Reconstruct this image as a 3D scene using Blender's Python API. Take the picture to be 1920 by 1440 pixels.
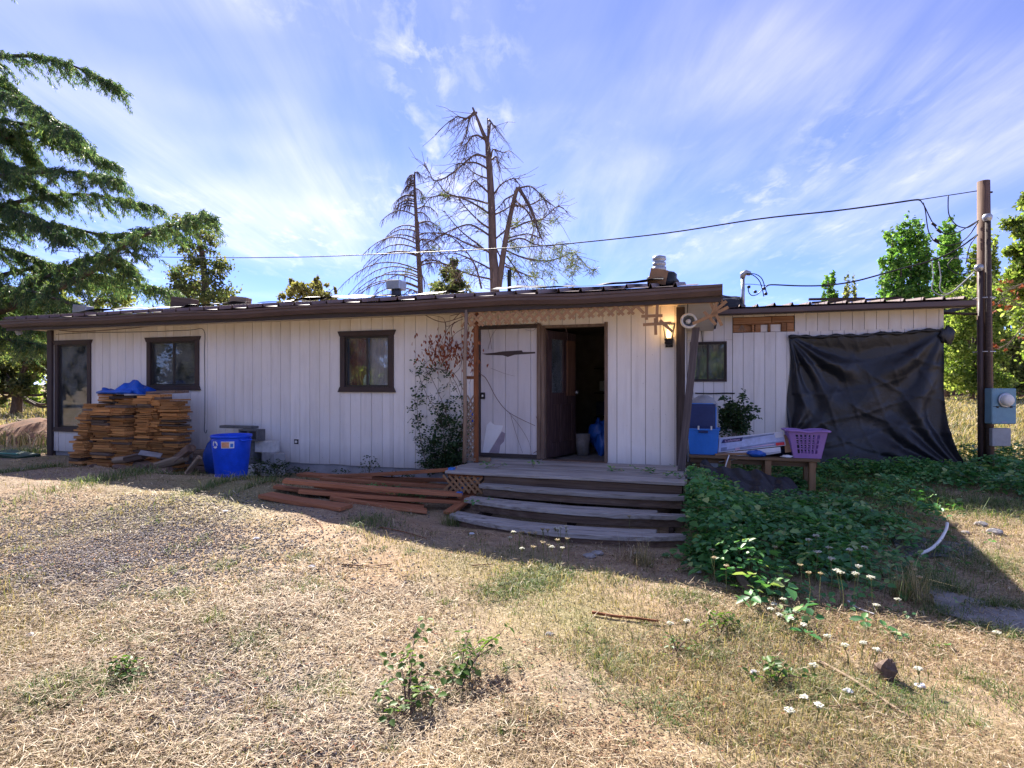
import bpy, math, random
import numpy as np
from mathutils import Vector, Matrix

for o in list(bpy.data.objects):
    bpy.data.objects.remove(o)
SC = bpy.context.scene
COL = SC.collection
R = math.radians
# ------------------------------------------------------------------ camera
F, CH = 1100.0, 1.65                      # focal length in photo pixels (1920 wide), eye height
cam = bpy.data.cameras.new('camera')
cam.sensor_width = 36.0
cam.lens = 36.0 * F / 1920.0
cam.clip_start = 0.05
cam.clip_end = 3000
camo = bpy.data.objects.new('camera', cam)
COL.objects.link(camo)
camo.location = (0, 0, CH)
camo.rotation_euler = (R(90), 0, 0)
SC.camera = camo
# ------------------------------------------------------------------ house frame
TH = R(18)
U = Vector((math.cos(TH), -math.sin(TH), 0))      # along the front wall, to the right
N = Vector((-math.sin(TH), -math.cos(TH), 0))     # out of the front wall, to the yard
P0 = Vector((-1.81, 9.46, 0))
# ------------------------------------------------------------------ sun and sky
LD = U * 0.74 + N * 0.95 + Vector((0, 0, -1))     # the way sunlight travels
SUN_EL = math.atan2(1.0, math.hypot(LD.x, LD.y))
SUN_AZ = math.atan2(-LD.x, -LD.y)                 # from +Y towards +X
sun = bpy.data.lights.new('sun', 'SUN')
sun.energy = 2.0
sun.angle = R(0.53)
sun.color = (1.0, 0.93, 0.84)
suno = bpy.data.objects.new('sun', sun)
COL.objects.link(suno)
suno.rotation_euler = LD.to_track_quat('-Z', 'Y').to_euler()
suno.location = (-6, 20, 20)

world = bpy.data.worlds.new('World')
SC.world = world
world.use_nodes = True
nt = world.node_tree
nt.nodes.clear()
def wn(t, **k):
    n = nt.nodes.new(t)
    for a, b in k.items():
        setattr(n, a, b)
    return n
def wl(a, b):
    nt.links.new(a, b)
sky = wn('ShaderNodeTexSky', sky_type='NISHITA')
sky.sun_disc = False
sky.sun_elevation = SUN_EL
sky.sun_rotation = SUN_AZ
sky.altitude = 300
sky.air_density = 0.6
sky.dust_density = 0.0
sky.ozone_density = 10.0
SX, SY, TX0, TY0 = -2.0, -1.6, -1.5, 0.9
tc = wn('ShaderNodeTexCoord')
sep = wn('ShaderNodeSeparateXYZ')
wl(tc.outputs['Generated'], sep.inputs[0])
def wmath(op, a, b=None, clamp=False):
    m = wn('ShaderNodeMath', operation=op)
    m.use_clamp = clamp
    for i, v in enumerate((a, b)):
        if v is None:
            continue
        if isinstance(v, (int, float)):
            m.inputs[i].default_value = v
        else:
            wl(v, m.inputs[i])
    return m.outputs[0]
zz = wmath('MAXIMUM', sep.outputs['Z'], 0.04)
zz = wmath('ADD', zz, 0.10)
cx = wmath('DIVIDE', sep.outputs['X'], zz)
cy = wmath('DIVIDE', sep.outputs['Y'], zz)
cmb = wn('ShaderNodeCombineXYZ')
wl(cx, cmb.inputs[0]); wl(cy, cmb.inputs[1])
def cloud(rot, scale, nscale, detail, lo, hi, dist=0.6, off=(0, 0, 0)):
    mp = wn('ShaderNodeMapping')
    mp.inputs['Rotation'].default_value = (0, 0, rot)
    mp.inputs['Scale'].default_value = scale
    mp.inputs['Location'].default_value = off
    wl(cmb.outputs[0], mp.inputs[0])
    nz = wn('ShaderNodeTexNoise')
    nz.inputs['Scale'].default_value = nscale
    nz.inputs['Detail'].default_value = detail
    nz.inputs['Roughness'].default_value = 0.62
    nz.inputs['Distortion'].default_value = dist
    wl(mp.outputs[0], nz.inputs['Vector'])
    r = wn('ShaderNodeValToRGB')
    r.color_ramp.elements[0].position = lo
    r.color_ramp.elements[1].position = hi
    wl(nz.outputs[0], r.inputs[0])
    return r.outputs[0]
c1 = cloud(R(0), (1.9, 0.36, 1), 1.0, 10, 0.34, 0.80, 0.5, (0.3, 0.0, 0))       # long streaks
c2 = cloud(R(20), (1.0, 1.0, 1), 0.60, 3, 0.42, 0.64, 0.2, (SX, SY, 0))   # where the veil lies
c3 = cloud(R(80), (1.5, 0.9, 1), 6.5, 10, 0.50, 0.72, 0.3)   # small mottled flecks
c4 = cloud(R(35), (1.3, 0.6, 1), 0.9, 4, 0.50, 0.68, 0.4, (TX0, TY0, 0))  # where the flecks lie
sd = wn('ShaderNodeVectorMath', operation='DOT_PRODUCT')
nrm = wn('ShaderNodeVectorMath', operation='NORMALIZE')
wl(tc.outputs['Generated'], nrm.inputs[0])
wl(nrm.outputs[0], sd.inputs[0])
sd.inputs[1].default_value = (-LD).normalized()
near = wmath('MAXIMUM', sd.outputs['Value'], 0.0)
fw = wmath('POWER', near, 7.0)
veil = wmath('MULTIPLY', wmath('MULTIPLY', c1, c2), 0.95)
thin = wmath('MULTIPLY', fw, wmath('ADD', wmath('MULTIPLY', c1, 0.40), 0.02))
fleck = wmath('MULTIPLY', wmath('MULTIPLY', c3, c4), 0.8)
mask = wmath('ADD', wmath('MULTIPLY', wmath('ADD', wmath('ADD', veil, thin), fleck, True), 0.55), 0.07)   # a thin high haze lies over the whole sky
# thin cirrus scatters sunlight forward: brighter towards the sun
cl = wmath('ADD', wmath('MULTIPLY', fw, 0.3), 3.15)
ccol = wn('ShaderNodeVectorMath', operation='SCALE')
ccol.inputs[0].default_value = (1.02, 0.96, 0.95)
wl(cl, ccol.inputs['Scale'])
mixs = wn('ShaderNodeMixRGB')
wl(mask, mixs.inputs[0])
tint = wn('ShaderNodeMixRGB', blend_type='MULTIPLY')
tint.inputs[0].default_value = 1.0
tint.inputs[2].default_value = (0.50, 0.415, 0.53, 1)
wl(sky.outputs[0], tint.inputs[1])
wl(tint.outputs[0], mixs.inputs[1])
wl(ccol.outputs[0], mixs.inputs[2])
bg = wn('ShaderNodeBackground')
bg.inputs['Strength'].default_value = 0.08
wl(mixs.outputs[0], bg.inputs[0])
wo = wn('ShaderNodeOutputWorld')
wl(bg.outputs[0], wo.inputs[0])

SC.render.engine = 'CYCLES'
SC.view_settings.view_transform = 'Standard'
SC.view_settings.look = 'None'
SC.view_settings.gamma = 1.0
SC.view_settings.use_curve_mapping = False
SC.view_settings.exposure = 2.75

# ------------------------------------------------------------------ terrain
CTRL = [(-8, 0, .22), (-8, -6, .25), (-5, .3, .17), (-3, .5, .11), (-1, .3, .10), (0.5, .3, .09), (1.2, 1.2, .06),
        (2, 2.3, 0), (3.3, 2.7, 0), (4.4, 2.3, 0), (3.3, .6, 0), (5, 0, 0), (5, -4, .04), (8.8, -4, 0), (7, -2, -.02), (6.2, -1, 0),
        (-4.1, 3.0, .42), (-3.1, 3.0, .42), (-2.2, 3.0, .41), (-1.3, 3.0, .40), (-.6, 3.0, .36), (.3, 3.05, .30), (1.2, 3.15, .22),
        (1.9, 3.25, .14), (2.5, 3.3, .09), (3.3, 3.35, .05), (4.4, 3.4, .02), (5.2, 3.45, -.04), (5.8, 3.45, -.05), (6.3, 3.5, -.07), (6.7, 3.5, -.08),
        (7.2, 1.5, -.05), (9, 2, -.08), (-6, 3, .42), (-9, 3, .40), (-12, 0, .26), (-12, -6, .2), (-10, -3, .24),
        (-3, 5.5, .33), (-1, 5.5, .25), (1, 5.5, .15), (3, 5.2, .05), (5, 5.2, -.02), (7, 5.2, -.08), (3, 8, .0), (0, 8, .05), (6, 8, 0),
        (-6, 6, .36), (-10, 8, .2), (-20, 0, .1), (-20, 15, 0), (15, 0, 0), (15, -10, 0), (20, 12, 0), (0, 20, 0), (0, -15, 0.1), (-12, -16, .1),
        (9, -7, 0), (40, -40, 0), (-40, -40, 0), (-40, 30, 0), (40, 30, 0), (0, -60, 0)]
_C = np.array(CTRL)
_CX = P0.x + U.x * _C[:, 0] + N.x * _C[:, 1]
_CY = P0.y + U.y * _C[:, 0] + N.y * _C[:, 1]
def gzv(x, y):
    x = np.asarray(x, float); y = np.asarray(y, float)
    num = np.zeros_like(x); den = np.zeros_like(x)
    for cxx, cyy, z in zip(_CX, _CY, _C[:, 2]):
        w = 1.0 / ((x - cxx) ** 2 + (y - cyy) ** 2 + 0.25) ** 2
        num += w * z; den += w
    near = np.exp(-(x * x + (y - 5) ** 2) / 400.0)
    b = 0.010 * np.sin(x * 3.1 + 1.3 * np.sin(y * 2.3)) + 0.009 * np.sin(y * 4.3 + x * 1.7) + 0.006 * np.sin(x * 7.9 - y * 6.1)
    return num / den + b * near
def gz(x, y):
    return float(gzv(np.array([x]), np.array([y]))[0])
def hw(s, d, z=0.0):
    return P0 + U * s + N * d + Vector((0, 0, z))
def hg(s, d, dz=0.0):
    p = hw(s, d); p.z = gz(p.x, p.y) + dz
    return p
def at(px, py, Y):
    return Vector(((px - 960) / F * Y, Y, CH - (py - 720) / F * Y))
def gp(px, py, dz=0.0):
    Z = 0.0
    for _ in range(12):
        k = (CH - Z) * F / (py - 720)
        x = (px - 960) / F * k
        Z = 0.5 * Z + 0.5 * gz(x, k)
    return Vector((x, k, Z + dz))
def gpo(px, py, dz):
    """where a sight line meets a surface dz above the ground"""
    Z = dz
    for _ in range(14):
        k = (CH - Z) * F / (py - 720)
        x = (px - 960) / F * k
        Z = 0.5 * Z + 0.5 * (gz(x, k) + dz)
    return Vector((x, k, Z))
def vplane(px, py, A, B):
    """where the sight line of a photo pixel meets the vertical plane through A and B"""
    dx, dy = (px - 960) / F, 1.0
    ex, ey = B[0] - A[0], B[1] - A[1]
    k = (A[0] * ey - A[1] * ex) / (dx * ey - dy * ex)
    return Vector((dx * k, k, CH - (py - 720) / F * k))

# ------------------------------------------------------------------ mesh helpers
class MB:
    def __init__(s):
        s.v = []; s.f = []
    def add(s, vs, fs):
        o = len(s.v)
        s.v += [tuple(v) for v in vs]
        s.f += [tuple(i + o for i in f) for f in fs]
        return s
    def hexa(s, p):     # 8 points: bottom ring 0-3 counter-clockwise, top ring 4-7
        return s.add(p, [(3, 2, 1, 0), (4, 5, 6, 7), (0, 1, 5, 4), (1, 2, 6, 5), (2, 3, 7, 6), (3, 0, 4, 7)])
    def box(s, x0, x1, y0, y1, z0, z1):
        return s.hexa([(x0, y0, z0), (x1, y0, z0), (x1, y1, z0), (x0, y1, z0), (x0, y0, z1), (x1, y0, z1), (x1, y1, z1), (x0, y1, z1)])
    def obox(s, c, size, M):
        a, b, d = size[0] / 2, size[1] / 2, size[2] / 2
        c = Vector(c)
        pts = [(-a, -b, -d), (a, -b, -d), (a, b, -d), (-a, b, -d), (-a, -b, d), (a, -b, d), (a, b, d), (-a, b, d)]
        return s.hexa([c + M @ Vector(p) for p in pts])
    def tube(s, pts, r, n=6, cap=True):
        pts = [Vector(p) for p in pts]
        m = len(pts)
        rr = r if isinstance(r, (list, tuple)) else [r] * m
        if len(rr) != m:
            rr = [rr[0] + (rr[-1] - rr[0]) * i / (m - 1) for i in range(m)]
        vs = []
        prev = None
        for i, p in enumerate(pts):
            t = (pts[min(i + 1, m - 1)] - pts[max(i - 1, 0)])
            t = t.normalized() if t.length > 1e-9 else Vector((0, 0, 1))
            if prev is None:
                a = Vector((0, 0, 1)) if abs(t.z) < 0.9 else Vector((1, 0, 0))
                e1 = t.cross(a).normalized()
            else:
                e1 = (prev - t * prev.dot(t))
                e1 = e1.normalized() if e1.length > 1e-6 else t.orthogonal().normalized()
            prev = e1
            e2 = t.cross(e1)
            for k in range(n):
                a = 2 * math.pi * k / n
                vs.append(p + (e1 * math.cos(a) + e2 * math.sin(a)) * rr[i])
        fs = []
        for i in range(m - 1):
            for k in range(n):
                k2 = (k + 1) % n
                fs.append((i * n + k, i * n + k2, (i + 1) * n + k2, (i + 1) * n + k))
        if cap:
            fs.append(tuple(range(n - 1, -1, -1)))
            fs.append(tuple((m - 1) * n + k for k in range(n)))
        return s.add(vs, fs)
    def lathe(s, prof, n=24, c=(0, 0, 0), M=None):
        vs = []
        c = Vector(c)
        for r, z in prof:
            for k in range(n):
                a = 2 * math.pi * k / n
                p = Vector((r * math.cos(a), r * math.sin(a), z))
                vs.append(c + (M @ p if M else p))
        fs = []
        for i in range(len(prof) - 1):
            for k in range(n):
                k2 = (k + 1) % n
                fs.append((i * n + k, i * n + k2, (i + 1) * n + k2, (i + 1) * n + k))
        return s.add(vs, fs)
    def prism(s, poly, y0, y1):
        """polygon of (x, z) points pushed from y0 to y1"""
        n = len(poly)
        vs = [(x, y0, z) for x, z in poly] + [(x, y1, z) for x, z in poly]
        fs = [tuple(range(n)), tuple(range(2 * n - 1, n - 1, -1))]
        for i in range(n):
            j = (i + 1) % n
            fs.append((i, i + n, j + n, j))
        return s.add(vs, fs)
    def build(s, name, m, parent=None, smooth=False, bevel=0.0, loc=None, rot=None):
        me = bpy.data.meshes.new(name)
        me.from_pydata(s.v, [], s.f)
        return link(name, me, m, parent, smooth, bevel, loc, rot)
def link(name, me, m, parent=None, smooth=False, bevel=0.0, loc=None, rot=None):
    if m is not None and not me.materials:
        me.materials.append(m)
    if smooth:
        me.polygons.foreach_set('use_smooth', [True] * len(me.polygons))
    o = bpy.data.objects.new(name, me)
    COL.objects.link(o)
    if parent is not None:
        o.parent = parent
    if loc is not None:
        o.location = loc
    if rot is not None:
        o.rotation_euler = rot
    if bevel > 0:
        b = o.modifiers.new('bevel', 'BEVEL')
        b.width = bevel; b.segments = 1; b.limit_method = 'ANGLE'
    return o
def npmesh(name, V, Fc, m, parent=None, smooth=False, loc=None):
    V = np.asarray(V, np.float32); Fc = np.asarray(Fc, np.int32)
    me = bpy.data.meshes.new(name)
    k = Fc.shape[1]
    me.vertices.add(len(V)); me.vertices.foreach_set('co', V.ravel())
    me.loops.add(Fc.size); me.loops.foreach_set('vertex_index', Fc.ravel())
    me.polygons.add(len(Fc))
    me.polygons.foreach_set('loop_start', np.arange(0, Fc.size, k, dtype=np.int32))
    me.polygons.foreach_set('loop_total', np.full(len(Fc), k, np.int32))
    me.update(calc_edges=True)
    return link(name, me, m, parent, smooth, 0, loc)
def thing(name, label, cat, loc=(0, 0, 0), rotz=0.0, group=None):
    o = bpy.data.objects.new(name, None)
    o.empty_display_size = 0.2
    COL.objects.link(o)
    o.location = loc; o.rotation_euler = (0, 0, rotz)
    return tag(o, label, cat, group)
def tag(o, label, cat, group=None):
    o['label'] = label; o['category'] = cat
    if group:
        o['group'] = group
    return o
def kind(o, k):
    o['kind'] = k
    return o
def RZ(a):
    return Matrix.Rotation(a, 3, 'Z')
def frame_of(d, up=Vector((0, 0, 1))):
    """3x3 matrix whose x axis is d"""
    x = Vector(d).normalized()
    z = up - x * up.dot(x)
    z = z.normalized() if z.length > 1e-6 else x.orthogonal().normalized()
    y = z.cross(x)
    return Matrix((x, y, z)).transposed()

# leaf-like faces: diamonds given by centre, long axis and side axis
def diamonds(C, A, B):
    C = np.asarray(C); n = len(C)
    V = np.empty((n, 4, 3), np.float32)
    V[:, 0] = C - A; V[:, 1] = C + B - A * 0.1; V[:, 2] = C + A; V[:, 3] = C - B - A * 0.1
    Fc = np.arange(n * 4, dtype=np.int32).reshape(n, 4)
    return V.reshape(-1, 3), Fc
def rand_unit(rs, n):
    v = rs.normal(size=(n, 3))
    return v / np.linalg.norm(v, axis=1, keepdims=True)
def perp(rs, A):
    v = np.cross(A, rand_unit(rs, len(A)))
    return v / (np.linalg.norm(v, axis=1, keepdims=True) + 1e-9)
def crown_arrays(clumps, n, size, seed, shell=0.55, flat=0.0):
    """leaves spread through ellipsoid clumps: (centre, (rx, ry, rz))"""
    rs = np.random.RandomState(seed)
    sub = []
    for c, rad in clumps:                      # break every clump into smaller uneven tufts
        for _ in range(7):
            o = rand_unit(rs, 1)[0] * rs.uniform(.25, 1.0)
            k = rs.uniform(.22, .52)
            sub.append((np.array(tuple(c)) + o * np.array(rad), tuple(np.array(rad) * k)))
    clumps = sub
    vol = np.array([(c[1][0] * c[1][1] * c[1][2]) ** 0.55 for c in clumps])
    pick = rs.choice(len(clumps), n, p=vol / vol.sum())
    cen = np.array([tuple(c[0]) for c in clumps])[pick]
    rad = np.array([c[1] for c in clumps])[pick]
    u = rand_unit(rs, n)
    P = cen + rs.normal(size=(n, 3)) * rad * (.40 + .25 * shell)
    A = rand_unit(rs, n)
    A[:, 2] -= flat
    A /= np.linalg.norm(A, axis=1, keepdims=True)
    B = perp(rs, A)
    sz = size * rs.uniform(0.55, 1.3, n)[:, None]
    return diamonds(P, A * sz * 0.5, B * sz * 0.30)
# ------------------------------------------------------------------ materials
class NT:
    def __init__(s, name):
        s.m = bpy.data.materials.new(name)
        s.m.use_nodes = True
        s.t = s.m.node_tree
        s.t.nodes.clear()
        s.out = s.n('ShaderNodeOutputMaterial')
    def n(s, t, **k):
        x = s.t.nodes.new(t)
        for a, b in k.items():
            setattr(x, a, b)
        return x
    def l(s, a, b):
        s.t.links.new(a, b)
    def coord(s, which='Object', scale=(1, 1, 1)):
        tcn = s.n('ShaderNodeTexCoord')
        mp = s.n('ShaderNodeMapping')
        mp.inputs['Scale'].default_value = scale
        s.l(tcn.outputs[which], mp.inputs[0])
        return mp.outputs[0]
    def geo_pos(s, scale=(1, 1, 1)):
        g = s.n('ShaderNodeNewGeometry')
        mp = s.n('ShaderNodeMapping')
        mp.inputs['Scale'].default_value = scale
        s.l(g.outputs['Position'], mp.inputs[0])
        return mp.outputs[0]
    def noise(s, vec, scale, detail=4, rough=0.55, dist=0.0):
        x = s.n('ShaderNodeTexNoise')
        x.inputs['Scale'].default_value = scale
        x.inputs['Detail'].default_value = detail
        x.inputs['Roughness'].default_value = rough
        x.inputs['Distortion'].default_value = dist
        s.l(vec, x.inputs['Vector'])
        return x.outputs[0]
    def ramp(s, fac, stops):
        x = s.n('ShaderNodeValToRGB')
        e = x.color_ramp.elements
        while len(e) < len(stops):
            e.new(0.5)
        for q, (p, c) in zip(e, stops):
            q.position = p
            q.color = (c[0], c[1], c[2], 1) if not isinstance(c, (int, float)) else (c, c, c, 1)
        s.l(fac, x.inputs[0])
        return x.outputs[0]
    def mix(s, fac, a, b, mode='MIX'):
        x = s.n('ShaderNodeMixRGB', blend_type=mode)
        for i, v in enumerate((fac, a, b)):
            if isinstance(v, (int, float)):
                x.inputs[i].default_value = v if i == 0 else (v, v, v, 1)
            elif isinstance(v, tuple):
                x.inputs[i].default_value = (v[0], v[1], v[2], 1)
            else:
                s.l(v, x.inputs[i])
        return x.outputs[0]
    def math(s, op, a, b=0.0, clamp=False):
        x = s.n('ShaderNodeMath', operation=op)
        x.use_clamp = clamp
        for i, v in enumerate((a, b)):
            if isinstance(v, (int, float)):
                x.inputs[i].default_value = v
            else:
                s.l(v, x.inputs[i])
        return x.outputs[0]
    def bump(s, h, strength=0.3, dist=0.01):
        x = s.n('ShaderNodeBump')
        x.inputs['Strength'].default_value = strength
        x.inputs['Distance'].default_value = dist
        s.l(h, x.inputs['Height'])
        return x.outputs[0]
    def bsdf(s, col, rough=0.6, metal=0.0, bump=None, spec=0.4):
        b = s.n('ShaderNodeBsdfPrincipled')
        if isinstance(col, tuple):
            b.inputs['Base Color'].default_value = (col[0], col[1], col[2], 1)
        else:
            s.l(col, b.inputs['Base Color'])
        if isinstance(rough, (int, float)):
            b.inputs['Roughness'].default_value = rough
        else:
            s.l(rough, b.inputs['Roughness'])
        b.inputs['Metallic'].default_value = metal
        b.inputs['Specular IOR Level'].default_value = spec
        if bump is not None:
            s.l(bump, b.inputs['Normal'])
        return b.outputs[0]
    def end(s, sh):
        s.l(sh, s.out.inputs[0])
        return s.m
MATS = {}
def simple(name, c, rough=0.6, metal=0.0, var=0.25, nscale=6.0, bump=0.15, spec=0.4):
    """a plain colour broken up by two noises"""
    if name in MATS:
        return MATS[name]
    t = NT(name)
    v = t.coord('Object')
    a = t.noise(v, nscale, 5)
    b = t.noise(v, nscale * 9, 3)
    lo = tuple(x * (1 - var) for x in c); hi = tuple(min(1, x * (1 + var)) for x in c)
    col = t.ramp(a, [(0.3, lo), (0.7, hi)])
    col = t.mix(0.25, col, t.ramp(b, [(0.35, lo), (0.65, hi)]))
    rr = t.ramp(a, [(0.3, max(0.05, rough - 0.1)), (0.7, min(1, rough + 0.1))])
    MATS[name] = t.end(t.bsdf(col, rr, metal, t.bump(b, bump, 0.004) if bump else None, spec))
    return MATS[name]
def wood(name, cols, grain=(2.0, 40.0, 40.0), rough=0.75, rnd=0.35, bump=0.4, coord='Object'):
    """boards: grain stretched along the first axis, each object its own tone"""
    t = NT(name)
    v = t.coord(coord, grain)
    oi = t.n('ShaderNodeObjectInfo')
    sh = t.n('ShaderNodeVectorMath', operation='ADD')
    t.l(v, sh.inputs[0])
    cb = t.n('ShaderNodeCombineXYZ')
    t.l(t.math('MULTIPLY', oi.outputs['Random'], 57.0), cb.inputs[0])
    t.l(t.math('MULTIPLY', oi.outputs['Random'], 31.0), cb.inputs[1])
    t.l(cb.outputs[0], sh.inputs[1])
    g = t.noise(sh.outputs[0], 1.0, 6, 0.6, 0.4)
    big = t.noise(t.coord(coord, (1.5, 4, 4)), 1.3, 3)
    col = t.ramp(g, [(0.28, cols[0]), (0.5, cols[1]), (0.74, cols[2])])
    col = t.mix(t.math('MULTIPLY', big, 0.5), col, tuple(x * 0.62 for x in cols[0]))
    f = t.math('ADD', t.math('MULTIPLY', oi.outputs['Random'], rnd * 2), 1 - rnd)
    col = t.mix(1.0, col, t.n_rgb(f), 'MULTIPLY')
    MATS[name] = t.end(t.bsdf(col, rough, 0, t.bump(g, bump, 0.004), 0.25))
    return MATS[name]
def n_rgb(s, f):
    x = s.n('ShaderNodeCombineXYZ')
    for i in range(3):
        s.l(f, x.inputs[i])
    return x.outputs[0]
NT.n_rgb = n_rgb
def foliage(name, stops, trans=0.45, tcol=1.3, rough=0.5):
    """thin leaves: each face its own tone, light comes through them"""
    t = NT(name)
    g = t.n('ShaderNodeNewGeometry')
    col = t.ramp(g.outputs['Random Per Island'], stops)
    d = t.bsdf(col, rough, 0, None, 0.3)
    tr = t.n('ShaderNodeBsdfTranslucent')
    t.l(t.mix(1.0, col, (tcol, tcol * 1.05, tcol * 0.55), 'MULTIPLY'), tr.inputs[0])
    mx = t.n('ShaderNodeMixShader')
    mx.inputs[0].default_value = trans
    t.l(d, mx.inputs[1]); t.l(tr.outputs[0], mx.inputs[2])
    MATS[name] = t.end(mx.outputs[0])
    return MATS[name]

def m_siding(name, base, stain):
    t = NT(name)
    p = t.geo_pos()
    oi = t.n('ShaderNodeObjectInfo')
    streak = t.noise(t.geo_pos((9, 9, 0.9)), 1.0, 6, 0.6)
    blotch = t.noise(p, 1.7, 5)
    fine = t.noise(t.geo_pos((60, 60, 6)), 1.0, 4)
    col = t.mix(t.ramp(blotch, [(0.42, 0.0), (0.75, 0.30)]), base, stain)
    col = t.mix(t.ramp(streak, [(0.50, 0.0), (0.80, 0.38)]), col, tuple(x * 0.70 for x in stain))
    col = t.mix(t.ramp(fine, [(0.45, 0.0), (0.75, 0.22)]), col, tuple(x * 0.8 for x in base))
    sz = t.n('ShaderNodeSeparateXYZ'); t.l(p, sz.inputs[0])
    mud = t.math('MULTIPLY', t.ramp(t.math('ADD', sz.outputs['Z'], t.math('MULTIPLY', blotch, 0.5)), [(0.55, 1.0), (0.98, 0.0)]), 0.50)
    col = t.mix(mud, col, (0.36, 0.32, 0.30))
    top_yellow = t.math('MULTIPLY', t.math('MULTIPLY', t.math('SUBTRACT', t.math('ADD', sz.outputs['Z'], t.math('MULTIPLY', t.noise(t.geo_pos((5, 5, 1.5)), 1.0, 5), 0.9)), 2.75), 1.6, True), 0.55)  # yellower towards the top of the wall, edge broken by noise
    col = t.mix(top_yellow, col, (0.62, 0.50, 0.36))
    specks = t.ramp(t.noise(p, 42.0, 2), [(0.73, 0.0), (0.79, 0.7)])
    col = t.mix(specks, col, (0.16, 0.13, 0.12))
    f = t.math('ADD', t.math('MULTIPLY', oi.outputs['Random'], 0.10), 0.94)
    col = t.mix(1.0, col, t.n_rgb(f), 'MULTIPLY')
    MATS[name] = t.end(t.bsdf(col, 0.72, 0, t.bump(t.noise(t.geo_pos((70, 70, 4)), 1.0, 4), 0.35, 0.003), 0.25))
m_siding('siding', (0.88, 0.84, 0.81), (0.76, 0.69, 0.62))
m_siding('panel_paint', (0.66, 0.62, 0.63), (0.50, 0.44, 0.42))
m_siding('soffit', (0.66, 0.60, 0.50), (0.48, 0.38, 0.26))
def m_ground():
    t = NT('ground')
    p = t.geo_pos()
    n1 = t.noise(p, 0.9, 6, 0.6)
    n2 = t.noise(p, 7.0, 6, 0.65)
    n3 = t.noise(p, 46.0, 4, 0.7)
    n4 = t.noise(p, 0.35, 3)
    straw = t.ramp(n2, [(0.25, (0.19, 0.125, 0.075)), (0.5, (0.38, 0.265, 0.165)), (0.75, (0.55, 0.41, 0.28))])
    soil = t.ramp(n3, [(0.3, (0.16, 0.115, 0.08)), (0.7, (0.42, 0.335, 0.25))])
    col = t.mix(t.ramp(n1, [(0.42, 0.0), (0.60, 0.9)]), straw, soil)
    green = t.ramp(n3, [(0.3, (0.14, 0.15, 0.055)), (0.7, (0.34, 0.32, 0.15))])
    col = t.mix(t.ramp(n4, [(0.46, 0.0), (0.64, 0.75)]), col, green)
    col = t.mix(t.ramp(n3, [(0.52, 0.0), (0.70, 0.55)]), col, (0.66, 0.52, 0.36))
    b = t.bump(t.mix(0.5, n2, n3), 0.9, 0.03)
    MATS['ground'] = t.end(t.bsdf(col, 0.95, 0, b, 0.1))
m_ground()
def m_path():
    t = NT('path')
    p = t.geo_pos()
    a = t.noise(p, 5.0, 6); b = t.noise(p, 60.0, 3)
    col = t.ramp(a, [(0.3, (0.17, 0.155, 0.145)), (0.7, (0.32, 0.30, 0.28))])
    col = t.mix(t.ramp(b, [(0.55, 0.0), (0.7, 0.6)]), col, (0.35, 0.33, 0.31))
    MATS['path'] = t.end(t.bsdf(col, 0.9, 0, t.bump(b, 0.6, 0.01), 0.2))
m_path()
def m_glass(name, tint=(0.9, 0.95, 0.95), dirt=0.10):
    t = NT(name)
    lw = t.n('ShaderNodeFresnel'); lw.inputs[0].default_value = 1.6
    tr = t.n('ShaderNodeBsdfTransparent'); tr.inputs[0].default_value = (*tint, 1)
    gl = t.n('ShaderNodeBsdfGlossy'); gl.inputs['Roughness'].default_value = 0.02
    gl.inputs[0].default_value = (0.95, 0.97, 1, 1)
    mx = t.n('ShaderNodeMixShader')
    t.l(t.math('ADD', lw.outputs[0], 0.03), mx.inputs[0])
    t.l(tr.outputs[0], mx.inputs[1]); t.l(gl.outputs[0], mx.inputs[2])
    df = t.n('ShaderNodeBsdfDiffuse'); df.inputs[0].default_value = (0.5, 0.5, 0.48, 1)
    m2 = t.n('ShaderNodeMixShader')
    dn = t.ramp(t.noise(t.coord('Object'), 3.0, 5), [(0.4, dirt * 0.3), (0.75, dirt * 2)])
    t.l(dn, m2.inputs[0]); t.l(mx.outputs[0], m2.inputs[1]); t.l(df.outputs[0], m2.inputs[2])
    MATS[name] = t.end(m2.outputs[0])
m_glass('glass')
m_glass('glass_dusty', (0.8, 0.86, 0.86), 0.16)
def m_emit(name, c, s):
    t = NT(name)
    e = t.n('ShaderNodeEmission')
    e.inputs[0].default_value = (*c, 1); e.inputs[1].default_value = s
    MATS[name] = t.end(e.outputs[0])
m_emit('lamp_glow', (1.0, 0.55, 0.22), 2.2)
def m_film(name, c, rough=0.33, wr=9.0):
    """creased plastic sheet"""
    t = NT(name)
    v = t.coord('Object')
    a = t.noise(v, wr, 4, 0.5, 0.8)
    b = t.noise(v, wr * 3.5, 3, 0.5, 0.5)
    h = t.mix(0.35, a, b)
    col = t.ramp(t.noise(v, 2.0, 4), [(0.3, tuple(x * 0.75 for x in c)), (0.7, tuple(x * 1.3 for x in c))])
    MATS[name] = t.end(t.bsdf(col, rough, 0, t.bump(h, 0.45, 0.03), 0.5))
m_film('black_plastic', (0.013, 0.013, 0.016), 0.46)
m_film('black_tarp', (0.014, 0.015, 0.020), 0.43, 5.0)
m_film('blue_tarp', (0.006, 0.09, 0.50), 0.42, 12.0)
m_film('blue_bag', (0.02, 0.10, 0.42), 0.25, 14.0)
m_film('dark_bag', (0.012, 0.018, 0.05), 0.25, 14.0)
simple('brown_trim', (0.055, 0.036, 0.034), 0.6, 0, 0.3)
simple('gutter', (0.115, 0.075, 0.066), 0.42, 0, 0.16, 3.0, 0.1)
simple('fascia', (0.050, 0.036, 0.034), 0.6, 0, 0.25)
simple('metal_roof', (0.17, 0.115, 0.10), 0.6, 0.0, 0.35, 4.0, 0.1)
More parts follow.
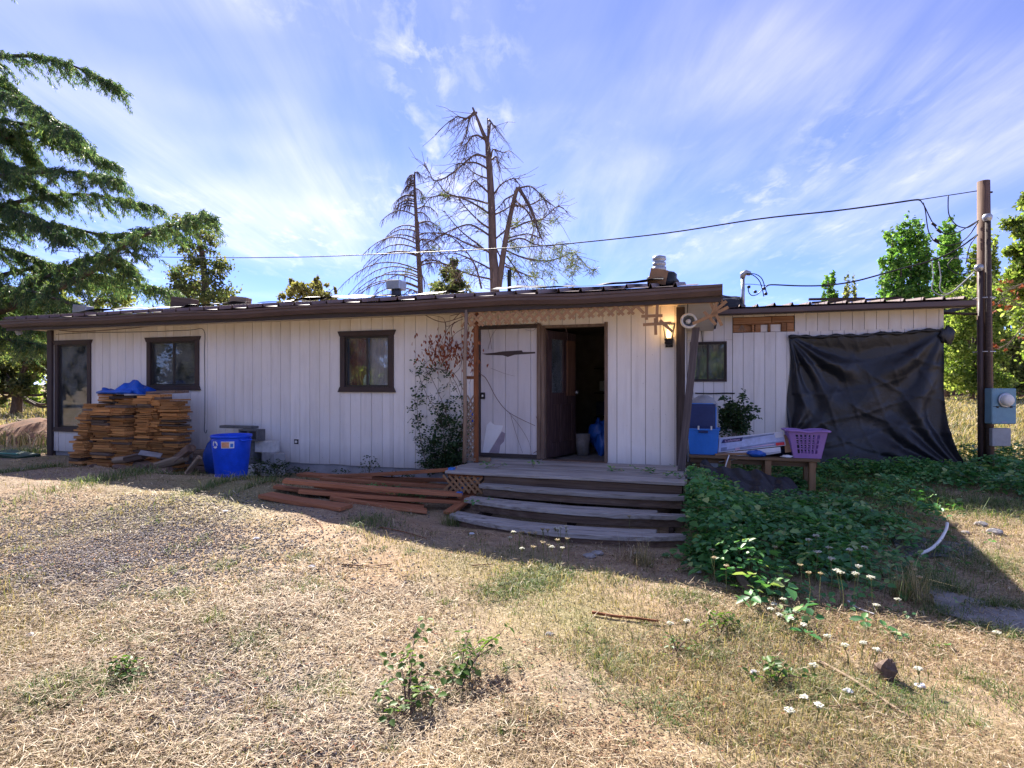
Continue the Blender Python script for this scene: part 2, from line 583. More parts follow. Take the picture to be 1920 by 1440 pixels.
simple('alu_dark', (0.05, 0.045, 0.045), 0.4, 0.4, 0.2)
simple('galv', (0.42, 0.43, 0.45), 0.42, 0.7, 0.2)
simple('grey_plastic', (0.30, 0.31, 0.33), 0.45)
simple('white_plastic', (0.72, 0.70, 0.66), 0.4, 0, 0.1)
simple('concrete', (0.36, 0.35, 0.35), 0.9, 0, 0.25, 12, 0.5)
simple('concrete_dark', (0.13, 0.13, 0.135), 0.9, 0, 0.3, 12, 0.5)
simple('concrete_white', (0.62, 0.61, 0.60), 0.85, 0, 0.2, 12, 0.5)
simple('skirting', (0.36, 0.35, 0.36), 0.85, 0, 0.25, 5, 0.3)
simple('inside_wall', (0.30, 0.25, 0.22), 0.8)
simple('inside_floor', (0.22, 0.20, 0.19), 0.7, 0, 0.4, 9)
simple('curtain_red', (0.34, 0.07, 0.055), 0.9, 0, 0.35, 3)
simple('curtain_pale', (0.78, 0.62, 0.65), 0.9, 0, 0.15, 3)
simple('curtain_grey', (0.50, 0.51, 0.48), 0.9, 0, 0.2, 3)
simple('blue_bin', (0.008, 0.085, 0.74), 0.45, 0, 0.22, 7, 0.08)
simple('blue_tote', (0.035, 0.20, 0.66), 0.4, 0, 0.12, 4, 0.05)
simple('blue_dark', (0.02, 0.035, 0.12), 0.45, 0, 0.2)
simple('purple', (0.33, 0.18, 0.46), 0.42, 0, 0.10, 4, 0.05)
simple('white_print', (0.80, 0.80, 0.82), 0.5, 0, 0.05, 4, 0)
simple('orange_print', (0.75, 0.36, 0.20), 0.5, 0, 0.25, 20, 0)
simple('box_white', (0.66, 0.66, 0.72), 0.6, 0, 0.08, 4, 0.05)
simple('box_navy', (0.035, 0.03, 0.11), 0.5, 0, 0.2, 4, 0)
simple('box_steel', (0.22, 0.26, 0.40), 0.5, 0, 0.45, 7, 0)
simple('box_pale', (0.46, 0.52, 0.74), 0.5, 0, 0.25, 9, 0)
simple('box_red', (0.66, 0.04, 0.05), 0.5, 0, 0.1, 4, 0)
simple('box_pink', (0.62, 0.42, 0.55), 0.5, 0, 0.1, 4, 0)
simple('cardboard', (0.34, 0.20, 0.11), 0.85, 0, 0.15, 6, 0.1)
simple('meter_blue', (0.15, 0.28, 0.36), 0.5, 0.1, 0.15, 5, 0.1)
simple('rubber', (0.016, 0.016, 0.018), 0.55, 0, 0.2)
simple('cable_grey', (0.34, 0.34, 0.35), 0.5)
simple('iron', (0.02, 0.018, 0.018), 0.5, 0.3, 0.3)
simple('barn_red', (0.16, 0.07, 0.05), 0.85, 0, 0.3, 3)
simple('barn_roof', (0.36, 0.36, 0.38), 0.6)
simple('dirt', (0.20, 0.105, 0.065), 0.95, 0, 0.45, 6, 0.8)
simple('stone', (0.33, 0.31, 0.30), 0.9, 0, 0.35, 14, 0.5)
simple('paper', (0.72, 0.72, 0.74), 0.7, 0, 0.08)
simple('patch_white', (0.78, 0.77, 0.78), 0.7, 0, 0.06)
simple('mauve_stain', (0.30, 0.25, 0.30), 0.8, 0, 0.2)
simple('lattice_tan', (0.36, 0.20, 0.10), 0.8, 0, 0.2, 8, 0.3)
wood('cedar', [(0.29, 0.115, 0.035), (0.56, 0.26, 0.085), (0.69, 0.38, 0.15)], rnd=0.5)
wood('cedar_grey', [(0.09, 0.06, 0.045), (0.18, 0.125, 0.09), (0.28, 0.20, 0.15)], rnd=0.4)
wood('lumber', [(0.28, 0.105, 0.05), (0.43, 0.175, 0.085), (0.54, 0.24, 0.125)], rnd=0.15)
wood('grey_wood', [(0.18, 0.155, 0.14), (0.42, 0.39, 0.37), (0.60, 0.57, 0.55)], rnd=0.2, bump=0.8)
wood('dark_wood', [(0.035, 0.024, 0.020), (0.07, 0.048, 0.040), (0.12, 0.085, 0.07)], rnd=0.2)
wood('old_wood', [(0.10, 0.065, 0.05), (0.20, 0.135, 0.10), (0.30, 0.22, 0.17)], rnd=0.3, bump=0.7)
wood('old_wood_v', [(0.10, 0.065, 0.05), (0.20, 0.135, 0.10), (0.30, 0.22, 0.17)], (30, 30, 1.6), rnd=0.2, bump=0.7)
wood('dark_wood_v', [(0.035, 0.026, 0.024), (0.07, 0.052, 0.048), (0.12, 0.09, 0.08)], (30, 30, 1.6), rnd=0.2)
wood('lean_wood', [(0.07, 0.055, 0.055), (0.13, 0.105, 0.105), (0.20, 0.165, 0.165)], rnd=0.1)
wood('door_wood', [(0.035, 0.020, 0.020), (0.085, 0.048, 0.046), (0.16, 0.095, 0.085)], (40, 40, 2.5), rnd=0.1)
wood('door_board', [(0.11, 0.05, 0.028), (0.19, 0.09, 0.05), (0.26, 0.13, 0.08)], (40, 40, 2.5), rnd=0.1)
wood('post_wood', [(0.10, 0.055, 0.035), (0.21, 0.125, 0.085), (0.33, 0.21, 0.15)], (30, 30, 1.2), rnd=0.1, bump=0.7)
wood('red_post', [(0.14, 0.05, 0.02), (0.25, 0.09, 0.035), (0.34, 0.14, 0.06)], (30, 30, 2), rnd=0.15)
wood('tan_post', [(0.19, 0.13, 0.09), (0.31, 0.22, 0.16), (0.42, 0.31, 0.23)], (30, 30, 2), rnd=0.2)
wood('bench_wood', [(0.12, 0.075, 0.045), (0.24, 0.15, 0.085), (0.34, 0.22, 0.13)], rnd=0.15)
wood('bench_leg', [(0.22, 0.12, 0.06), (0.33, 0.19, 0.10), (0.42, 0.26, 0.15)], (30, 30, 2.5), rnd=0.1)
wood('frame_wood', [(0.26, 0.11, 0.04), (0.42, 0.20, 0.09), (0.55, 0.32, 0.17)], rnd=0.35)
wood('log', [(0.09, 0.055, 0.04), (0.19, 0.12, 0.085), (0.30, 0.20, 0.14)], (3, 14, 14), rnd=0.4, bump=1.0)
wood('log_pale', [(0.24, 0.17, 0.11), (0.37, 0.27, 0.18), (0.46, 0.35, 0.24)], (3, 14, 14), rnd=0.2, bump=0.6)
wood('bark', [(0.05, 0.036, 0.03), (0.12, 0.085, 0.07), (0.21, 0.155, 0.13)], (14, 14, 3), rnd=0.1, bump=1.0)
wood('dead_bark', [(0.09, 0.065, 0.055), (0.165, 0.115, 0.095), (0.26, 0.19, 0.16)], (10, 10, 2), rnd=0.1, bump=1.0)
simple('twig', (0.22, 0.12, 0.07), 0.85, 0, 0.3, 20, 0.2)
simple('vine_stem', (0.15, 0.085, 0.07), 0.8, 0, 0.25, 20, 0.2)
simple('cane', (0.17, 0.13, 0.06), 0.7, 0, 0.4, 8, 0.1)
foliage('deodar', [(0.0, (0.035, 0.085, 0.055)), (0.4, (0.08, 0.15, 0.08)), (0.8, (0.155, 0.225, 0.105)), (1.0, (0.28, 0.31, 0.15))], 0.55)
foliage('pine', [(0.0, (0.06, 0.09, 0.045)), (0.6, (0.13, 0.155, 0.075)), (1.0, (0.25, 0.24, 0.12))], 0.6)
foliage('poplar', [(0.0, (0.045, 0.115, 0.03)), (0.5, (0.10, 0.21, 0.05)), (1.0, (0.24, 0.36, 0.11))], 0.65, 1.5)
foliage('broadleaf', [(0.0, (0.065, 0.11, 0.025)), (0.5, (0.16, 0.225, 0.055)), (1.0, (0.36, 0.40, 0.14))], 0.65, 1.5)
foliage('olive', [(0.0, (0.06, 0.08, 0.03)), (0.5, (0.15, 0.175, 0.065)), (1.0, (0.32, 0.33, 0.15))], 0.65, 1.5)
foliage('yellowleaf', [(0.0, (0.12, 0.12, 0.05)), (0.5, (0.22, 0.21, 0.085)), (1.0, (0.36, 0.32, 0.14))], 0.55, 1.2)
foliage('bramble', [(0.0, (0.035, 0.13, 0.05)), (0.45, (0.09, 0.27, 0.085)), (0.85, (0.15, 0.33, 0.10)), (1.0, (0.38, 0.46, 0.18))], 0.35, 1.3, 0.42)
foliage('vine_green', [(0.0, (0.025, 0.05, 0.025)), (0.6, (0.05, 0.10, 0.04)), (1.0, (0.09, 0.15, 0.06))], 0.35)
foliage('vine_red', [(0.0, (0.20, 0.05, 0.025)), (0.6, (0.36, 0.10, 0.05)), (1.0, (0.46, 0.20, 0.10))], 0.35, 1.0)
foliage('straw', [(0.0, (0.13, 0.08, 0.05)), (0.3, (0.33, 0.225, 0.125)), (0.7, (0.52, 0.39, 0.245)), (1.0, (0.82, 0.71, 0.54))], 0.25, 1.1, 0.6)
foliage('drygrass', [(0.0, (0.11, 0.13, 0.05)), (0.25, (0.20, 0.21, 0.09)), (0.42, (0.36, 0.28, 0.15)), (0.8, (0.50, 0.39, 0.24)), (1.0, (0.64, 0.53, 0.36))], 0.35, 1.1, 0.6)
foliage('greengrass', [(0.0, (0.05, 0.10, 0.025)), (0.45, (0.11, 0.18, 0.05)), (0.75, (0.22, 0.26, 0.10)), (1.0, (0.45, 0.40, 0.23))], 0.4, 1.2, 0.5)
foliage('weed', [(0.0, (0.05, 0.11, 0.02)), (0.6, (0.11, 0.21, 0.04)), (1.0, (0.20, 0.28, 0.07))], 0.4, 1.2, 0.45)
foliage('umbel', [(0.0, (0.62, 0.60, 0.52)), (1.0, (0.85, 0.84, 0.80))], 0.3, 1.0, 0.7)
foliage('umbel_dry', [(0.0, (0.42, 0.32, 0.19)), (1.0, (0.66, 0.56, 0.38))], 0.3, 1.0, 0.7)
foliage('flakes', [(0.0, (0.035, 0.022, 0.015)), (0.5, (0.13, 0.075, 0.045)), (0.85, (0.26, 0.15, 0.09)), (1.0, (0.34, 0.13, 0.07))], 0.1, 1.0, 0.9)
foliage('gravel_mat', [(0.0, (0.09, 0.075, 0.07)), (0.5, (0.21, 0.18, 0.165)), (1.0, (0.42, 0.37, 0.34))], 0.0, 1.0, 0.9)
M = MATS
# ------------------------------------------------------------------ ground
def graded(lo, hi, step, far):
    xs = list(np.arange(lo, hi + 1e-6, step))
    a, d = hi, step
    while a < far:
        d *= 1.22; a += d; xs.append(a)
    a, d = lo, step
    while a > -far:
        d *= 1.22; a -= d; xs.insert(0, a)
    return np.array(xs)
gx = graded(-10, 10, 0.10, 900.0)
gy = graded(1.0, 13, 0.10, 900.0)
GX, GY = np.meshgrid(gx, gy)
GZ = gzv(GX, GY)
V = np.stack([GX.ravel(), GY.ravel(), GZ.ravel()], 1)
nx, ny = len(gx), len(gy)
ii = (np.arange(ny - 1)[:, None] * nx + np.arange(nx - 1)[None, :]).ravel()
g = npmesh('ground', V, np.stack([ii, ii + 1, ii + nx + 1, ii + nx], 1), M['ground'], smooth=True)
kind(g, 'structure')
# worn asphalt path at the right
pts_l = [gp(1735, 1098), gp(1800, 1118), gp(1870, 1136), gp(1960, 1158), gp(2100, 1190)]
pts_r = [gp(1760, 1150), gp(1810, 1166), gp(1880, 1186), gp(1960, 1210), gp(2100, 1255)]
mb = MB()
for i in range(len(pts_l) - 1):
    for j in range(6):
        q = []
        for (a, b) in ((i, j), (i, j + 1), (i + 1, j + 1), (i + 1, j)):
            p = pts_l[a].lerp(pts_r[a], b / 6)
            q.append((p.x + 0.02 * math.sin(a * 5 + b * 3), p.y + 0.02 * math.sin(a * 3 + b * 4), gz(p.x, p.y) + 0.018))
        mb.add(q, [(0, 1, 2, 3)])
kind(mb.build('path', M['path'], smooth=True), 'structure')

# ------------------------------------------------------------------ house
def fplane(px, py, d):
    q = P0 + N * d
    dx = Vector(((px - 960) / F, 1.0, 0))
    k = q.dot(N) / dx.dot(N)
    p = Vector((dx.x * k, k, CH - (py - 720) / F * k))
    return (p - P0).dot(U), p.z
def solid_wall(mb, x0, x1, z0, z1, y0, y1, holes):
    xs = sorted({x0, x1, *[h[0] for h in holes], *[h[1] for h in holes]})
    for a, b in zip(xs[:-1], xs[1:]):
        zs = [(z0, z1)]
        for h in holes:
            if h[0] <= a + 1e-6 and h[1] >= b - 1e-6:
                nz = []
                for (p, q) in zs:
                    if h[2] > p: nz.append((p, min(q, h[2])))
                    if h[3] < q: nz.append((max(p, h[3]), q))
                zs = [z for z in nz if z[1] - z[0] > 1e-3]
        for p, q in zs:
            mb.box(a, b, y0, y1, p, q)
def siding(parent, x0, x1, z0, z1, yf, holes, first, pitch=0.2, m='siding', seed=1):
    rnd = random.Random(seed)
    xs = [x0]
    x = first
    while x < x1 - 0.02:
        if x > x0 + 0.02:
            xs.append(x)
        x += pitch
    xs.append(x1)
    for a, b in zip(xs[:-1], xs[1:]):
        cuts = sorted({a, b, *[h[i] for h in holes for i in (0, 1) if a < h[i] < b]})
        for p, q in zip(cuts[:-1], cuts[1:]):
            if q - p < 0.012:
                continue
            zs = [(z0, z1)]
            for h in holes:
                if h[0] <= p + 1e-6 and h[1] >= q - 1e-6:
                    nz = []
                    for (u0, u1) in zs:
                        if h[2] > u0: nz.append((u0, min(u1, h[2])))
                        if h[3] < u1: nz.append((max(u0, h[3]), u1))
                    zs = [z for z in nz if z[1] - z[0] > 0.01]
            ga = 0.004 if p == a else 0.0
            gb = 0.004 if q == b else 0.0
            for u0, u1 in zs:
                dz = rnd.uniform(-0.006, 0.004) if u0 == z0 else 0
                MB().box(p + ga, q - gb, yf + rnd.uniform(-0.0015, 0.0015), yf + 0.014, u0 + dz, u1).build('siding_board', M[m], parent)
S0, S1 = -7.88, 4.33
ZB, ZT = 0.32, 2.735
HD = 7.2                                   # depth of the house
house = thing('house', 'long low white board-sided house with brown gutter and open front door', 'house', P0, -TH)
WIN1 = (-7.72, -6.90, 0.78, 2.44)
WIN2 = (-5.27, -4.19, 1.62, 2.44)
WIN3 = (-1.02, -0.19, 1.60, 2.44)
DOOR = (2.40, 3.315, 0.52, 2.49)
PAN = (1.40, 2.30, 0.56, 2.49)
holes = [WIN1, WIN2, WIN3, DOOR]
mb = MB()
solid_wall(mb, S0, S1, ZB, ZT, 0.014, 0.12, holes)
wall = mb.build('wall', M['inside_wall'], house)
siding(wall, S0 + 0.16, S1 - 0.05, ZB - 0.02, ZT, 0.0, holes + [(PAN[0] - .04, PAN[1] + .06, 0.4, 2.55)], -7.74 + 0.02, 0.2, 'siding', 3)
# outer shell that closes the house
mb = MB()
mb.box(S0, S0 + .1, .121, HD, ZB, ZT); mb.box(S1 - .1, S1, .121, HD, ZB, ZT); mb.box(S0, S1, HD, HD + .1, ZB, ZT)
mb.prism([(0, 0)] * 0 or [(S0, ZT), (S1, ZT), (S1, ZT + .001), (S0, ZT + .001)], .121, HD)
for xa in (S0, S1 - .1):                    # gable triangles
    mb.add([(xa, .0, ZT), (xa, HD, ZT), (xa, HD / 2, ZT + .56), (xa + .1, .0, ZT), (xa + .1, HD, ZT), (xa + .1, HD / 2, ZT + .56)],
           [(0, 1, 2), (5, 4, 3), (0, 3, 4, 1), (1, 4, 5, 2), (2, 5, 3, 0)])
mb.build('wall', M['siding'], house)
mb = MB()
mb.box(S0 + .1, S1 - .1, .121, HD, 0.44, 0.50)
mb.build('floor', M['inside_floor'], house)
mb = MB()
mb.box(S0 + .02, S1 - .02, 0.03, 0.08, -0.1, ZB)
mb.build('skirting', M['skirting'], house)
# corner board and post
mb = MB(); mb.box(S0 - 0.10, S0 + 0.035, -0.06, 0.05, 0.1, ZT - .002)
mb.build('downpipe', M['brown_trim'], house, bevel=.01)
mb = MB(); mb.box(S0 + 0.036, S0 + 0.158, -0.012, 0.02, ZB - .02, ZT); mb.build('corner_board', M['siding'], house, bevel=.003)
mb = MB(); mb.box(S1 - 0.045, S1 + 0.01, -0.02, 0.05, ZB - .02, ZT); mb.build('corner_board', M['siding'], house, bevel=.003)
# soffit, fascia, gutter, roof
EZ = 2.735
RS0, RS1 = -8.23, 4.87
mb = MB(); mb.box(RS0 + .02, RS1 - .02, -0.60, 0.0, EZ, EZ + .02)
mb.box(S1 + .002, RS1 - .02, 0.0, HD, EZ, EZ + .02); mb.box(RS0 + .02, S0 - .002, 0.0, HD, EZ, EZ + .02)
mb.build('soffit', M['soffit'], house)
mb = MB(); mb.box(RS0, RS1, -0.635, -0.602, EZ - .055, EZ + .10); mb.build('fascia', M['fascia'], house, bevel=.003)
mb = MB(); mb.box(RS1 - .018, RS1 + .014, -0.602, HD / 2, EZ - .02, EZ + .09)
mb.build('rake_board', M['fascia'], house, bevel=.003)
prof = [(-.636, EZ + .005), (-.69, EZ + .005), (-.735, EZ + .06), (-.735, EZ + .095), (-.75, EZ + .105), (-.75, EZ + .135), (-.735, EZ + .135),
        (-.735, EZ + .12), (-.70, EZ + .06), (-.636, EZ + .04)]
mb = MB()
secs = list(np.linspace(RS0 - .01, RS1 + .01, 15))
for i, x in enumerate(secs):
    sag = 0.012 * math.sin(i * 1.9) + 0.006 * math.sin(i * 4.1)
    mb.v += [(x, y, z + sag) for y, z in prof]
n = len(prof)
for i in range(len(secs) - 1):
    for k in range(n):
        k2 = (k + 1) % n
        mb.f.append((i * n + k, i * n + k2, (i + 1) * n + k2, (i + 1) * n + k))
mb.f.append(tuple(range(n))); mb.f.append(tuple(range((len(secs) - 1) * n + n - 1, (len(secs) - 1) * n - 1, -1)))
gut = mb.build('gutter', M['gutter'], house)
for x in np.arange(RS0 + .6, RS1, 1.9):
    MB().box(x - .008, x + .008, -.752, -.64, EZ + .136, EZ + .142).build('hanger', M['gutter'], gut)
SL = 0.165                                   # roof slope
roof = MB().box(RS0, RS1, -0.60, HD / 2, 0, 0.001).build('roof', M['metal_roof'], house)
me = roof.data
for v in me.vertices:
    v.co.z = EZ + .125 + (v.co.y + .62) * SL + (0.02 if v.co.z > 0 else 0)
rb = MB().hexa([(RS0, HD / 2, EZ + .125 + (HD / 2 + .62) * SL), (RS1, HD / 2, EZ + .125 + (HD / 2 + .62) * SL), (RS1, HD + .6, EZ + .1), (RS0, HD + .6, EZ + .1),
                (RS0, HD / 2, EZ + .15 + (HD / 2 + .62) * SL), (RS1, HD / 2, EZ + .15 + (HD / 2 + .62) * SL), (RS1, HD + .6, EZ + .13), (RS0, HD + .6, EZ + .13)])
rb.build('roof_slope', M['metal_roof'], roof)
def ribbed(x0, x1, yfront, yback, z0, slope, rnd, pitch=.305, mat='metal_roof', parent=roof):
    """one sheet of ribbed steel roofing"""
    prof = []
    x = x0
    while x < x1 - .05:
        prof += [(x, 0), (x + .012, 0), (x + .03, .05), (x + .045, .05), (x + .063, 0)]
        x += pitch
    prof.append((x1, 0))
    mb = MB()
    rows = [yfront, (yfront + yback) / 2, yback]
    for y in rows:
        for px, pz in prof:
            mb.v.append((px, y, z0 + (y - yfront) * slope + pz + 0.006 * math.sin(px * 9 + rnd)))
    n = len(prof)
    for r in range(2):
        for i in range(n - 1):
            mb.f.append((r * n + i, r * n + i + 1, (r + 1) * n + i + 1, (r + 1) * n + i))
    o = mb.build('roof_panel', M[mat], parent)
    s = o.modifiers.new('thick', 'SOLIDIFY'); s.thickness = 0.006
    return o
rnd = random.Random(5)
x = RS0
while x < RS1 - .3:
    ribbed(x, min(x + .915, RS1), -.70 + rnd.uniform(-.02, .03), HD / 2 - .01, EZ + .160, SL, rnd.uniform(0, 6))
    x += .915
# windows
def window(parent, hole, curtains, t=.085, horn=.04, mull=.5, glass='glass', m='brown_trim', yo=0.0, sill=True, sliding=True):
    x0, x1, z0, z1 = hole
    y0, y1 = yo - .030, yo + .02
    mb = MB()
    mb.prism([(x0 - t - horn, z1 + t), (x1 + t + horn, z1 + t), (x1 + t, z1 - .002), (x0 - t, z1 - .002)], y0 - .012, y1)
    mb.prism([(x0 - t - (horn if sill else 0), z0 - t), (x1 + t + (horn if sill else 0), z0 - t), (x1 + t, z0 + .002), (x0 - t, z0 + .002)], y0 - .012, y1)
    mb.box(x0 - t, x0 + .002, y0, y1, z0 + .002, z1 - .002)
    mb.box(x1 - .002, x1 + t, y0, y1, z0 + .002, z1 - .002)
    for v in range(len(mb.v)):
        pass
    w = mb.build('window', M[m], parent, bevel=.003)
    f = .030
    mb = MB()
    a0, a1, b0, b1 = x0 + .003, x1 - .003, z0 + .003, z1 - .003
    mb.box(a0, a1, yo + .006, yo + .07, b1 - f, b1); mb.box(a0, a1, yo + .006, yo + .07, b0, b0 + f)
    mb.box(a0, a0 + f, yo + .006, yo + .07, b0 + f, b1 - f); mb.box(a1 - f, a1, yo + .006, yo + .07, b0 + f, b1 - f)
    mb.build('frame', M['alu_dark'], w)
    xm = x0 + (x1 - x0) * mull
    if sliding:
        MB().box(xm - .020, xm + .020, yo + .012, yo + .066, b0 + f, b1 - f).build('sash_bar', M['alu_dark'], w)
        spans = [(a0 + f, xm - .02, .045), (xm + .02, a1 - f, .028)]
    else:
        spans = [(a0 + f, a1 - f, .03)]
    for (p, q, yy) in spans:
        MB().box(p, q, yo + yy, yo + yy + .004, b0 + f, b1 - f).build('pane', M[glass], w)
    for (p, q, cm, yy) in curtains:
        mb = MB()
        k = 40
        for i in range(k + 1):
            xx = x0 - .02 + (x1 - x0 + .04) * (p + (q - p) * i / k)
            yv = yo + yy + .018 * math.sin(i * 1.05) + .008 * math.sin(i * 2.3 + 1)
            mb.v += [(xx, yv, z0 - .05), (xx, yv, z1 + .05)]
        for i in range(k):
            mb.f.append((2 * i, 2 * i + 2, 2 * i + 3, 2 * i + 1))
        mb.build('curtain', M[cm], w, smooth=True)
    return w
window(house, WIN1, [], glass='glass_dusty', sliding=False)
window(house, WIN2, [(0, 1, 'curtain_grey', .16)], mull=.5)
w3 = window(house, WIN3, [(0, .50, 'curtain_red', .14), (.50, 1.0, 'curtain_pale', .10)], mull=.5)
sx, sz = WIN3[0] + .33, WIN3[2] + .03       # something white on the sill inside
MB().lathe([(0, 0), (.045, 0), (.05, .09), (.02, .17), (0, .18)], 10, (sx, .115, sz)).build('sill_ornament', M['white_plastic'], w3, smooth=True)
# boarded doorway left of the door
bd = MB()
bd.box(PAN[0] - .035, PAN[0], -.03, .014, PAN[2] - .02, PAN[3] + .05)
bd.box(PAN[0], PAN[1] - .001, -.028, .014, PAN[3] - .005, PAN[3] + .05)
bd.box(PAN[0], PAN[1] - .001, -.026, .014, PAN[2] - .02, PAN[2] + .035)
bd = bd.build('boarded_doorway', M['fascia'], house, bevel=.003)
for i in range(5):
    a = PAN[0] + .001 + i * .2
    b = min(a + .2, PAN[1] - .002)
    if b - a > .02:
        MB().box(a + .003, b - .003, -.010, .013, PAN[2] + .036, PAN[3] - .006).build('siding_board', M['panel_paint'], bd)
rot = MB().prism([(PAN[0] + .02, 2.115), (PAN[0] + .2, 2.125), (PAN[0] + .36, 2.145), (PAN[0] + .66, 2.155), (PAN[0] + .68, 2.13), (PAN[1] - .03, 2.13), (PAN[1] - .03, 2.105),
                  (PAN[0] + .55, 2.09), (PAN[0] + .44, 2.06), (PAN[0] + .36, 2.085), (PAN[0] + .1, 2.095)], -.013, -.0105)
rot.build('bare_wood_strip', M['brown_trim'], bd)
MB().prism([(PAN[0] + .03, .60), (PAN[0] + .10, 1.02), (PAN[0] + .16, 1.08), (PAN[0] + .22, 1.03), (PAN[0] + .37, 1.02), (PAN[0] + .33, .92), (PAN[0] + .13, .60)], -.0135, -.0105).build('fresh_paint_patch', M['patch_white'], bd)
MB().prism([(PAN[0] + .14, .60), (PAN[0] + .345, .93), (PAN[0] + .40, .90), (PAN[0] + .38, .78), (PAN[0] + .32, .72), (PAN[0] + .30, .60)], -.0145, -.0105).build('smudge', M['mauve_stain'], bd)
lt = MB().box(PAN[0] + .01, PAN[0] + .075, -.04, -.0115, 1.42, 1.52).build('latch', M['iron'], bd, bevel=.006)
MB().box(PAN[0] + .03, PAN[0] + .055, -.046, -.041, 1.455, 1.485).build('latch_plate', M['white_plastic'], lt)
# door frame, door, room
dx0, dx1, dz0, dz1 = DOOR
mb = MB()
mb.box(dx0 - .10, dx0 - .045, -.035, .10, .53, dz1 + .06); mb.box(dx0 - .044, dx0 + .012, -.02, .118, .53, dz1 + .03)
mb.box(dx1 - .012, dx1 + .035, -.03, .118, .53, dz1 + .05)
mb.box(dx0 + .013, dx1 - .013, -.015, .118, dz1 - .01, dz1 + .03)
mb.box(dx0 - .02, dx1 + .03, -.06, .118, .500, .528)
mb.build('door_frame', M['old_wood_v'], house, bevel=.004)
hinge = (dx0 + .02, .10)
ang = R(73)
DW, DH = .86, 1.92
door = MB()
st = .12
for (a, b, c, e) in ((0, st, 0, DH), (DW - st, DW, 0, DH), (st, DW - st, 0, .22), (st, DW - st, DH - .12, DH), (st, DW - st, .80, .98), (DW / 2 - .05, DW / 2 + .05, .22, .80), (.46, .56, .98, DH - .12)):
    door.box(a, b, -.02, .02, c, e)
door = door.build('door', M['door_wood'], house, bevel=.005, loc=(hinge[0], hinge[1], .535), rot=(0, 0, ang))
MB().box(st, DW / 2 - .05, -.008, .008, .22, .80).build('panel', M['door_wood'], door)
MB().box(DW / 2 + .05, DW - st, -.008, .008, .22, .80).build('panel', M['door_wood'], door)
MB().box(st, .46, -.004, .004, .98, DH - .12).build('pane', M['glass_dusty'], door)
MB().box(.55, .80, -.045, -.022, .93, 1.80).build('nailed_board', M['door_board'], door, bevel=.003)
MB().lathe([(0, 0), (.012, 0), (.014, .03), (.030, .045), (.030, .065), (.0, .075)], 12, (DW - .06, -.02, .98), Matrix.Rotation(R(90), 3, 'X')).build('knob', M['galv'], door, smooth=True)
mb = MB()
mb.box(.6, .68, .125, 4.2, .5, ZT); mb.box(S1 - .19, S1 - .11, .125, 4.2, .5, ZT); mb.box(.681, S1 - .191, 4.1, 4.18, .5, ZT)
mb.box(S0 + .11, S1 - .11, .13, HD - .1, ZT - .03, ZT - .002)
mb.build('inner_wall', M['inside_wall'], house)
# lattice trim under the eave
lat = MB().box(1.45, 4.80, -.5995, -.588, EZ - .06, EZ - .002).build('lattice_trim', M['lattice_tan'], house)
def slat(parent, c, length, ang, y, w=.038, m='lattice_tan'):
    Mx = Matrix.Rotation(-ang, 3, 'Y')
    mb = MB(); mb.obox((0, 0, 0), (length, .007, w), Mx)
    return mb.build('slat', M[m], parent, loc=(c[0], y, c[1]))
xa = fplane(878, 585, .6)[0]; xb = fplane(1200, 566, .6)[0]
k = 0
x = xa
while x < xb:
    lz0 = EZ - .155 + .10 * (x - xa) / (xb - xa)
    slat(lat, (x, lz0), .30, R(45), -.606)
    slat(lat, (x, lz0), .30, R(-45), -.615)
    x += .132
broken = [((1212, 575), .34, 90), ((1232, 583), .30, 88), ((1222, 592), .27, 0), ((1232, 607), .36, 2), ((1229, 612), .22, 92), ((1249, 611), .22, -45), ((1205, 572), .25, 0),
          ((1342, 572), .26, 70), ((1349, 560), .17, -55), ((1352, 573), .17, 40), ((1340, 588), .36, 25), ((1331, 596), .22, -50), ((1320, 598), .30, 22), ((1346, 596), .22, -65), ((1338, 580), .20, 110)]
for (p, L, a) in broken:
    s_, z_ = fplane(p[0], p[1], .62)
    k += 1
    slat(lat, (s_, z_), L, R(a), -.600 - .008 * (k % 3))
# small fittings on the front wall
MB().box(-2.03, -1.945, -.012, -.001, .62, .70).build('outlet', M['iron'], house, bevel=.003)
MB().box(-2.012, -1.962, -.016, -.0125, .64, .68).build('outlet_cover', M['white_plastic'], house)
MB().box(4.30, 4.415, -.10, .01, .53, EZ - .03).build('corner_post', M['dark_wood_v'], house, bevel=.005)
def wall_line(name, pix, d, r, m, parent=house, n=5, sub=1):
    pts = [Vector((*fplane(p[0], p[1], d)[:1], -d, fplane(p[0], p[1], d)[1])) for p in pix]
    pts = smooth_path(pts, 4) if sub else pts
    return MB().tube(pts, r, n).build(name, M[m], parent, smooth=True)
def smooth_path(pts, k=4):
    pts = [Vector(p) for p in pts]
    out = []
    for i in range(len(pts) - 1):
        p0 = pts[max(i - 1, 0)]; p1 = pts[i]; p2 = pts[i + 1]; p3 = pts[min(i + 2, len(pts) - 1)]
        for j in range(k):
            t = j / k
            out.append(0.5 * ((2 * p1) + (p2 - p0) * t + (2 * p0 - 5 * p1 + 4 * p2 - p3) * t * t + (3 * p1 - p0 - 3 * p2 + p3) * t ** 3))
    out.append(pts[-1])
    return out
wall_line('cable', [(104, 618), (150, 622), (240, 616), (300, 610), (380, 606), (450, 604), (520, 602), (600, 599), (700, 595), (798, 591)], .025, .007, 'vine_stem')
wall_line('cable', [(105, 627), (160, 624), (280, 622), (355, 619), (382, 619), (383, 660), (384, 720), (384, 780), (383, 806), (386, 812), (388, 806)], .012, .005, 'rubber')
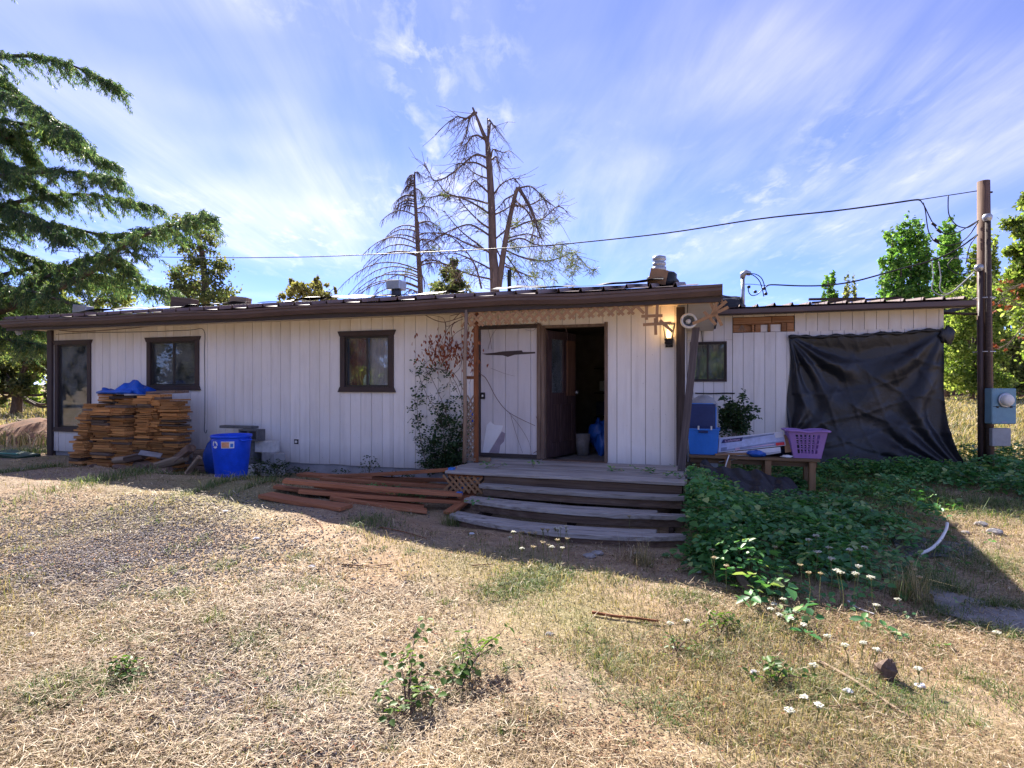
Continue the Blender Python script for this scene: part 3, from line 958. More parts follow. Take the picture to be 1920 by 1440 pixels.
# roof furniture
def roof_pt(px, d):
    s_ = fplane(px, 600, d)[0]
    return s_, -d, EZ + .17 + (-d + .62) * SL
v1 = thing('roof_vent', 'square grey metal flue vent with dark collar on the roof', 'vent', hw(*[roof_pt(743, -.7)[0], -.7], roof_pt(743, -.7)[2]), -TH)
MB().box(-.13, .13, -.13, .13, .17, .33).build('cap', M['galv'], v1, bevel=.01)
MB().lathe([(.10, -.05), (.085, .17)], 14).build('collar', M['alu_dark'], v1, smooth=True)
pp = roof_pt(955, -1.2)
tag(MB().tube([(0, 0, -.05), (0, 0, .42)], .035, 10).build('vent_pipe', M['iron'], loc=hw(pp[0], -1.2, pp[2])), 'thin black vent pipe standing on the metal roof', 'pipe')
pp = roof_pt(1236, -.9)
v2 = thing('chimney_vent', 'ribbed metal vent pipe with cap wrapped in black sheeting', 'vent', hw(pp[0], -.9, pp[2]), -TH)
MB().lathe([(.075, -.05), (.075, .22), (.105, .24), (.105, .30), (.07, .31), (.10, .33), (.10, .37), (.07, .38), (.105, .41), (.10, .46), (0, .49)], 16).build('flue', M['galv'], v2, smooth=True)
mb = MB(); mb.obox((.0, -.22, .12), (.26, .02, .22), Matrix.Rotation(R(12), 3, 'Y')); mb.build('plate', M['lattice_tan'], v2)
def lump(rx, ry, rz, seed, n=18, m=10, crease=.22):
    rn = random.Random(seed); ph = [rn.uniform(0, 6) for _ in range(6)]
    mb = MB()
    for j in range(m + 1):
        e = math.pi * j / m
        for i in range(n):
            a = 2 * math.pi * i / n
            q = 1 + crease * (math.sin(3 * a + ph[0] + 2 * e) * .5 + math.sin(5 * a + ph[1]) * .3 + math.sin(7 * e + ph[2] + a) * .35)
            mb.v.append((rx * q * math.sin(e) * math.cos(a), ry * q * math.sin(e) * math.sin(a), rz * q * math.cos(e)))
    for j in range(m):
        for i in range(n):
            i2 = (i + 1) % n
            mb.f.append((j * n + i, (j + 1) * n + i, (j + 1) * n + i2, j * n + i2))
    return mb
lump(.24, .22, .16, 4).build('wrap', M['black_plastic'], v2, smooth=True, loc=(.06, .02, .08))
# sheets of black plastic lying on the roof
def sheet_on_roof(x0, x1, d0, d1, seed, label, thick=.05):
    rn = np.random.RandomState(seed)
    nxx, nyy = 44, 10
    ph = rn.uniform(0, 6.28, 6)
    mb = MB()
    for j in range(nyy + 1):
        for i in range(nxx + 1):
            x = x0 + (x1 - x0) * i / nxx
            d = d0 + (d1 - d0) * j / nyy + .10 * math.sin(i * .7 + ph[0]) * (1 if j in (0, nyy) else .3)
            h = thick * (.55 + .5 * math.sin(x * 2.3 + ph[1]) + .35 * math.sin(x * 5.1 + j * .8 + ph[2]) + .25 * math.sin(x * 9 + ph[3]))
            mb.v.append((x - x0, -(d - d0), (-(d - d0)) * SL + max(.01, h) + .07))
    for j in range(nyy):
        for i in range(nxx):
            a = j * (nxx + 1) + i
            mb.f.append((a, a + 1, a + nxx + 2, a + nxx + 1))
    o = mb.build('roof_sheeting', M['black_plastic'], None, smooth=True, loc=hw(x0, d0, EZ + .16 + (-d0 + .62) * SL), rot=(0, 0, -TH))
    return tag(o, label, 'plastic sheet', 'black plastic sheets on the roof')
sheet_on_roof(1.4, 4.1, -.1, -1.2, 3, 'crumpled black plastic sheet on the roof above the front door', .05)
sheet_on_roof(-2.7, .9, .1, -.9, 7, 'crumpled black plastic sheet on the roof around the square vent', .045)
sheet_on_roof(-7.5, -3.4, .25, -.5, 9, 'ragged dark plastic sheet along the shaded end of the roof', .04)
for px, d, sz, mm, lab in ((155, -.1, (.30, .2, .12), 'galv', 'grey metal box lying on the dark roof sheeting'), (345, -.5, (.42, .25, .16), 'old_wood', 'brown wooden crate lying on the roof'),
                           (450, -.7, (.34, .2, .12), 'log_pale', 'pale wood block lying on the roof')):
    q = roof_pt(px, d)
    mb = MB(); mb.box(-sz[0] / 2, sz[0] / 2, -sz[1] / 2, sz[1] / 2, -.03, sz[2] + .08)
    tag(mb.build('roof_block', M[mm], bevel=.008, loc=hw(q[0], d, q[2]), rot=(0, R(6), .2 - TH)), lab, 'block')
# lamps on the house
ls, lz = fplane(1254, 626, .12)
lan = thing('wall_lantern', 'lit black wall lantern with glowing glass beside the corner post', 'lantern', hw(ls, .02, lz), -TH)
mb = MB()
for sx in (-1, 1):
    for sy in (-1, 1):
        mb.tube([(sx * .045, -.10 + sy * .045, -.07), (sx * .075, -.10 + sy * .075, .14)], .006, 5)
mb.tube([(-.075, -.175, .14), (.075, -.175, .14), (.075, -.025, .14), (-.075, -.025, .14), (-.075, -.175, .14)], .006, 5)
mb.build('frame', M['iron'], lan)
mb = MB(); mb.lathe([(0, -.16), (.045, -.15), (.06, -.12), (.05, -.10), (.065, -.07), (0, -.068)], 10, (0, -.10, 0)); mb.box(-.03, .03, -.08, -.001, -.13, -.09)
mb.box(-.05, .05, -.022, -.001, -.18, -.02)
mb.build('bracket', M['iron'], lan, bevel=.004)
MB().lathe([(.028, -.05), (.03, .02), (.02, .07), (0, .08)], 10, (0, -.10, 0)).build('bulb', M['lamp_glow'], lan, smooth=True)
mb = MB()
for k in range(4):
    a = R(90 * k)
    q = [(-.043, -.043, -.068), (.043, -.043, -.068), (.072, -.072, .138), (-.072, -.072, .138)]
    mb.add([(RZ(a) @ Vector(p)) + Vector((0, -.10, 0)) for p in q], [(0, 1, 2, 3)])
mb.build('glass', M['glass_dusty'], lan)
pl = bpy.data.lights.new('lantern_bulb', 'POINT'); pl.energy = 0.32; pl.color = (1, .55, .22); pl.shadow_soft_size = .03
plo = bpy.data.objects.new('lantern_bulb', pl); COL.objects.link(plo); plo.parent = lan; plo.location = (0, -.10, .10)
rs_, rz_ = fplane(1291, 602, .30)
fl = thing('flood_lamp', 'round white flood lamp hanging crooked under the eave corner', 'lamp', hw(rs_, .30, rz_), -TH)
Mt = Matrix.Rotation(R(78), 3, 'X') @ Matrix.Rotation(R(10), 3, 'Y')
MB().lathe([(.095, .0), (.11, .012), (.095, .03), (.075, .02), (.08, .0), (.095, .0)], 24, (0, 0, 0), Mt).build('ring', M['white_plastic'], fl, smooth=True)
MB().lathe([(.085, .012), (.06, -.05), (.03, -.09), (0, -.10)], 20, (0, 0, 0), Mt).build('reflector', M['galv'], fl, smooth=True)
MB().lathe([(0, .015), (.03, .005), (.035, -.03), (.02, -.07)], 12, (0, 0, 0), Mt).build('bulb', M['white_plastic'], fl, smooth=True)
MB().tube([(0, .06, .02), (-.02, .08, .08), (-.01, .03, EZ - rz_)], .006, 5).build('wire', M['rubber'], fl)
tag(MB().lathe([(0, 0), (.035, 0), (.04, -.03), (.02, -.05), (0, -.05)], 12).build('soffit_fitting', M['white_plastic'], smooth=True, loc=hw(fplane(1275, 557, .55)[0], .55, EZ - .001)), 'small white socket under the eave edge', 'fitting')
q = fplane(32, 615, .5)
sp = thing('spot_lamp', 'small grey spot lamp under the far eave end', 'lamp', hw(q[0], .5, EZ), -TH)
MB().lathe([(.05, -.12), (.055, -.05), (.03, 0)], 12, (0, 0, 0), Matrix.Rotation(R(25), 3, 'X')).build('head', M['grey_plastic'], sp, smooth=True)
MB().tube([(0, 0, -.01), (0, 0, .01)], .03, 10).build('mount', M['grey_plastic'], sp)
# things in the dark room behind the door
for i, (x, y, z) in enumerate(((2.55, 3.4, .95), (2.55, 3.4, 1.45), (2.55, 3.4, 1.95))):
    tag(MB().box(0, 1.5, 0, .45, 0, .03).build('shelf', M['dark_wood'], loc=hw(x, -y, z), rot=(0, 0, -TH)), 'dark wooden shelf on the back wall inside the doorway, ' + ('lowest', 'middle', 'topmost')[i] + ' of three', 'shelf')
rnd = random.Random(11)
bx = [(2.65, .98, .34, .28, 'blue_dark', 'dark blue bin on the lowest inside shelf'), (3.1, .98, .36, .30, 'cardboard', 'cardboard carton on the lowest inside shelf'), (3.55, .98, .3, .25, 'inside_floor', 'grey carton on the lowest inside shelf'),
      (2.7, 1.48, .3, .2, 'box_white', 'small pale box on the middle inside shelf'), (3.1, 1.48, .4, .32, 'cardboard', 'wide cardboard carton on the middle inside shelf'), (3.6, 1.48, .3, .3, 'inside_floor', 'grey carton on the middle inside shelf'),
      (2.9, 1.98, .38, .3, 'cardboard', 'cardboard carton on the topmost inside shelf'), (3.4, 1.98, .4, .25, 'inside_floor', 'grey carton on the topmost inside shelf')]
for (x, z, w_, h_, mm, lab) in bx:
    tag(MB().box(-w_ / 2, w_ / 2, 0, .3, 0, h_).build('carton', M[mm], bevel=.006, loc=hw(x + .1, -3.45, z + .031), rot=(0, 0, -TH + rnd.uniform(-.1, .1))), lab, 'box')
bag = lump(.17, .17, .22, 21, 22, 14, .28).build('blue_bag', M['blue_bag'], smooth=True, loc=hw(3.02, -1.25, .82))
tag(bag, 'shiny blue plastic bag lying just inside the doorway', 'bag')
tag(lump(.09, .10, .20, 25, 18, 12, .25).build('blue_bag', M['blue_bag'], smooth=True, loc=hw(3.10, -1.0, .67)), 'small twisted blue plastic bag on the floor inside', 'bag')
tag(MB().lathe([(0, 0), (.10, 0), (.12, .34), (.115, .34), (.095, .02), (0, .02)], 18).build('bucket', M['inside_floor'], smooth=True, loc=hw(2.80, -.95, .502)), 'grey bucket on the floor behind the open door', 'bucket')
tag(MB().box(-.2, .2, -.15, .15, 0, .6).build('crate', M['cardboard'], bevel=.01, loc=hw(3.5, -2.4, .502), rot=(0, 0, .3)), 'tall carton on the floor at the back of the room', 'box')
# ------------------------------------------------------------------ addition (recessed wing)
WD = -4.2
W0, W1 = 4.34, 8.84
wing = thing('house_addition', 'recessed white board-sided addition with brown roof edge', 'house', hw(0, WD), -TH)
WW = (4.42, 5.09, 1.72, 2.49)
OP = (5.22, 6.36, 2.68, 2.995)
wh = [WW, OP]
mb = MB()
solid_wall(mb, W0, W1, .02, 3.09, .014, .10, [WW, OP])
mb.box(OP[0], OP[1], .085, .0995, OP[2], OP[3])
mb.box(W1 - .1, W1, .101, 4.0, .02, 3.02); mb.box(W0 + .1, W1 - .1, 3.9, 4.0, .02, 3.02); mb.box(W0, W0 + .05, .101, 4.0, .02, 3.02)
wwall = mb.build('wall', M['inside_wall'], wing)
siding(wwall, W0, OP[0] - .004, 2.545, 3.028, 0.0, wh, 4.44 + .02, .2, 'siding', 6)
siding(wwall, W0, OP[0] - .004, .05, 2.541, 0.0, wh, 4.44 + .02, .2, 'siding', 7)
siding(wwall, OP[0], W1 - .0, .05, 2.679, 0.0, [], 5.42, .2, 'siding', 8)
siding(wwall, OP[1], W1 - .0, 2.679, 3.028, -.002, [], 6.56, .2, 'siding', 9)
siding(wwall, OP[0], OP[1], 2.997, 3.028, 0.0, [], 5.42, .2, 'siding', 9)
# bare framing where the boards are missing
fr = MB().box(OP[0] + .003, OP[1] - .003, .070, .084, OP[2] + .002, OP[3] - .002).build('bare_framing', M['frame_wood'], wing)
for (a, b, c, e, y) in ((0.01, .72, .17, .30, -.008), (.73, 1.12, .18, .30, -.012), (.28, .60, .155, .175, -.02), (.01, .20, .01, .15, -.006), (.36, .40, .0, .15, -.014), (.42, .52, .0, .15, -.01), (.66, .70, .0, .16, -.016), (.90, .99, .0, .17, -.012), (1.0, 1.12, .0, .17, -.009)):
    MB().box(OP[0] + .004 + a, OP[0] + .004 + b, y + .012, .069, OP[2] + .004 + c, OP[2] + .004 + e).build('timber', M['frame_wood'], fr, bevel=.003)
for a, b in ((.53, .65), (.71, .89)):
    MB().box(OP[0] + a, OP[0] + b, .03, .069, OP[2] + .01, OP[2] + .15).build('sheathing', M['siding'], fr)
rn = random.Random(3)
for k in range(9):
    a = .10 + k * .02
    MB().tube([(OP[0] + .18 + rn.uniform(-.01, .01), -.012, OP[2] + .15), (OP[0] + a, -.02, OP[2] + .01 + rn.uniform(0, .05))], .004, 4).build('splinter', M['log_pale'], fr)
window(wing, WW, [(0, 1, 'curtain_grey', .35)], t=.022, horn=0.0, mull=.48, glass='glass_dusty', sill=False)
MB().tube([(4.5, -.015, 1.46), (4.8, -.02, 1.455), (5.1, -.02, 1.465), (5.26, -.02, 1.46)], .014, 6).build('conduit', M['iron'], wing)
MB().tube([(4.62, -.012, 2.98), (4.63, -.012, 2.7), (4.66, -.014, 2.3)], .007, 5).build('cable', M['rubber'], wing)
# roof of the addition
E2 = 3.03
mb = MB(); mb.box(W0 + .03, 9.14, -.35, -.002, E2, E2 + .015); mb.build('soffit', M['soffit'], wing)
mb = MB(); mb.box(W0 + .02, 9.17, -.385, -.352, E2 - .03, E2 + .07); mb.build('fascia', M['fascia'], wing, bevel=.003)
mb = MB(); mb.box(9.145, 9.17, -.35, 3.9, E2 - .02, E2 + .06); mb.build('rake_board', M['fascia'], wing, bevel=.003)
mb = MB(); mb.box(W0 + .02, 9.18, -.44, -.387, E2 - .015, E2 + .085); mb.build('gutter', M['gutter'], wing, bevel=.012)
wr = MB().hexa([(W0 + .02, -.4, E2 + .075), (9.16, -.4, E2 + .075), (9.16, 4.1, E2 + .48), (W0 + .02, 4.1, E2 + .48),
                (W0 + .02, -.4, E2 + .09), (9.16, -.4, E2 + .09), (9.16, 4.1, E2 + .50), (W0 + .02, 4.1, E2 + .50)]).build('roof', M['metal_roof'], wing)
x = W0 + .05
while x < 9.1:
    ribbed(x, min(x + .915, 9.17), -.45, 4.0, E2 + .115, .09, rnd.uniform(0, 6), parent=wr)
    x += .915
for i, (a, b, y, z, t) in enumerate(((6.85, 8.5, 1.2, .0, .02), (6.7, 7.7, .6, .02, -.03))):
    mb = MB(); mb.obox(((a + b) / 2, 0, 0), (b - a, .09, .04), Matrix.Rotation(-t, 3, 'Y'))
    o = mb.build('roof_board', M['dark_wood'], loc=hw(0, WD - y, E2 + .115 + (y + .45) * .09 + .10 + z), rot=(0, 0, -TH))
    tag(o, ('long' if i == 0 else 'short') + ' dark board lying on the roof of the addition', 'board')
tp = lump(.42, .30, .20, 31, 30, 16, .30)
tag(tp.build('tarp_bundle', M['black_plastic'], smooth=True, loc=hw(5.02, WD - .25, E2 + .22), rot=(0, 0, -TH)), 'crumpled black and silver tarp bundled at the foot of the mast', 'tarp')
# service mast
ms = fplane(1393, 560, WD - .2)[0]
MASTB = hw(ms, WD - .2, E2 + .1)
mast = thing('service_mast', 'grey metal service mast with bent hood on the addition roof', 'mast', MASTB, -TH)
mh = CH + (720 - 520) / F * MASTB.y - MASTB.z
MB().tube([(0, 0, -.05), (0, 0, mh)], .035, 12).build('pipe', M['galv'], mast, smooth=True)
MB().lathe([(.16, -.03), (.06, .08), (.037, .10)], 14).build('flashing', M['galv'], mast, smooth=True)
MB().tube([(-.01, 0, mh - .02), (0, -.01, mh + .06), (.06, -.02, mh + .09), (.14, -.03, mh + .06)], [.05, .065, .06, .045], 10).build('hood', M['galv'], mast, smooth=True)

# ------------------------------------------------------------------ hanging tarp
TL = fplane(1479, 632, WD + .06); TR = fplane(1770, 618, WD + .06)
tw = TR[0] - TL[0]
nu, nv = 110, 100
mb = MB()
def folds(u, v):
    d = 0.0
    r1 = math.hypot(u * 1.3, v); a1 = math.atan2(v, u * 1.3 + 1e-6)
    r2 = math.hypot((1 - u) * 1.3, v); a2 = math.atan2(v, (1 - u) * 1.3 + 1e-6)
    d += .055 * math.sin(a1 * 15 + .6) * math.exp(-((r1 - .33) / .30) ** 2) * min(1, a1 * 2)
    d += .060 * math.sin(a2 * 11 + 1.1) * math.exp(-((r2 - .50) / .38) ** 2) * min(1, a2 * 2)
    sw = v - .20 * (4 * u * (1 - u)) * (1 - .4 * v)
    d += .060 * math.sin(sw * 21) * math.exp(-(v / .42) ** 2) * (4 * u * (1 - u)) ** .6
    d += .030 * math.sin((u * .8 + v * 1.1) * 7 + 1.5 * math.sin(v * 3)) * min(1, v * 1.5)
    r3 = math.hypot((1 - u) * .9, (1 - v) * .9); a3 = math.atan2(1 - v, 1 - u + 1e-6)
    d += .060 * math.sin(a3 * 17) * math.exp(-((r3 - .22) / .24) ** 2)
    r4 = math.hypot(u, (.80 - v)); a4 = math.atan2(.80 - v, u + 1e-6)
    d += .045 * math.sin(a4 * 12) * math.exp(-((r4 - .15) / .16) ** 2)
    # sharp creases
    for (k1, k2, ph, amp) in ((9, 5, .3, .010), (-7, 11, 1.9, .008), (15, -9, 4.0, .006), (4, 17, 2.2, .007), (19, 13, .9, .004)):
        q = math.sin(u * k1 + v * k2 + ph + 1.4 * math.sin(u * 3.1 + v * 2.3 + ph))
        d += amp * (1 - abs(q)) ** 5 * 2.0
    return d
for j in range(nv + 1):
    v = j / nv
    for i in range(nu + 1):
        u = i / nu
        s_ = TL[0] + tw * u
        zt = TL[1] + (TR[1] - TL[1]) * u - .03 * math.sin(u * math.pi) + .012 * math.sin(u * 23)
        gzz = gz(*hw(s_, WD + .3).xy) - .03
        fl_ = v ** 3
        s2 = s_ + .32 * v ** 4 * max(0, (u - .75) / .25) + .04 * fl_ * (u - .5)
        if u < .06:
            s2 += .03 * math.sin(v * 9) * (1 - u / .06)
        z = zt + (gzz - zt) * v
        dd = .05 + folds(u, v) * (.35 + .65 * min(1, v * 6)) + .42 * v ** 6 + .04 * (v > .9) * math.sin(u * 40)
        dd = max(dd, .012)
        mb.v.append(tuple(hw(s2, WD + dd, z)))
for j in range(nv):
    for i in range(nu):
        a = j * (nu + 1) + i
        mb.f.append((a, a + 1, a + nu + 2, a + nu + 1))
tarp = mb.build('hanging_tarp', M['black_tarp'], smooth=True)
tag(tarp, 'large black plastic tarp hanging in folds over the addition wall', 'tarp')
mb = MB()
hem = [hw(TL[0] + tw * u - .01, WD + .075 + .015 * math.sin(u * 31), TL[1] + (TR[1] - TL[1]) * u - .03 * math.sin(u * math.pi) + .012 * math.sin(u * 23)) for u in np.linspace(0, 1, 50)]
mb.tube(hem, [.03 + .012 * math.sin(i * 1.3) for i in range(50)], 8)
mb.build('rolled_hem', M['black_plastic'], tarp, smooth=True)
c = hw(TR[0] + .06, WD + .06, TR[1] - .10)
lump(.13, .04, .15, 8, 14, 8, .3).build('loose_corner', M['black_plastic'], tarp, smooth=True, loc=c)

# ------------------------------------------------------------------ porch deck and steps
DZ = .52
deck = thing('porch_deck', 'weathered grey wooden porch deck with bowed steps below the front door', 'deck', hg(3.0, .7), -TH)
DO = (3.0, .7, deck.location.z)
def dk(s_, d, z):
    return (s_ - DO[0], -(d - DO[1]), z - DO[2])
def plank_strip(name, s0, s1, dfun0, dfun1, z0, z1, m, parent, n=12, jit=.006, seed=0):
    rn = random.Random(seed)
    mb = MB()
    ph = rn.uniform(0, 6)
    for i in range(n + 1):
        s_ = s0 + (s1 - s0) * i / n
        w = .003 * math.sin(s_ * 2 + ph) + rn.uniform(-jit, jit) * .4
        a, b = dfun0(s_), dfun1(s_) + rn.uniform(-jit, jit)
        mb.v += [dk(s_, a, z0 + w), dk(s_, b, z0 + w), dk(s_, b, z1 + w), dk(s_, a, z1 + w)]
    for i in range(n):
        o = i * 4
        for k in range(4):
            k2 = (k + 1) % 4
            mb.f.append((o + k, o + k2, o + 4 + k2, o + 4 + k))
    mb.f.append((3, 2, 1, 0)); mb.f.append((n * 4, n * 4 + 1, n * 4 + 2, n * 4 + 3))
    return mb.build(name, M[m], parent, bevel=.006)
nd = 9
for i in range(nd):
    a = .02 + i * 1.42 / nd
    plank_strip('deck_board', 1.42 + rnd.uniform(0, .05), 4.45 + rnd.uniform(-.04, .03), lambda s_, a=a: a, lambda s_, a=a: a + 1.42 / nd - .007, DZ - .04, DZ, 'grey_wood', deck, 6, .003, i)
def bow(base, amt):
    return lambda s_: base + amt * (1 - ((s_ - 3.35) / 1.5) ** 2)
plank_strip('beam', 1.98, 4.42, lambda s_: 1.36, lambda s_: 1.40, .33, DZ - .045, 'old_wood', deck, 8, .002, 40)
lev = [(.385, 1.38, 1.52, .16), (.255, 1.60, 1.80, .30), (.125, 1.92, 2.12, .42)]
for k, (z, b0, b1, am) in enumerate(lev):
    f0, f1 = bow(b0, am * .7), bow(b1, am)
    mid = lambda s_, f0=f0, f1=f1: (f0(s_) + f1(s_)) / 2
    s_l, s_r = 1.96 - .06 * k, 4.45 + .02 * k
    if k == 0:
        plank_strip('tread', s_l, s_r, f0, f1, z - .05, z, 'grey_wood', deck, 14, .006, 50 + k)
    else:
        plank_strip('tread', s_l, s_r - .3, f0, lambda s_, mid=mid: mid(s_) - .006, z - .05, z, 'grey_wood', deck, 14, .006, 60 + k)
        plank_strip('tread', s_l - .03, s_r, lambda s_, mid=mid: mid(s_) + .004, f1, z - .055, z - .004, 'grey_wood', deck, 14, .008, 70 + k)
    back = lambda s_, f1=f1: f1(s_) - .11
    plank_strip('riser', s_l + .05, s_r - .02, lambda s_, f1=f1: f1(s_) - .085, lambda s_, f1=f1: f1(s_) - .045, z - .145, z - .056, 'old_wood', deck, 12, .003, 80 + k)
for s_ in (2.1, 3.2, 4.3):
    mb = MB(); mb.box(*sorted((dk(s_, 0, 0)[0], dk(s_ + .05, 0, 0)[0])), *sorted((dk(0, .05, 0)[1], dk(0, 2.0, 0)[1])), -.02, .10)
    mb.build('stringer', M['dark_wood'], deck)
for s_ in (1.5, 2.9, 4.35):
    for d in (.15, 1.3):
        p = dk(s_, d, 0)
        MB().box(p[0] - .045, p[0] + .045, p[1] - .045, p[1] + .045, -.03, DZ - .045 - DO[2]).build('post', M['dark_wood'], deck)
# lattice under the left end of the deck
lt = MB().box(dk(1.46, 0, 0)[0], dk(1.95, 0, 0)[0], dk(0, 1.37, 0)[1], dk(0, 1.355, 0)[1], DZ - .075 - DO[2], DZ - .045 - DO[2]).build('lattice', M['red_post'], deck)
for i in range(6):
    for sg in (1, -1):
        mb = MB(); mb.obox((0, 0, 0), (.30, .007, .03), Matrix.Rotation(R(45 * sg), 3, 'Y'))
        p = dk(1.50 + i * .085, 1.365 + .009 * sg, .345)
        mb.build('slat', M['lattice_tan'], lt, loc=p)
# trellis by the boarded doorway
tr = thing('trellis', 'wooden post trellis with rusty brown post left of the boarded doorway', 'trellis', hw(1.50, .62, DZ), -TH)
t1 = fplane(872, 700, .62)[0] - 1.50; t2 = fplane(892, 700, .56)[0] - 1.50
MB().tube([(t1 - .01, 0, 0), (t1, .01, .7), (t1 - .005, 0, 1.4), (t1 + .02, 0, EZ - DZ - .02)], [.034, .03, .028, .026], 8).build('post', M['tan_post'], tr, smooth=True)
MB().box(t2 - .03, t2 + .03, .05, .10, 0, EZ - DZ - .03).build('post', M['red_post'], tr, bevel=.004)
MB().box(t1, t2, .05, .07, 1.20, 1.245).build('rail', M['red_post'], tr)
MB().box(t1, t2, .045, .065, .02, .06).build('rail', M['tan_post'], tr)
for i in range(9):
    for sg in (1, -1):
        mb = MB(); mb.obox((0, 0, 0), (.20, .006, .022), Matrix.Rotation(R(58 * sg), 3, 'Y'))
        mb.build('slat', M['tan_post'], tr, loc=((t1 + t2) / 2, .035 + .007 * sg, .12 + i * .095))
br = thing('broom_handle', 'white pole with blue grip leaning inside the trellis', 'pole', hw(fplane(893, 860, .5)[0], .5, DZ), -TH)
q0 = fplane(879, 720, .42)
top = Vector((q0[0] - fplane(893, 860, .5)[0], .08, q0[1] - DZ))
MB().tube([(0, 0, 0), tuple(top)], .011, 8).build('shaft', M['white_print'], br)
MB().tube([tuple(top * .50), tuple(top * .66)], .018, 8).build('grip', M['blue_bin'], br)
MB().tube([tuple(top * .44), tuple(top * .50)], .02, 8).build('sleeve', M['iron'], br)
tag(MB().box(-.12, .12, -.05, .05, 0, .055).build('wood_block', M['log_pale'], bevel=.008, loc=hw(fplane(905, 862, .45)[0], .45, DZ + .002), rot=(0, 0, -TH + .08)), 'short pale wood block lying on the porch deck', 'block')
# leaning board at the corner post
b0 = hw(fplane(1277, 880, .50)[0], .50, DZ); sB, zB = fplane(1305, 614, .22); b1 = hw(sB, .22, zB)
Lb = (b1 - b0).length
mb = MB(); mb.box(-.02, Lb, -.048, .048, -.018, .018)
o = mb.build('leaning_board', M['lean_wood'], bevel=.004, loc=b0)
o.rotation_euler = frame_of(b1 - b0, N).to_euler()
tag(o, 'long grey-brown board leaning against the corner post of the porch', 'board')
# ------------------------------------------------------------------ stacked cedar boards
def sd_of(p):
    return (p - P0).dot(U), (p - P0).dot(N)
rn = random.Random(42)
BW = {}
def board_mesh(L, W, T, grey=False):
    key = (round(L, 2), round(W, 2), round(T, 3), grey)
    if key not in BW:
        mb = MB(); mb.box(-L / 2, L / 2, -W / 2, W / 2, 0, T)
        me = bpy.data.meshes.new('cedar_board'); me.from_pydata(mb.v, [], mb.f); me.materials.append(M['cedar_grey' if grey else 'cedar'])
        BW[key] = me
    return BW[key]
# columns: pixel span of the front face, pixel of the top, distance from the wall, label
BG = board_mesh
cols = [((133, 156), 776, 1.02, 'outermost low column by the tall window'),
        ((146, 172), 757, .90, 'leaning column by the tall window'),
        ((169, 203), 764, .98, 'wide front column beside the tall window'),
        ((200, 236), 760, .93, 'front column next to the dark gap'),
        ((178, 214), 741, .55, 'back column under the folded blue tarp'),
        ((212, 262), 745, .52, 'back column behind the dark gap'),
        ((252, 280), 745, .80, 'middle column under the window sill'),
        ((276, 302), 741, .74, 'narrow column under the window sill'),
        ((300, 333), 748, .78, 'column at the stack end beside the firewood')]
for ci, ((pa, pb), ptop, d, lab) in enumerate(cols):
    sa = fplane(pa, 800, d)[0]; sb = fplane(pb, 800, d)[0]
    top = fplane((pa + pb) / 2, ptop, d)[1]
    base = hg((sa + sb) / 2, d)
    z = base.z
    Wc = sb - sa
    sway = rn.uniform(0, 6)
    while z < top - .01:
        T = rn.choice((.022, .026, .032, .038, .046))
        L = rn.choice((.72, .88, .98, 1.05, 1.14)) * Wc
        grey = rn.random() < .16
        me = board_mesh(round(L, 2), .24, T, grey)
        o = bpy.data.objects.new('cedar_board', me)
        COL.objects.link(o)
        f = (z - base.z) / max(.1, top - base.z)
        off = (.55 if ci == 0 else .40 if ci == 1 else .14 if ci == 2 else -.10 if ci == 8 else 0) * f * f
        off += .10 * math.sin(f * 5 + sway)
        o.location = hw((sa + sb) / 2 + off * Wc + rn.uniform(-.03, .03), d - .12 + rn.uniform(-.05, .05), z)
        o.rotation_euler = (rn.uniform(-.012, .012), rn.uniform(-.02, .02), -TH + rn.uniform(-.09, .09))
        tag(o, ('greyed' if grey else 'orange') + ' cedar board in the ' + lab, 'board', 'stacked cedar boards')
        z += T + rn.choice((.003, .006, .010))
def tophw(ci):
    (pa, pb), ptop, d, _ = cols[ci]
    return fplane((pa + pb) / 2, ptop, d)
# a few dark boards laid over the top
for (px, py, L, mm, lab) in ((232, 746, .55, 'dark_wood', 'dark weathered plank lying across the stacked cedar boards'), (305, 737, .62, 'old_wood', 'brown plank on top of the cedar stack under the window')):
    s_, z_ = fplane(px, py, .55)
    mb = MB(); mb.box(-L / 2, L / 2, -.16, .16, 0, .05)
    tag(mb.build('loose_plank', M[mm], bevel=.006, loc=hw(s_, .45, z_ - .01), rot=(.02, -.03, -TH + .06)), lab, 'plank')
# folded blue tarp on the stack
s_, z_ = fplane(236, 738, .45)
bt = thing('blue_tarp', 'crumpled bright blue tarp folded on top of the board stack', 'tarp', hw(s_, .40, z_), -TH)
nu, nv = 40, 24
mb = MB()
for j in range(nv + 1):
    for i in range(nu + 1):
        u = i / nu; v = j / nv
        x = -.46 + .95 * u
        y = -.22 + .42 * v
        h = .03 + .02 * math.sin(u * 17 + v * 5) + .015 * math.sin(u * 31 - v * 13)
        pk = math.exp(-((u - .66) / .26) ** 4) * math.exp(-((v - .5) / .42) ** 4)
        h += pk * (.19 - .10 * (u - .45) + .03 * math.sin(u * 23 + v * 9) + .02 * math.sin(v * 21))
        h += .05 * math.exp(-((u - .06) / .1) ** 2)
        e = min(u, 1 - u, v, 1 - v)
        if e < .04:
            h = .0
        mb.v.append((x + .03 * math.sin(v * 7), y + .03 * math.sin(u * 9), h))
for j in range(nv):
    for i in range(nu):
        a = j * (nu + 1) + i
        mb.f.append((a, a + 1, a + nu + 2, a + nu + 1))
o = mb.build('sheet', M['blue_tarp'], bt, smooth=True)
sm = o.modifiers.new('thick', 'SOLIDIFY'); sm.thickness = .012
mb = MB()
mb.tube([(-.46, -.24, .02), (-.3, -.25, .035), (-.1, -.25, .03), (.15, -.25, .04), (.36, -.24, .03)], [.02, .035, .03, .045, .03], 8)
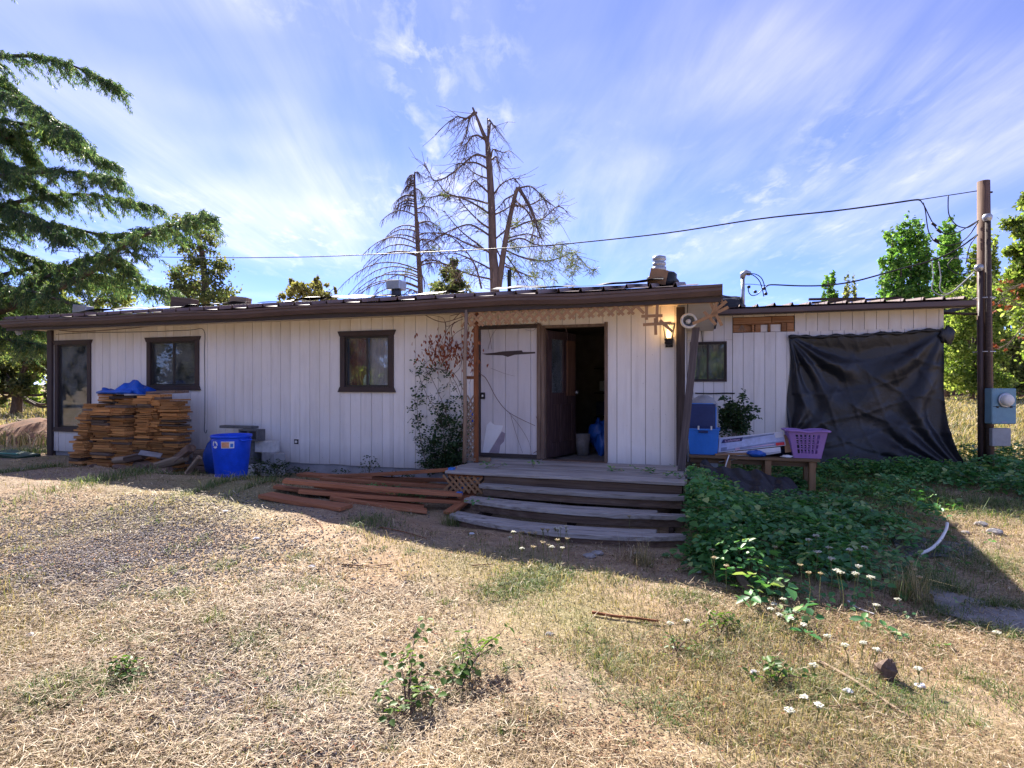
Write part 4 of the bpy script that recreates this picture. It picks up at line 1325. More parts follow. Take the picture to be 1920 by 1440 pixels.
mb.build('rolled_edge', M['blue_tarp'], bt, smooth=True)
# firewood in front of the stack
def log_mesh(L, r, seed, flat=.7):
    q = random.Random(seed)
    mb = MB(); n = 9; m = 6
    ra = [r * q.uniform(.75, 1.2) for _ in range(n)]
    for j in range(m + 1):
        x = -L / 2 + L * j / m
        for k in range(n):
            a = 2 * math.pi * k / n
            rr = ra[k] * q.uniform(.93, 1.07)
            mb.v.append((x + (q.uniform(-.02, .02) if j in (0, m) else 0), rr * math.cos(a), rr * math.sin(a) * flat))
    for j in range(m):
        for k in range(n):
            k2 = (k + 1) % n
            mb.f.append((j * n + k, j * n + k2, (j + 1) * n + k2, (j + 1) * n + k))
    mb.f.append(tuple(range(n - 1, -1, -1))); mb.f.append(tuple(m * n + k for k in range(n)))
    return mb
def on_ground(px, py, h):
    """ground point a little above which a thing shows at this pixel"""
    p = gp(px, py)
    return p
logs = [(230, 862, .34, .075, 10, .10, 'log_pale', 'pale split log end lying against the cedar stack'), (274, 876, .42, .13, -8, .10, 'log', 'thick broken brown log lying in front of the cedar stack'),
        (322, 866, .50, .10, 28, .12, 'log_pale', 'weathered split log tilted up against the stack corner'), (236, 884, .50, .07, -4, .05, 'log', 'thin dark log lying in the grass by the cedar stack'),
        (303, 888, .30, .10, 14, .07, 'log', 'squat dark chunk of wood in the grass before the stack'), (345, 852, .36, .10, 60, .13, 'log', 'bark-covered log standing askew at the stack corner'),
        (255, 858, .36, .08, 20, .20, 'old_wood', 'grey split log propped on the firewood heap'), (205, 888, .55, .04, -14, .03, 'log_pale', 'thin pale branch lying in front of the cedar stack'),
        (165, 885, .40, .07, 18, .05, 'log', 'rotten dark log at the foot of the leaning column'), (362, 872, .34, .06, 80, .07, 'log_pale', 'short round log seen end-on beside the blue bin')]
for i, (px, py, L, r, tilt, h, mm, lab) in enumerate(logs):
    dl = 1.12 + .05 * (i % 4) + (.22 if py > 880 else 0)
    sl, zl = fplane(px, py, dl)
    p = hw(sl, dl, 0)
    p.z = max(zl, gz(p.x, p.y) + r * .55) - h * .6
    o = log_mesh(L, r, 100 + i).build('firewood_log', M[mm], smooth=False, bevel=.006, loc=(p.x, p.y, p.z + h * .6), rot=(rn.uniform(-.3, .3), R(-tilt) * .6, -TH + rn.uniform(-.3, .3)))
    tag(o, lab, 'log', 'firewood in front of the board stack')
sl, zl = fplane(282, 852, 1.2); p = hw(sl, 1.2, zl - .24)
tag(MB().box(-.16, .16, -.06, .06, 0, .012).build('metal_scrap', M['galv'], loc=(p.x, p.y, p.z + .24), rot=(.5, .2, .3)), 'bright scrap of sheet metal on the firewood heap', 'scrap')
# squared timbers beside the bin
for i, (px, py, L, z) in enumerate(((385, 868, .42, 0.0), (383, 868, .46, .13), (385, 868, .40, .27))):
    p = hg(fplane(385, 860, .45)[0], .45)
    mb = MB(); mb.box(-L / 2, L / 2, -.09, .09, 0, .12)
    tag(mb.build('timber', M['old_wood'], bevel=.012, loc=(p.x, p.y, p.z + z), rot=(0, rn.uniform(-.03, .03), -TH + rn.uniform(-.12, .12))),
        'brown squared timber behind the blue bin, ' + ('lowest', 'middle', 'topmost')[i] + ' of its pile', 'timber')
# ------------------------------------------------------------------ blue recycling bin
bp = hg(*sd_of(gp(434, 902)))
bp.y += .29
bp.x = (434 - 960) / F * bp.y
bp.z = gz(bp.x, bp.y)
bs = bp.y / F                              # metres per photo pixel there
bh = (902 - 816) * bs * .985
rt, rb_ = 35.5 * bs, 27 * bs
bin_ = thing('recycling_bin', 'bright blue round recycling bin with white recycling mark', 'bin', bp, 0)
MB().lathe([(0, .005), (rb_ * .97, .0), (rb_, .02), (rb_ + (rt - rb_) * .62, bh * .62), (rb_ + (rt - rb_) * .66, bh * .63), (rt * .965, bh - .05), (rt * .955, bh - .02), (rt * .94, bh - .02), (rb_ * .95, .03), (0, .03)], 48).build('body', M['blue_bin'], bin_, smooth=True)
MB().lathe([(rt * .95, bh - .04), (rt, bh - .04), (rt * 1.02, bh - .01), (rt * .99, bh + .004), (rt * .93, bh - .004), (rt * .95, bh - .04)], 48).build('rim', M['blue_bin'], bin_, smooth=True)
for sg in (-1, 1):
    a = R(-22) if sg > 0 else R(180 - 22)
    c = Vector((math.cos(a), math.sin(a), 0))
    t = Vector((-c.y, c.x, 0))
    MB().tube([c * (rt * .93) - t * .10 + Vector((0, 0, bh - .05)), c * (rt * 1.06) - t * .09 + Vector((0, 0, bh - .075)), c * (rt * 1.07) + t * .09 + Vector((0, 0, bh - .075)), c * (rt * .93) + t * .10 + Vector((0, 0, bh - .05))], .014, 8).build('handle', M['blue_bin'], bin_, smooth=True)
def on_bin(a, z, off=.004):
    if z < .62 * bh:
        r = rb_ + (rt - rb_) * z / bh
    else:
        ra = rb_ + (rt - rb_) * .66
        r = ra + (rt * .965 - ra) * (z - .63 * bh) / (bh - .05 - .63 * bh)
    r += off
    return Vector((r * math.cos(a), r * math.sin(a), z))
def bin_patch(name, a0, a1, z0, z1, m, off, skew=0.0, parent=None):
    mb = MB(); k = 6
    for i in range(k + 1):
        a = a0 + (a1 - a0) * i / k
        mb.v += [tuple(on_bin(a, z0 + skew * i / k, off)), tuple(on_bin(a, z1 + skew * i / k, off))]
    for i in range(k):
        mb.f.append((2 * i, 2 * i + 2, 2 * i + 3, 2 * i + 1))
    o = mb.build(name, M[m], parent or bin_)
    s = o.modifiers.new('thick', 'SOLIDIFY'); s.thickness = .001
    return o
ax = lambda px: R(25.6) - math.acos(max(-1, min(1, (px - 434) / 34.0)))   # bin angle seen at a photo column
zy = lambda py: bh * (902 - py) / 86.0
st_ = bin_patch('sticker', ax(417), ax(438.5), zy(838.5), zy(826), 'white_print', .004)
bin_patch('printing', ax(417.6), ax(430), zy(837.5), zy(827), 'orange_print', .0055, 0, st_)
bin_patch('printing', ax(432), ax(437), zy(836.5), zy(830), 'blue_tote', .0055, 0, st_)
c0 = (ax(407), zy(832))
em = MB()
for k in range(3):                           # three bent arrows chasing in a ring
    pts = []
    for j in range(7):
        a = R(90 + 120 * k) + R(15 + 84 * j / 6)
        pts.append((a, .047 if j < 6 else .047))
    for j in range(6):
        q = []
        for (a, rr) in ((pts[j][0], .056), (pts[j + 1][0], .056), (pts[j + 1][0], .030), (pts[j][0], .030)):
            q.append(on_bin(c0[0] + rr * math.cos(a) / rt, c0[1] + rr * math.sin(a), .005))
        em.add(q, [(0, 1, 2, 3)])
    a = pts[-1][0]
    q = [on_bin(c0[0] + rr * math.cos(a + da) / rt, c0[1] + rr * math.sin(a + da), .005) for rr, da in ((.068, -.02), (.043, .33), (.018, -.02))]
    em.add(q, [(0, 1, 2)])
em.build('recycling_mark', M['white_print'], bin_)
p = hg(*sd_of(gp(398, 893))); p.y += .25; p.x = (400 - 960) / F * p.y
o = lump(.16, .14, .30, 55, 16, 10, .15).build('blue_sack', simple('sack_blue', (.006, .05, .30), .5), smooth=True, loc=(p.x, p.y, p.z + .26))
tag(o, 'darker blue crumpled sack standing behind the recycling bin', 'sack')
# ------------------------------------------------------------------ cinder blocks by the wall
def cinder(px, py, d, z, L, H_, mm, lab, rz=0.0, D=.2, holes_=True, on_side=False):
    s_ = fplane(px, py, d)[0]
    w = .032
    mb = MB()
    if holes_:
        for (a, b, c, e) in ((-L / 2, L / 2, -D / 2, -D / 2 + w), (-L / 2, L / 2, D / 2 - w, D / 2), (-L / 2, -L / 2 + w, -D / 2 + w, D / 2 - w), (L / 2 - w, L / 2, -D / 2 + w, D / 2 - w), (-w / 2, w / 2, -D / 2 + w, D / 2 - w)):
            mb.box(a, b, c, e, 0, H_)
    else:
        mb.box(-L / 2, L / 2, -D / 2, D / 2, 0, H_)
    b = hg(s_, d)
    rot = (0, 0, -TH + rz)
    zz_ = b.z + z
    if on_side:
        rot = (R(90), 0, -TH + rz)
        zz_ += D / 2
    o = mb.build('cinder_block', M[mm], bevel=.006, loc=(b.x, b.y, zz_), rot=rot)
    return tag(o, lab, 'block', 'cinder blocks by the wall')
cinder(509, 870, .28, 0.0, .40, .19, 'concrete_white', 'pale cinder block half hidden in weeds, under the angled block', .1)
cinder(513, 862, .28, .195, .40, .19, 'concrete', 'grey cinder block set at an angle with dark cores showing', -.35)
cinder(500, 845, .18, .39, .38, .19, 'concrete_white', 'white painted block on top of the grey angled block', 0, .2, False)
cinder(478, 872, .25, 0.0, .40, .19, 'concrete_white', 'white cinder block next to the blue bin on the ground', 0, .2, False)
cinder(474, 845, .22, .195, .19, .38, 'concrete_dark', 'dark block standing on end behind the blue bin', 0, .2, False)
cinder(480, 818, .22, .40 + .19, .40, .19, 'concrete_dark', 'dark cinder block on its side showing an open core', 0, .2, True, True)
s_, z_ = fplane(455, 810, .22)
tag(MB().box(-.42, .30, -.07, .07, 0, .045).build('dark_plank', M['concrete_dark'], bevel=.004, loc=hw(s_, .24, gz(*hw(s_, .22).xy) + .575 + .20), rot=(0, 0, -TH)), 'dark plank resting on the blocks behind the bin', 'plank')
# ------------------------------------------------------------------ pile of brown lumber
def lay_board(name, a, b, w, t, m, lab, roll=0.0, grp=None, cat='board'):
    a = Vector(a); b = Vector(b)
    L = (b - a).length
    mb = MB(); n = 6
    for i in range(n + 1):
        x = L * i / n
        bz = -.010 * math.sin(math.pi * i / n)
        mb.v += [(x, -w / 2, bz - t / 2), (x, w / 2, bz - t / 2), (x, w / 2, bz + t / 2), (x, -w / 2, bz + t / 2)]
    for i in range(n):
        o_ = i * 4
        for k in range(4):
            k2 = (k + 1) % 4
            mb.f.append((o_ + k, o_ + 4 + k, o_ + 4 + k2, o_ + k2))
    mb.f.append((0, 1, 2, 3)); mb.f.append((n * 4 + 3, n * 4 + 2, n * 4 + 1, n * 4))
    o = mb.build(name, M[m], bevel=.004, loc=a)
    o.rotation_euler = (frame_of(b - a) @ Matrix.Rotation(roll, 3, 'X')).to_euler()
    return tag(o, lab, cat, grp)
def gpz(px, py, z):
    k = (CH - z) * F / (py - 720)
    return Vector(((px - 960) / F * k, k, z))
G = 'brown boards in the lumber pile'
lb = [((497, 928), (650, 952), .03, .03, .24, .045, 'short broad brown board lying flat in front of the lumber pile'),
      ((515, 912), (795, 950), .05, .05, .15, .04, 'brown board at the bottom of the lumber pile'),
      ((532, 901), (865, 927), .17, .18, .20, .045, 'wide brown board on top of the front of the lumber pile, with blue-painted end'),
      ((590, 910), (782, 933), .10, .10, .14, .04, 'narrow brown board under the wide front board of the lumber pile'),
      ((603, 897), (878, 914), .16, .22, .12, .04, 'brown board in the middle of the lumber pile reaching the steps'),
      ((565, 889), (800, 903), .10, .16, .22, .045, 'broad brown board at the back of the lumber pile'),
      ((625, 893), (850, 880), .16, .44, .20, .045, 'long brown board resting its end up on the porch deck'),
      ((700, 896), (888, 900), .20, .27, .12, .04, 'thin brown board slipping off the pile towards the steps'),
      ((620, 932), (800, 958), .03, .03, .20, .045, 'brown board half hidden by weeds at the pile front'),
      ((858, 945), (898, 908), .05, .25, .16, .04, 'short brown offcut leaning against the porch steps'),
      ((840, 962), (885, 928), .04, .14, .14, .04, 'short brown offcut lying by the lowest porch step'),
      ((560, 920), (862, 940), .08, .09, .18, .045, 'dark brown board under the pile beside the steps')]
for (a, b, za, zb, w, t, lab) in lb:
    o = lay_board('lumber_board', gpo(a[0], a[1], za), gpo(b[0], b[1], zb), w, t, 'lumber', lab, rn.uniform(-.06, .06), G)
for (px, py, z) in ((863, 926, .19), (849, 880, .45), (872, 913, .23)):
    p = gpo(px, py, z)
    tag(MB().box(-.05, .02, -.05, .05, -.022, .022).build('end_tag', M['blue_tote'], loc=p, rot=(0, 0, -.2)), 'small blue scrap at a board end of the lumber pile', 'scrap', 'blue scraps on the lumber pile')
# ------------------------------------------------------------------ bench and what stands on it
bx0, bx1, bd0, bd1 = 4.45, 6.27, -1.12, -1.75
bgz = gz(*hw(5.6, -1.3).xy)
bench = thing('work_bench', 'low rough wooden bench in front of the addition', 'bench', hw(5.36, -1.43, bgz), -TH)
BT = .545 - bgz
for i in range(4):
    a = -.33 + i * .165
    MB().box(-.92, .92, a, a + .158, BT - .04, BT - rn.uniform(0, .004)).build('top_board', M['bench_wood'], bench, bevel=.004)
for x in (-.35, .22, .82):
    MB().box(x - .045, x + .045, -.30, -.21, -.06, BT - .041).build('leg', M['bench_leg'], bench, bevel=.004)
for x in (-.80, .22, .82):
    MB().box(x - .045, x + .045, .18, .27, -.06, BT - .041).build('leg', M['bench_leg'], bench, bevel=.004)
MB().box(-.9, .9, -.205, -.17, BT - .13, BT - .042).build('rail', M['bench_wood'], bench)
BZ = .545 + .002
tote = thing('storage_tote', 'light blue plastic storage tote with its lid standing open', 'tote', hw(4.66, -1.36, BZ), -TH - .03)
w0, w1, d0, h0 = .205, .235, .15, .40
def tub(mb, w0, w1, d0, d1, h, t=.006):
    o = [(-w0, -d0, 0), (w0, -d0, 0), (w0, d0, 0), (-w0, d0, 0), (-w1, -d1, h), (w1, -d1, h), (w1, d1, h), (-w1, d1, h)]
    i = [(-w0 + t, -d0 + t, t), (w0 - t, -d0 + t, t), (w0 - t, d0 - t, t), (-w0 + t, d0 - t, t), (-w1 + t, -d1 + t, h), (w1 - t, -d1 + t, h), (w1 - t, d1 - t, h), (-w1 + t, d1 - t, h)]
    mb.add(o + i, [(3, 2, 1, 0), (0, 1, 5, 4), (1, 2, 6, 5), (2, 3, 7, 6), (3, 0, 4, 7), (8, 9, 10, 11), (8, 12, 13, 9), (9, 13, 14, 10), (10, 14, 15, 11), (11, 15, 12, 8),
                   (4, 5, 13, 12), (5, 6, 14, 13), (6, 7, 15, 14), (7, 4, 12, 15)])
mb = MB(); tub(mb, w0, w1, d0, d0 + .025, h0); mb.build('body', M['blue_tote'], tote, bevel=.008)
for x in (-.10, 0.0, .10):
    MB().hexa([(x - .018, -d0 - .004, .03), (x + .018, -d0 - .004, .03), (x + .018, -d0 + .001, .03), (x - .018, -d0 + .001, .03),
               (x - .018, -d0 - .026, h0 - .08), (x + .018, -d0 - .026, h0 - .08), (x + .018, -d0 - .018, h0 - .08), (x - .018, -d0 - .018, h0 - .08)]).build('rib', M['blue_tote'], tote)
mb = MB()
for (a, b, c, e) in ((-w1 - .012, w1 + .012, -d0 - .04, -d0 - .024), (-w1 - .012, w1 + .012, d0 + .024, d0 + .04), (-w1 - .012, -w1 + .002, -d0 - .024, d0 + .024), (w1 - .002, w1 + .012, -d0 - .024, d0 + .024)):
    mb.box(a, b, c, e, h0 - .02, h0 + .006)
mb.build('rim', M['blue_tote'], tote, bevel=.003)
MB().box(-.07, .07, -d0 - .052, -d0 - .022, h0 - .06, h0 - .022).build('handle', M['blue_dark'], tote, bevel=.006)
for x in (-.07, .12):
    MB().box(x - .012, x + .012, -d0 - .046, -d0 - .036, h0 - .01, h0 + .05).build('clip', M['white_plastic'], tote)
lid = MB(); lid.box(-.22, .22, -.015, .0, 0, .42); lid.box(-.19, .19, -.022, -.0155, .04, .38)
lid.build('lid', M['blue_dark'], tote, bevel=.01, loc=(-.04, d0 - .02, h0 - .03), rot=(R(-14), 0, 0))
mb = MB()
mb.tube([(-.22, 0, 0), (-.22, 0, .36), (-.18, 0, .42), (.18, 0, .42), (.22, 0, .36), (.22, 0, 0)], .014, 6)
mb.build('lid_edge', M['blue_tote'], tote, loc=(-.04, d0 - .02, h0 - .03), rot=(R(-14), 0, 0))
# printed carton, tilted
cs, cd = 5.36, -1.40
ct = thing('printed_carton', 'crushed white carton with blue printed side lying tilted on the bench', 'box', hw(cs, cd, BZ + .10), -TH)
ct.rotation_euler = (0, R(-8.5), -TH - .02)
L, D_, Hh = .98, .32, .20
mb = MB()
mb.hexa([(-L / 2, -.12, 0), (L / 2, -.12, .0), (L / 2, .24, 0), (-L / 2, .24, .02), (-L / 2 + .05, -.02, Hh), (L / 2, -.04, Hh + .01), (L / 2, .26, Hh - .02), (-L / 2 + .03, .26, Hh)])
mb.build('carton', M['box_white'], ct, bevel=.006)
def face_pt(u, v, off):        # on the sloping printed side
    a = Vector((-L / 2, -.12, 0)); b = Vector((L / 2, -.12, 0)); c = Vector((L / 2, -.04, Hh + .01)); e = Vector((-L / 2 + .05, -.02, Hh))
    p = a.lerp(b, u).lerp(e.lerp(c, u), v)
    return p + Vector((0, -.94, .34)) * off
def face_quad(u0, u1, v0, v1, m, off, skew=0.0, name='printing'):
    mb = MB(); mb.add([face_pt(u0, v0, off), face_pt(u1, v0, off), face_pt(u1 + skew, v1, off), face_pt(u0 + skew, v1, off)], [(0, 1, 2, 3)])
    o = mb.build(name, M[m], ct)
    s = o.modifiers.new('thick', 'SOLIDIFY'); s.thickness = .0008
    return o
face_quad(.03, .99, .06, .94, 'box_pale', .0025)
face_quad(.04, .98, .07, .34, 'box_steel', .004)
face_quad(.30, .86, .74, .93, 'box_steel', .004)
face_quad(.04, .36, .66, .93, 'box_navy', .005, .02)
face_quad(.87, .985, .60, .93, 'box_white', .005)
face_quad(.86, .985, .05, .26, 'box_red', .005)
face_quad(.26, .33, .03, .24, 'box_pink', .005)
face_quad(.35, .84, .13, .22, 'box_pink', .0048)
def lettering(txt, size, m, u, v, off, parent, shear=.25):
    cu = bpy.data.curves.new('lettering', 'FONT')
    cu.body = txt; cu.size = size; cu.shear = shear; cu.extrude = .0004
    cu.align_x = 'LEFT'
    cu.materials.append(M[m])
    tmp = bpy.data.objects.new('lettering', cu)
    COL.objects.link(tmp)
    me = bpy.data.meshes.new_from_object(tmp.evaluated_get(bpy.context.evaluated_depsgraph_get()))
    bpy.data.objects.remove(tmp)
    o = bpy.data.objects.new('lettering', me)
    COL.objects.link(o)
    o.parent = parent
    o.location = face_pt(u, v, off)
    xd = (face_pt(u + .1, v, 0) - face_pt(u, v, 0)).normalized()
    yd = (face_pt(u, v + .1, 0) - face_pt(u, v, 0)); yd = (yd - xd * yd.dot(xd)).normalized()
    o.rotation_euler = Matrix((xd, yd, xd.cross(yd))).transposed().to_euler()
    return o
lettering('Coleman', .062, 'box_pink', .09, .71, .0065, ct)
MB().box(-.48, .40, -.20, -.121, -.075, -.062).build('flap', M['box_white'], ct, bevel=.002)
fq = MB(); fq.add([(-.50, -.19, -.14), (.40, -.19, -.09), (.41, -.125, -.01), (-.48, -.125, -.01)], [(0, 1, 2, 3)])
o = fq.build('flap', M['box_white'], ct); s = o.modifiers.new('thick', 'SOLIDIFY'); s.thickness = .004
fq = MB(); fq.add([(.46, -.15, -.10), (.58, -.13, -.10), (.56, -.02, .12), (.495, -.05, .16)], [(0, 1, 2, 3)])
o = fq.build('end_flap', M['cardboard'], ct); s = o.modifiers.new('thick', 'SOLIDIFY'); s.thickness = .004
tag(MB().box(-.30, .30, -.12, .12, 0, .025).build('cardboard_sheet', M['cardboard'], loc=hw(5.12, -1.28, BZ + .014), rot=(0, R(-3), -TH + .1)), 'brown cardboard sheet under the printed carton', 'cardboard')
tag(lump(.32, .17, .075, 61, 26, 12, .16).build('plastic_bag', M['dark_bag'], smooth=True, loc=hw(5.60, -1.44, BZ + .07), rot=(0, 0, -TH)), 'dark blue filled plastic bag under the carton', 'bag')
tag(lump(.14, .12, .05, 63, 20, 10, .2).build('plastic_bag', M['blue_bag'], smooth=True, loc=hw(5.42, -1.20, BZ + .045), rot=(0, 0, -TH)), 'light blue crumpled bag at the bench edge under the carton', 'bag')
tag(lump(.20, .16, .16, 65, 26, 14, .32).build('plastic_bag', M['black_plastic'], smooth=True, loc=hw(5.88, -1.50, BZ + .13), rot=(0, 0, -TH)), 'shiny black bag between carton and purple basket', 'bag')
tag(lump(.08, .05, .02, 67, 14, 8, .4).build('crumpled_wrapper', M['paper'], smooth=True, loc=hw(5.84, -1.20, BZ + .018)), 'crumpled silver wrapper on the bench by the basket', 'wrapper')
mb = MB()
mb.tube([hw(5.03, -1.10, BZ + .02), hw(5.00, -1.06, BZ - .06), hw(4.96, -1.05, BZ - .20), hw(4.93, -1.05, BZ - .30)], .009, 6)
tag(mb.build('hanging_strap', M['white_print'], smooth=True), 'white cloth strap hanging over the bench edge', 'strap')
# purple laundry basket: ribs and bars leave real holes
lbk = thing('laundry_basket', 'purple plastic laundry basket with open grid sides at the bench end', 'basket', hw(6.12, -1.36, BZ), -TH + .03)
bw0, bw1, bdp0, bdp1, bhh = .19, .27, .15, .20, .40
def bpt(side, u, v, off=0.0):
    a = bw0 + (bw1 - bw0) * v; b = bdp0 + (bdp1 - bdp0) * v
    z = .005 + bhh * v
    if side == 0: return Vector((-a + 2 * a * u, -b + off, z))
    if side == 1: return Vector((a - off, -b + 2 * b * u, z))
    if side == 2: return Vector((a - 2 * a * u, b - off, z))
    return Vector((-a + off, b - 2 * b * u, z))
mb = MB()
def bq(side, u0, u1, v0, v1):
    o_ = [bpt(side, u0, v0), bpt(side, u1, v0), bpt(side, u1, v1), bpt(side, u0, v1)]
    i_ = [bpt(side, u0, v0, .006), bpt(side, u1, v0, .006), bpt(side, u1, v1, .006), bpt(side, u0, v1, .006)]
    mb.hexa([o_[0], o_[1], i_[1], i_[0], o_[3], o_[2], i_[2], i_[3]])
for side in range(4):
    nc = 6
    us = [.16 + .68 * k / nc for k in range(nc + 1)]
    bq(side, 0, 1, 0, .16); bq(side, 0, 1, .86, 1.0)
    bq(side, 0, us[0] + .02, .16, .86); bq(side, us[-1] - .02, 1, .16, .86)
    for k in range(1, nc):
        bq(side, us[k] - .022, us[k] + .022, .16, .86)
    for k in range(1, 4):
        v = .16 + .70 * k / 4
        bq(side, us[0] + .02, us[-1] - .02, v - .022, v + .022)
mb.build('sides', M['purple'], lbk)
MB().box(-bw0, bw0, -bdp0, bdp0, 0, .006).build('bottom', M['purple'], lbk)
rp = [(-bw1 - .02, -bdp1 - .02), (bw1 + .02, -bdp1 - .02), (bw1 + .02, bdp1 + .02), (-bw1 - .02, bdp1 + .02)]
mb = MB()
for k in range(4):
    a, b = rp[k], rp[(k + 1) % 4]
    dip = .018 if k in (0, 2) else -.004
    pts = [Vector((a[0], a[1], bhh + .005)).lerp(Vector((b[0], b[1], bhh + .005)), t) - Vector((0, 0, dip * math.exp(-((t - .5) / .12) ** 2))) for t in np.linspace(0, 1, 13)]
    mb.tube(pts, .016, 8)
mb.build('rim', M['purple'], lbk, smooth=True)
# pressure tank, ramp board, plastic on the ground
tk = thing('pressure_tank', 'grey domed tank behind the open blue tote', 'tank', hg(4.66, -2.6), -TH)
MB().lathe([(.24, 0), (.25, .05), (.25, 1.16), (.235, 1.26), (.18, 1.35), (.08, 1.41), (0, 1.42)], 28).build('body', M['grey_plastic'], tk, smooth=True)
MB().lathe([(.253, 1.12), (.258, 1.14), (.253, 1.16)], 28).build('seam', M['galv'], tk, smooth=True)
a = hw(4.42, .62, DZ - .03); b = hg(5.25, -.15, .06)
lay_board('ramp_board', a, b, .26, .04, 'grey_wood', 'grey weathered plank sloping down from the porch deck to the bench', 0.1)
nu, nv = 40, 24
mb = MB()
for j in range(nv + 1):
    for i in range(nu + 1):
        u = i / nu; v = j / nv
        s_ = 4.62 + 1.25 * u + .25 * v; d = -.85 + .95 * v
        p = hw(s_, d)
        h = .46 * (1 - v) ** 1.1 * (1 - u * .45) + .034 * math.sin(u * 15 + 2.2 * math.sin(v * 5 + u * 7)) + .018 * math.sin(u * 33 - v * 14 + 1.5 * math.sin(v * 9)) + .03
        mb.v.append((p.x, p.y, gz(p.x, p.y) + max(.012, h)))
for j in range(nv):
    for i in range(nu):
        a = j * (nu + 1) + i
        mb.f.append((a, a + 1, a + nu + 2, a + nu + 1))
tag(mb.build('plastic_sheet', M['black_plastic'], smooth=True), 'black plastic sheet draped on the ground below the bench', 'plastic sheet')
# ------------------------------------------------------------------ utility pole and wires
PB = Vector((8.70, 10.80, 0)); PB.z = gz(8.7, 10.8)
pz = lambda py: CH + (720 - py) / F * PB.y - PB.z
pole = thing('utility_pole', 'weathered wooden utility pole with blue meter box and conduits', 'pole', PB, 0)
PT = pz(340)
MB().tube([(0.03, 0, -.1), (0, 0, PT * .5), (-.02, 0, PT)], [.125, .113, .098], 16).build('shaft', M['post_wood'], pole, smooth=True)
MB().tube([(-.155, -.10, .0), (-.155, -.10, pz(510))], .042, 10).build('conduit', M['brown_trim'], pole, smooth=True)
MB().tube([(-.06, -.15, .0), (-.06, -.15, pz(420))], .045, 10).build('conduit', M['dark_wood'], pole, smooth=True)
hd = MB().lathe([(.05, -.02), (.075, .02), (.08, .07), (.05, .11), (0, .12)], 14, (-.07, -.15, pz(417))); hd.build('weatherhead', M['galv'], pole, smooth=True)
hd = MB().lathe([(.045, -.02), (.07, .02), (.075, .06), (.045, .10), (0, .11)], 14, (-.18, -.12, pz(508)), Matrix.Rotation(R(-25), 3, 'Y')); hd.build('weatherhead', M['galv'], pole, smooth=True)
for zz_ in (pz(560), pz(660)):
    MB().lathe([(.165, -.008), (.168, .0), (.165, .008)], 18, (-.03, -.03, zz_)).build('strap', M['galv'], pole, smooth=True)
x0, x1, z0, z1 = (1832 - 1845) * PB.y / F - .0, (1877 - 1845) * PB.y / F, pz(793), pz(728)
mtr = MB().box(x0, x1, -.32, -.15, z0, z1).build('meter_box', M['meter_blue'], pole, bevel=.012)
MB().lathe([(0, .0), (.13, .0), (.135, .02), (.12, .03), (.10, .03)], 24, ((x0 + x1) / 2 + .01, -.322, z1 - .21), Matrix.Rotation(R(90), 3, 'X')).build('meter_ring', M['galv'], mtr, smooth=True)
MB().lathe([(.10, .02), (.098, .09), (.08, .115), (0, .12)], 24, ((x0 + x1) / 2 + .01, -.322, z1 - .21), Matrix.Rotation(R(90), 3, 'X')).build('meter_dome', M['white_plastic'], mtr, smooth=True)
MB().box(x0 + .02, x1 - .02, -.325, -.321, (z0 + z1) / 2 - .01, (z0 + z1) / 2 - .002).build('cover_seam', M['iron'], mtr)
for xx in (x0 + .10, x1 - .10):
    MB().box(xx - .018, xx + .018, -.334, -.322, (z0 + z1) / 2 - .03, (z0 + z1) / 2 + .004).build('hasp', M['iron'], mtr)
MB().box((x0 + x1) / 2 - .05, (x0 + x1) / 2 + .05, -.323, -.321, z0 + .02, z0 + .045).build('plate', M['box_steel'], mtr)
MB().box(-.07, .27, -.26, -.14, pz(834), pz(801)).build('junction_box', M['grey_plastic'], pole, bevel=.008)
MB().tube([(-.02, 0, PT - .20), (.14, 0, PT - .20)], .018, 8).build('bolt', M['iron'], pole)
bar = fplane(1772, 586, WD + .02)
mb = MB(); mb.tube([hw(8.80, WD - .05, bar[1]), PB + Vector((-.15, -.02, bar[1] - .02 - PB.z + .0))], .022, 8)
tag(mb.build('stand_off_bar', M['dark_wood'], smooth=True), 'thin bar bracing the utility pole to the addition wall', 'bar')
FARW = Vector((-26.4, 35.0, 0))
def wire(name, pix, A, B, r, m, lab, n=5, grp=None):
    pts = smooth_path([vplane(px, py, A, B) for px, py in pix], 5)
    return tag(MB().tube(pts, r, n).build(name, M[m], smooth=True), lab, 'wire', grp)
PX = PB + Vector((-.1, -.12, 0))
wire('service_cable', [(100, 469), (250, 480), (400, 483), (560, 482), (700, 477), (860, 470), (1000, 462), (1085, 455), (1250, 437), (1420, 411), (1560, 396), (1660, 383), (1715, 375), (1726, 376)], PX, FARW, .017, 'rubber', 'thick twisted black service cable crossing above the house to the pole')
wire('messenger_wire', [(1722, 375), (1760, 369), (1800, 363), (1832, 358)], PX, FARW, .009, 'rubber', 'thin wire tying the service cable to the pole top')
for i, pix in enumerate(([(1726, 376), (1734, 388), (1742, 405), (1750, 420), (1758, 431), (1775, 439), (1795, 436), (1815, 425), (1833, 414)],
                         [(1731, 380), (1735, 395), (1740, 430), (1748, 448), (1757, 455), (1775, 460), (1800, 455), (1818, 440), (1834, 416)],
                         [(1778, 366), (1778, 395), (1783, 410), (1795, 423), (1812, 427), (1825, 421), (1835, 413)])):
    wire('drop_wire', pix, PX + Vector((0, -.05 * i, 0)), FARW, .010, 'rubber', ('upper black wire looping from the service cable to the pole hood', 'lower black wire looping from the service cable to the pole hood', 'thin black ground loop hanging from the messenger wire')[i])
MX = MASTB
wire('house_cable', [(1437, 538), (1446, 534), (1500, 536), (1550, 535), (1600, 528), (1650, 515), (1700, 501), (1745, 489), (1790, 470), (1833, 440)], MX, PX, .015, 'rubber', 'black twisted cable running from the mast towards the pole')
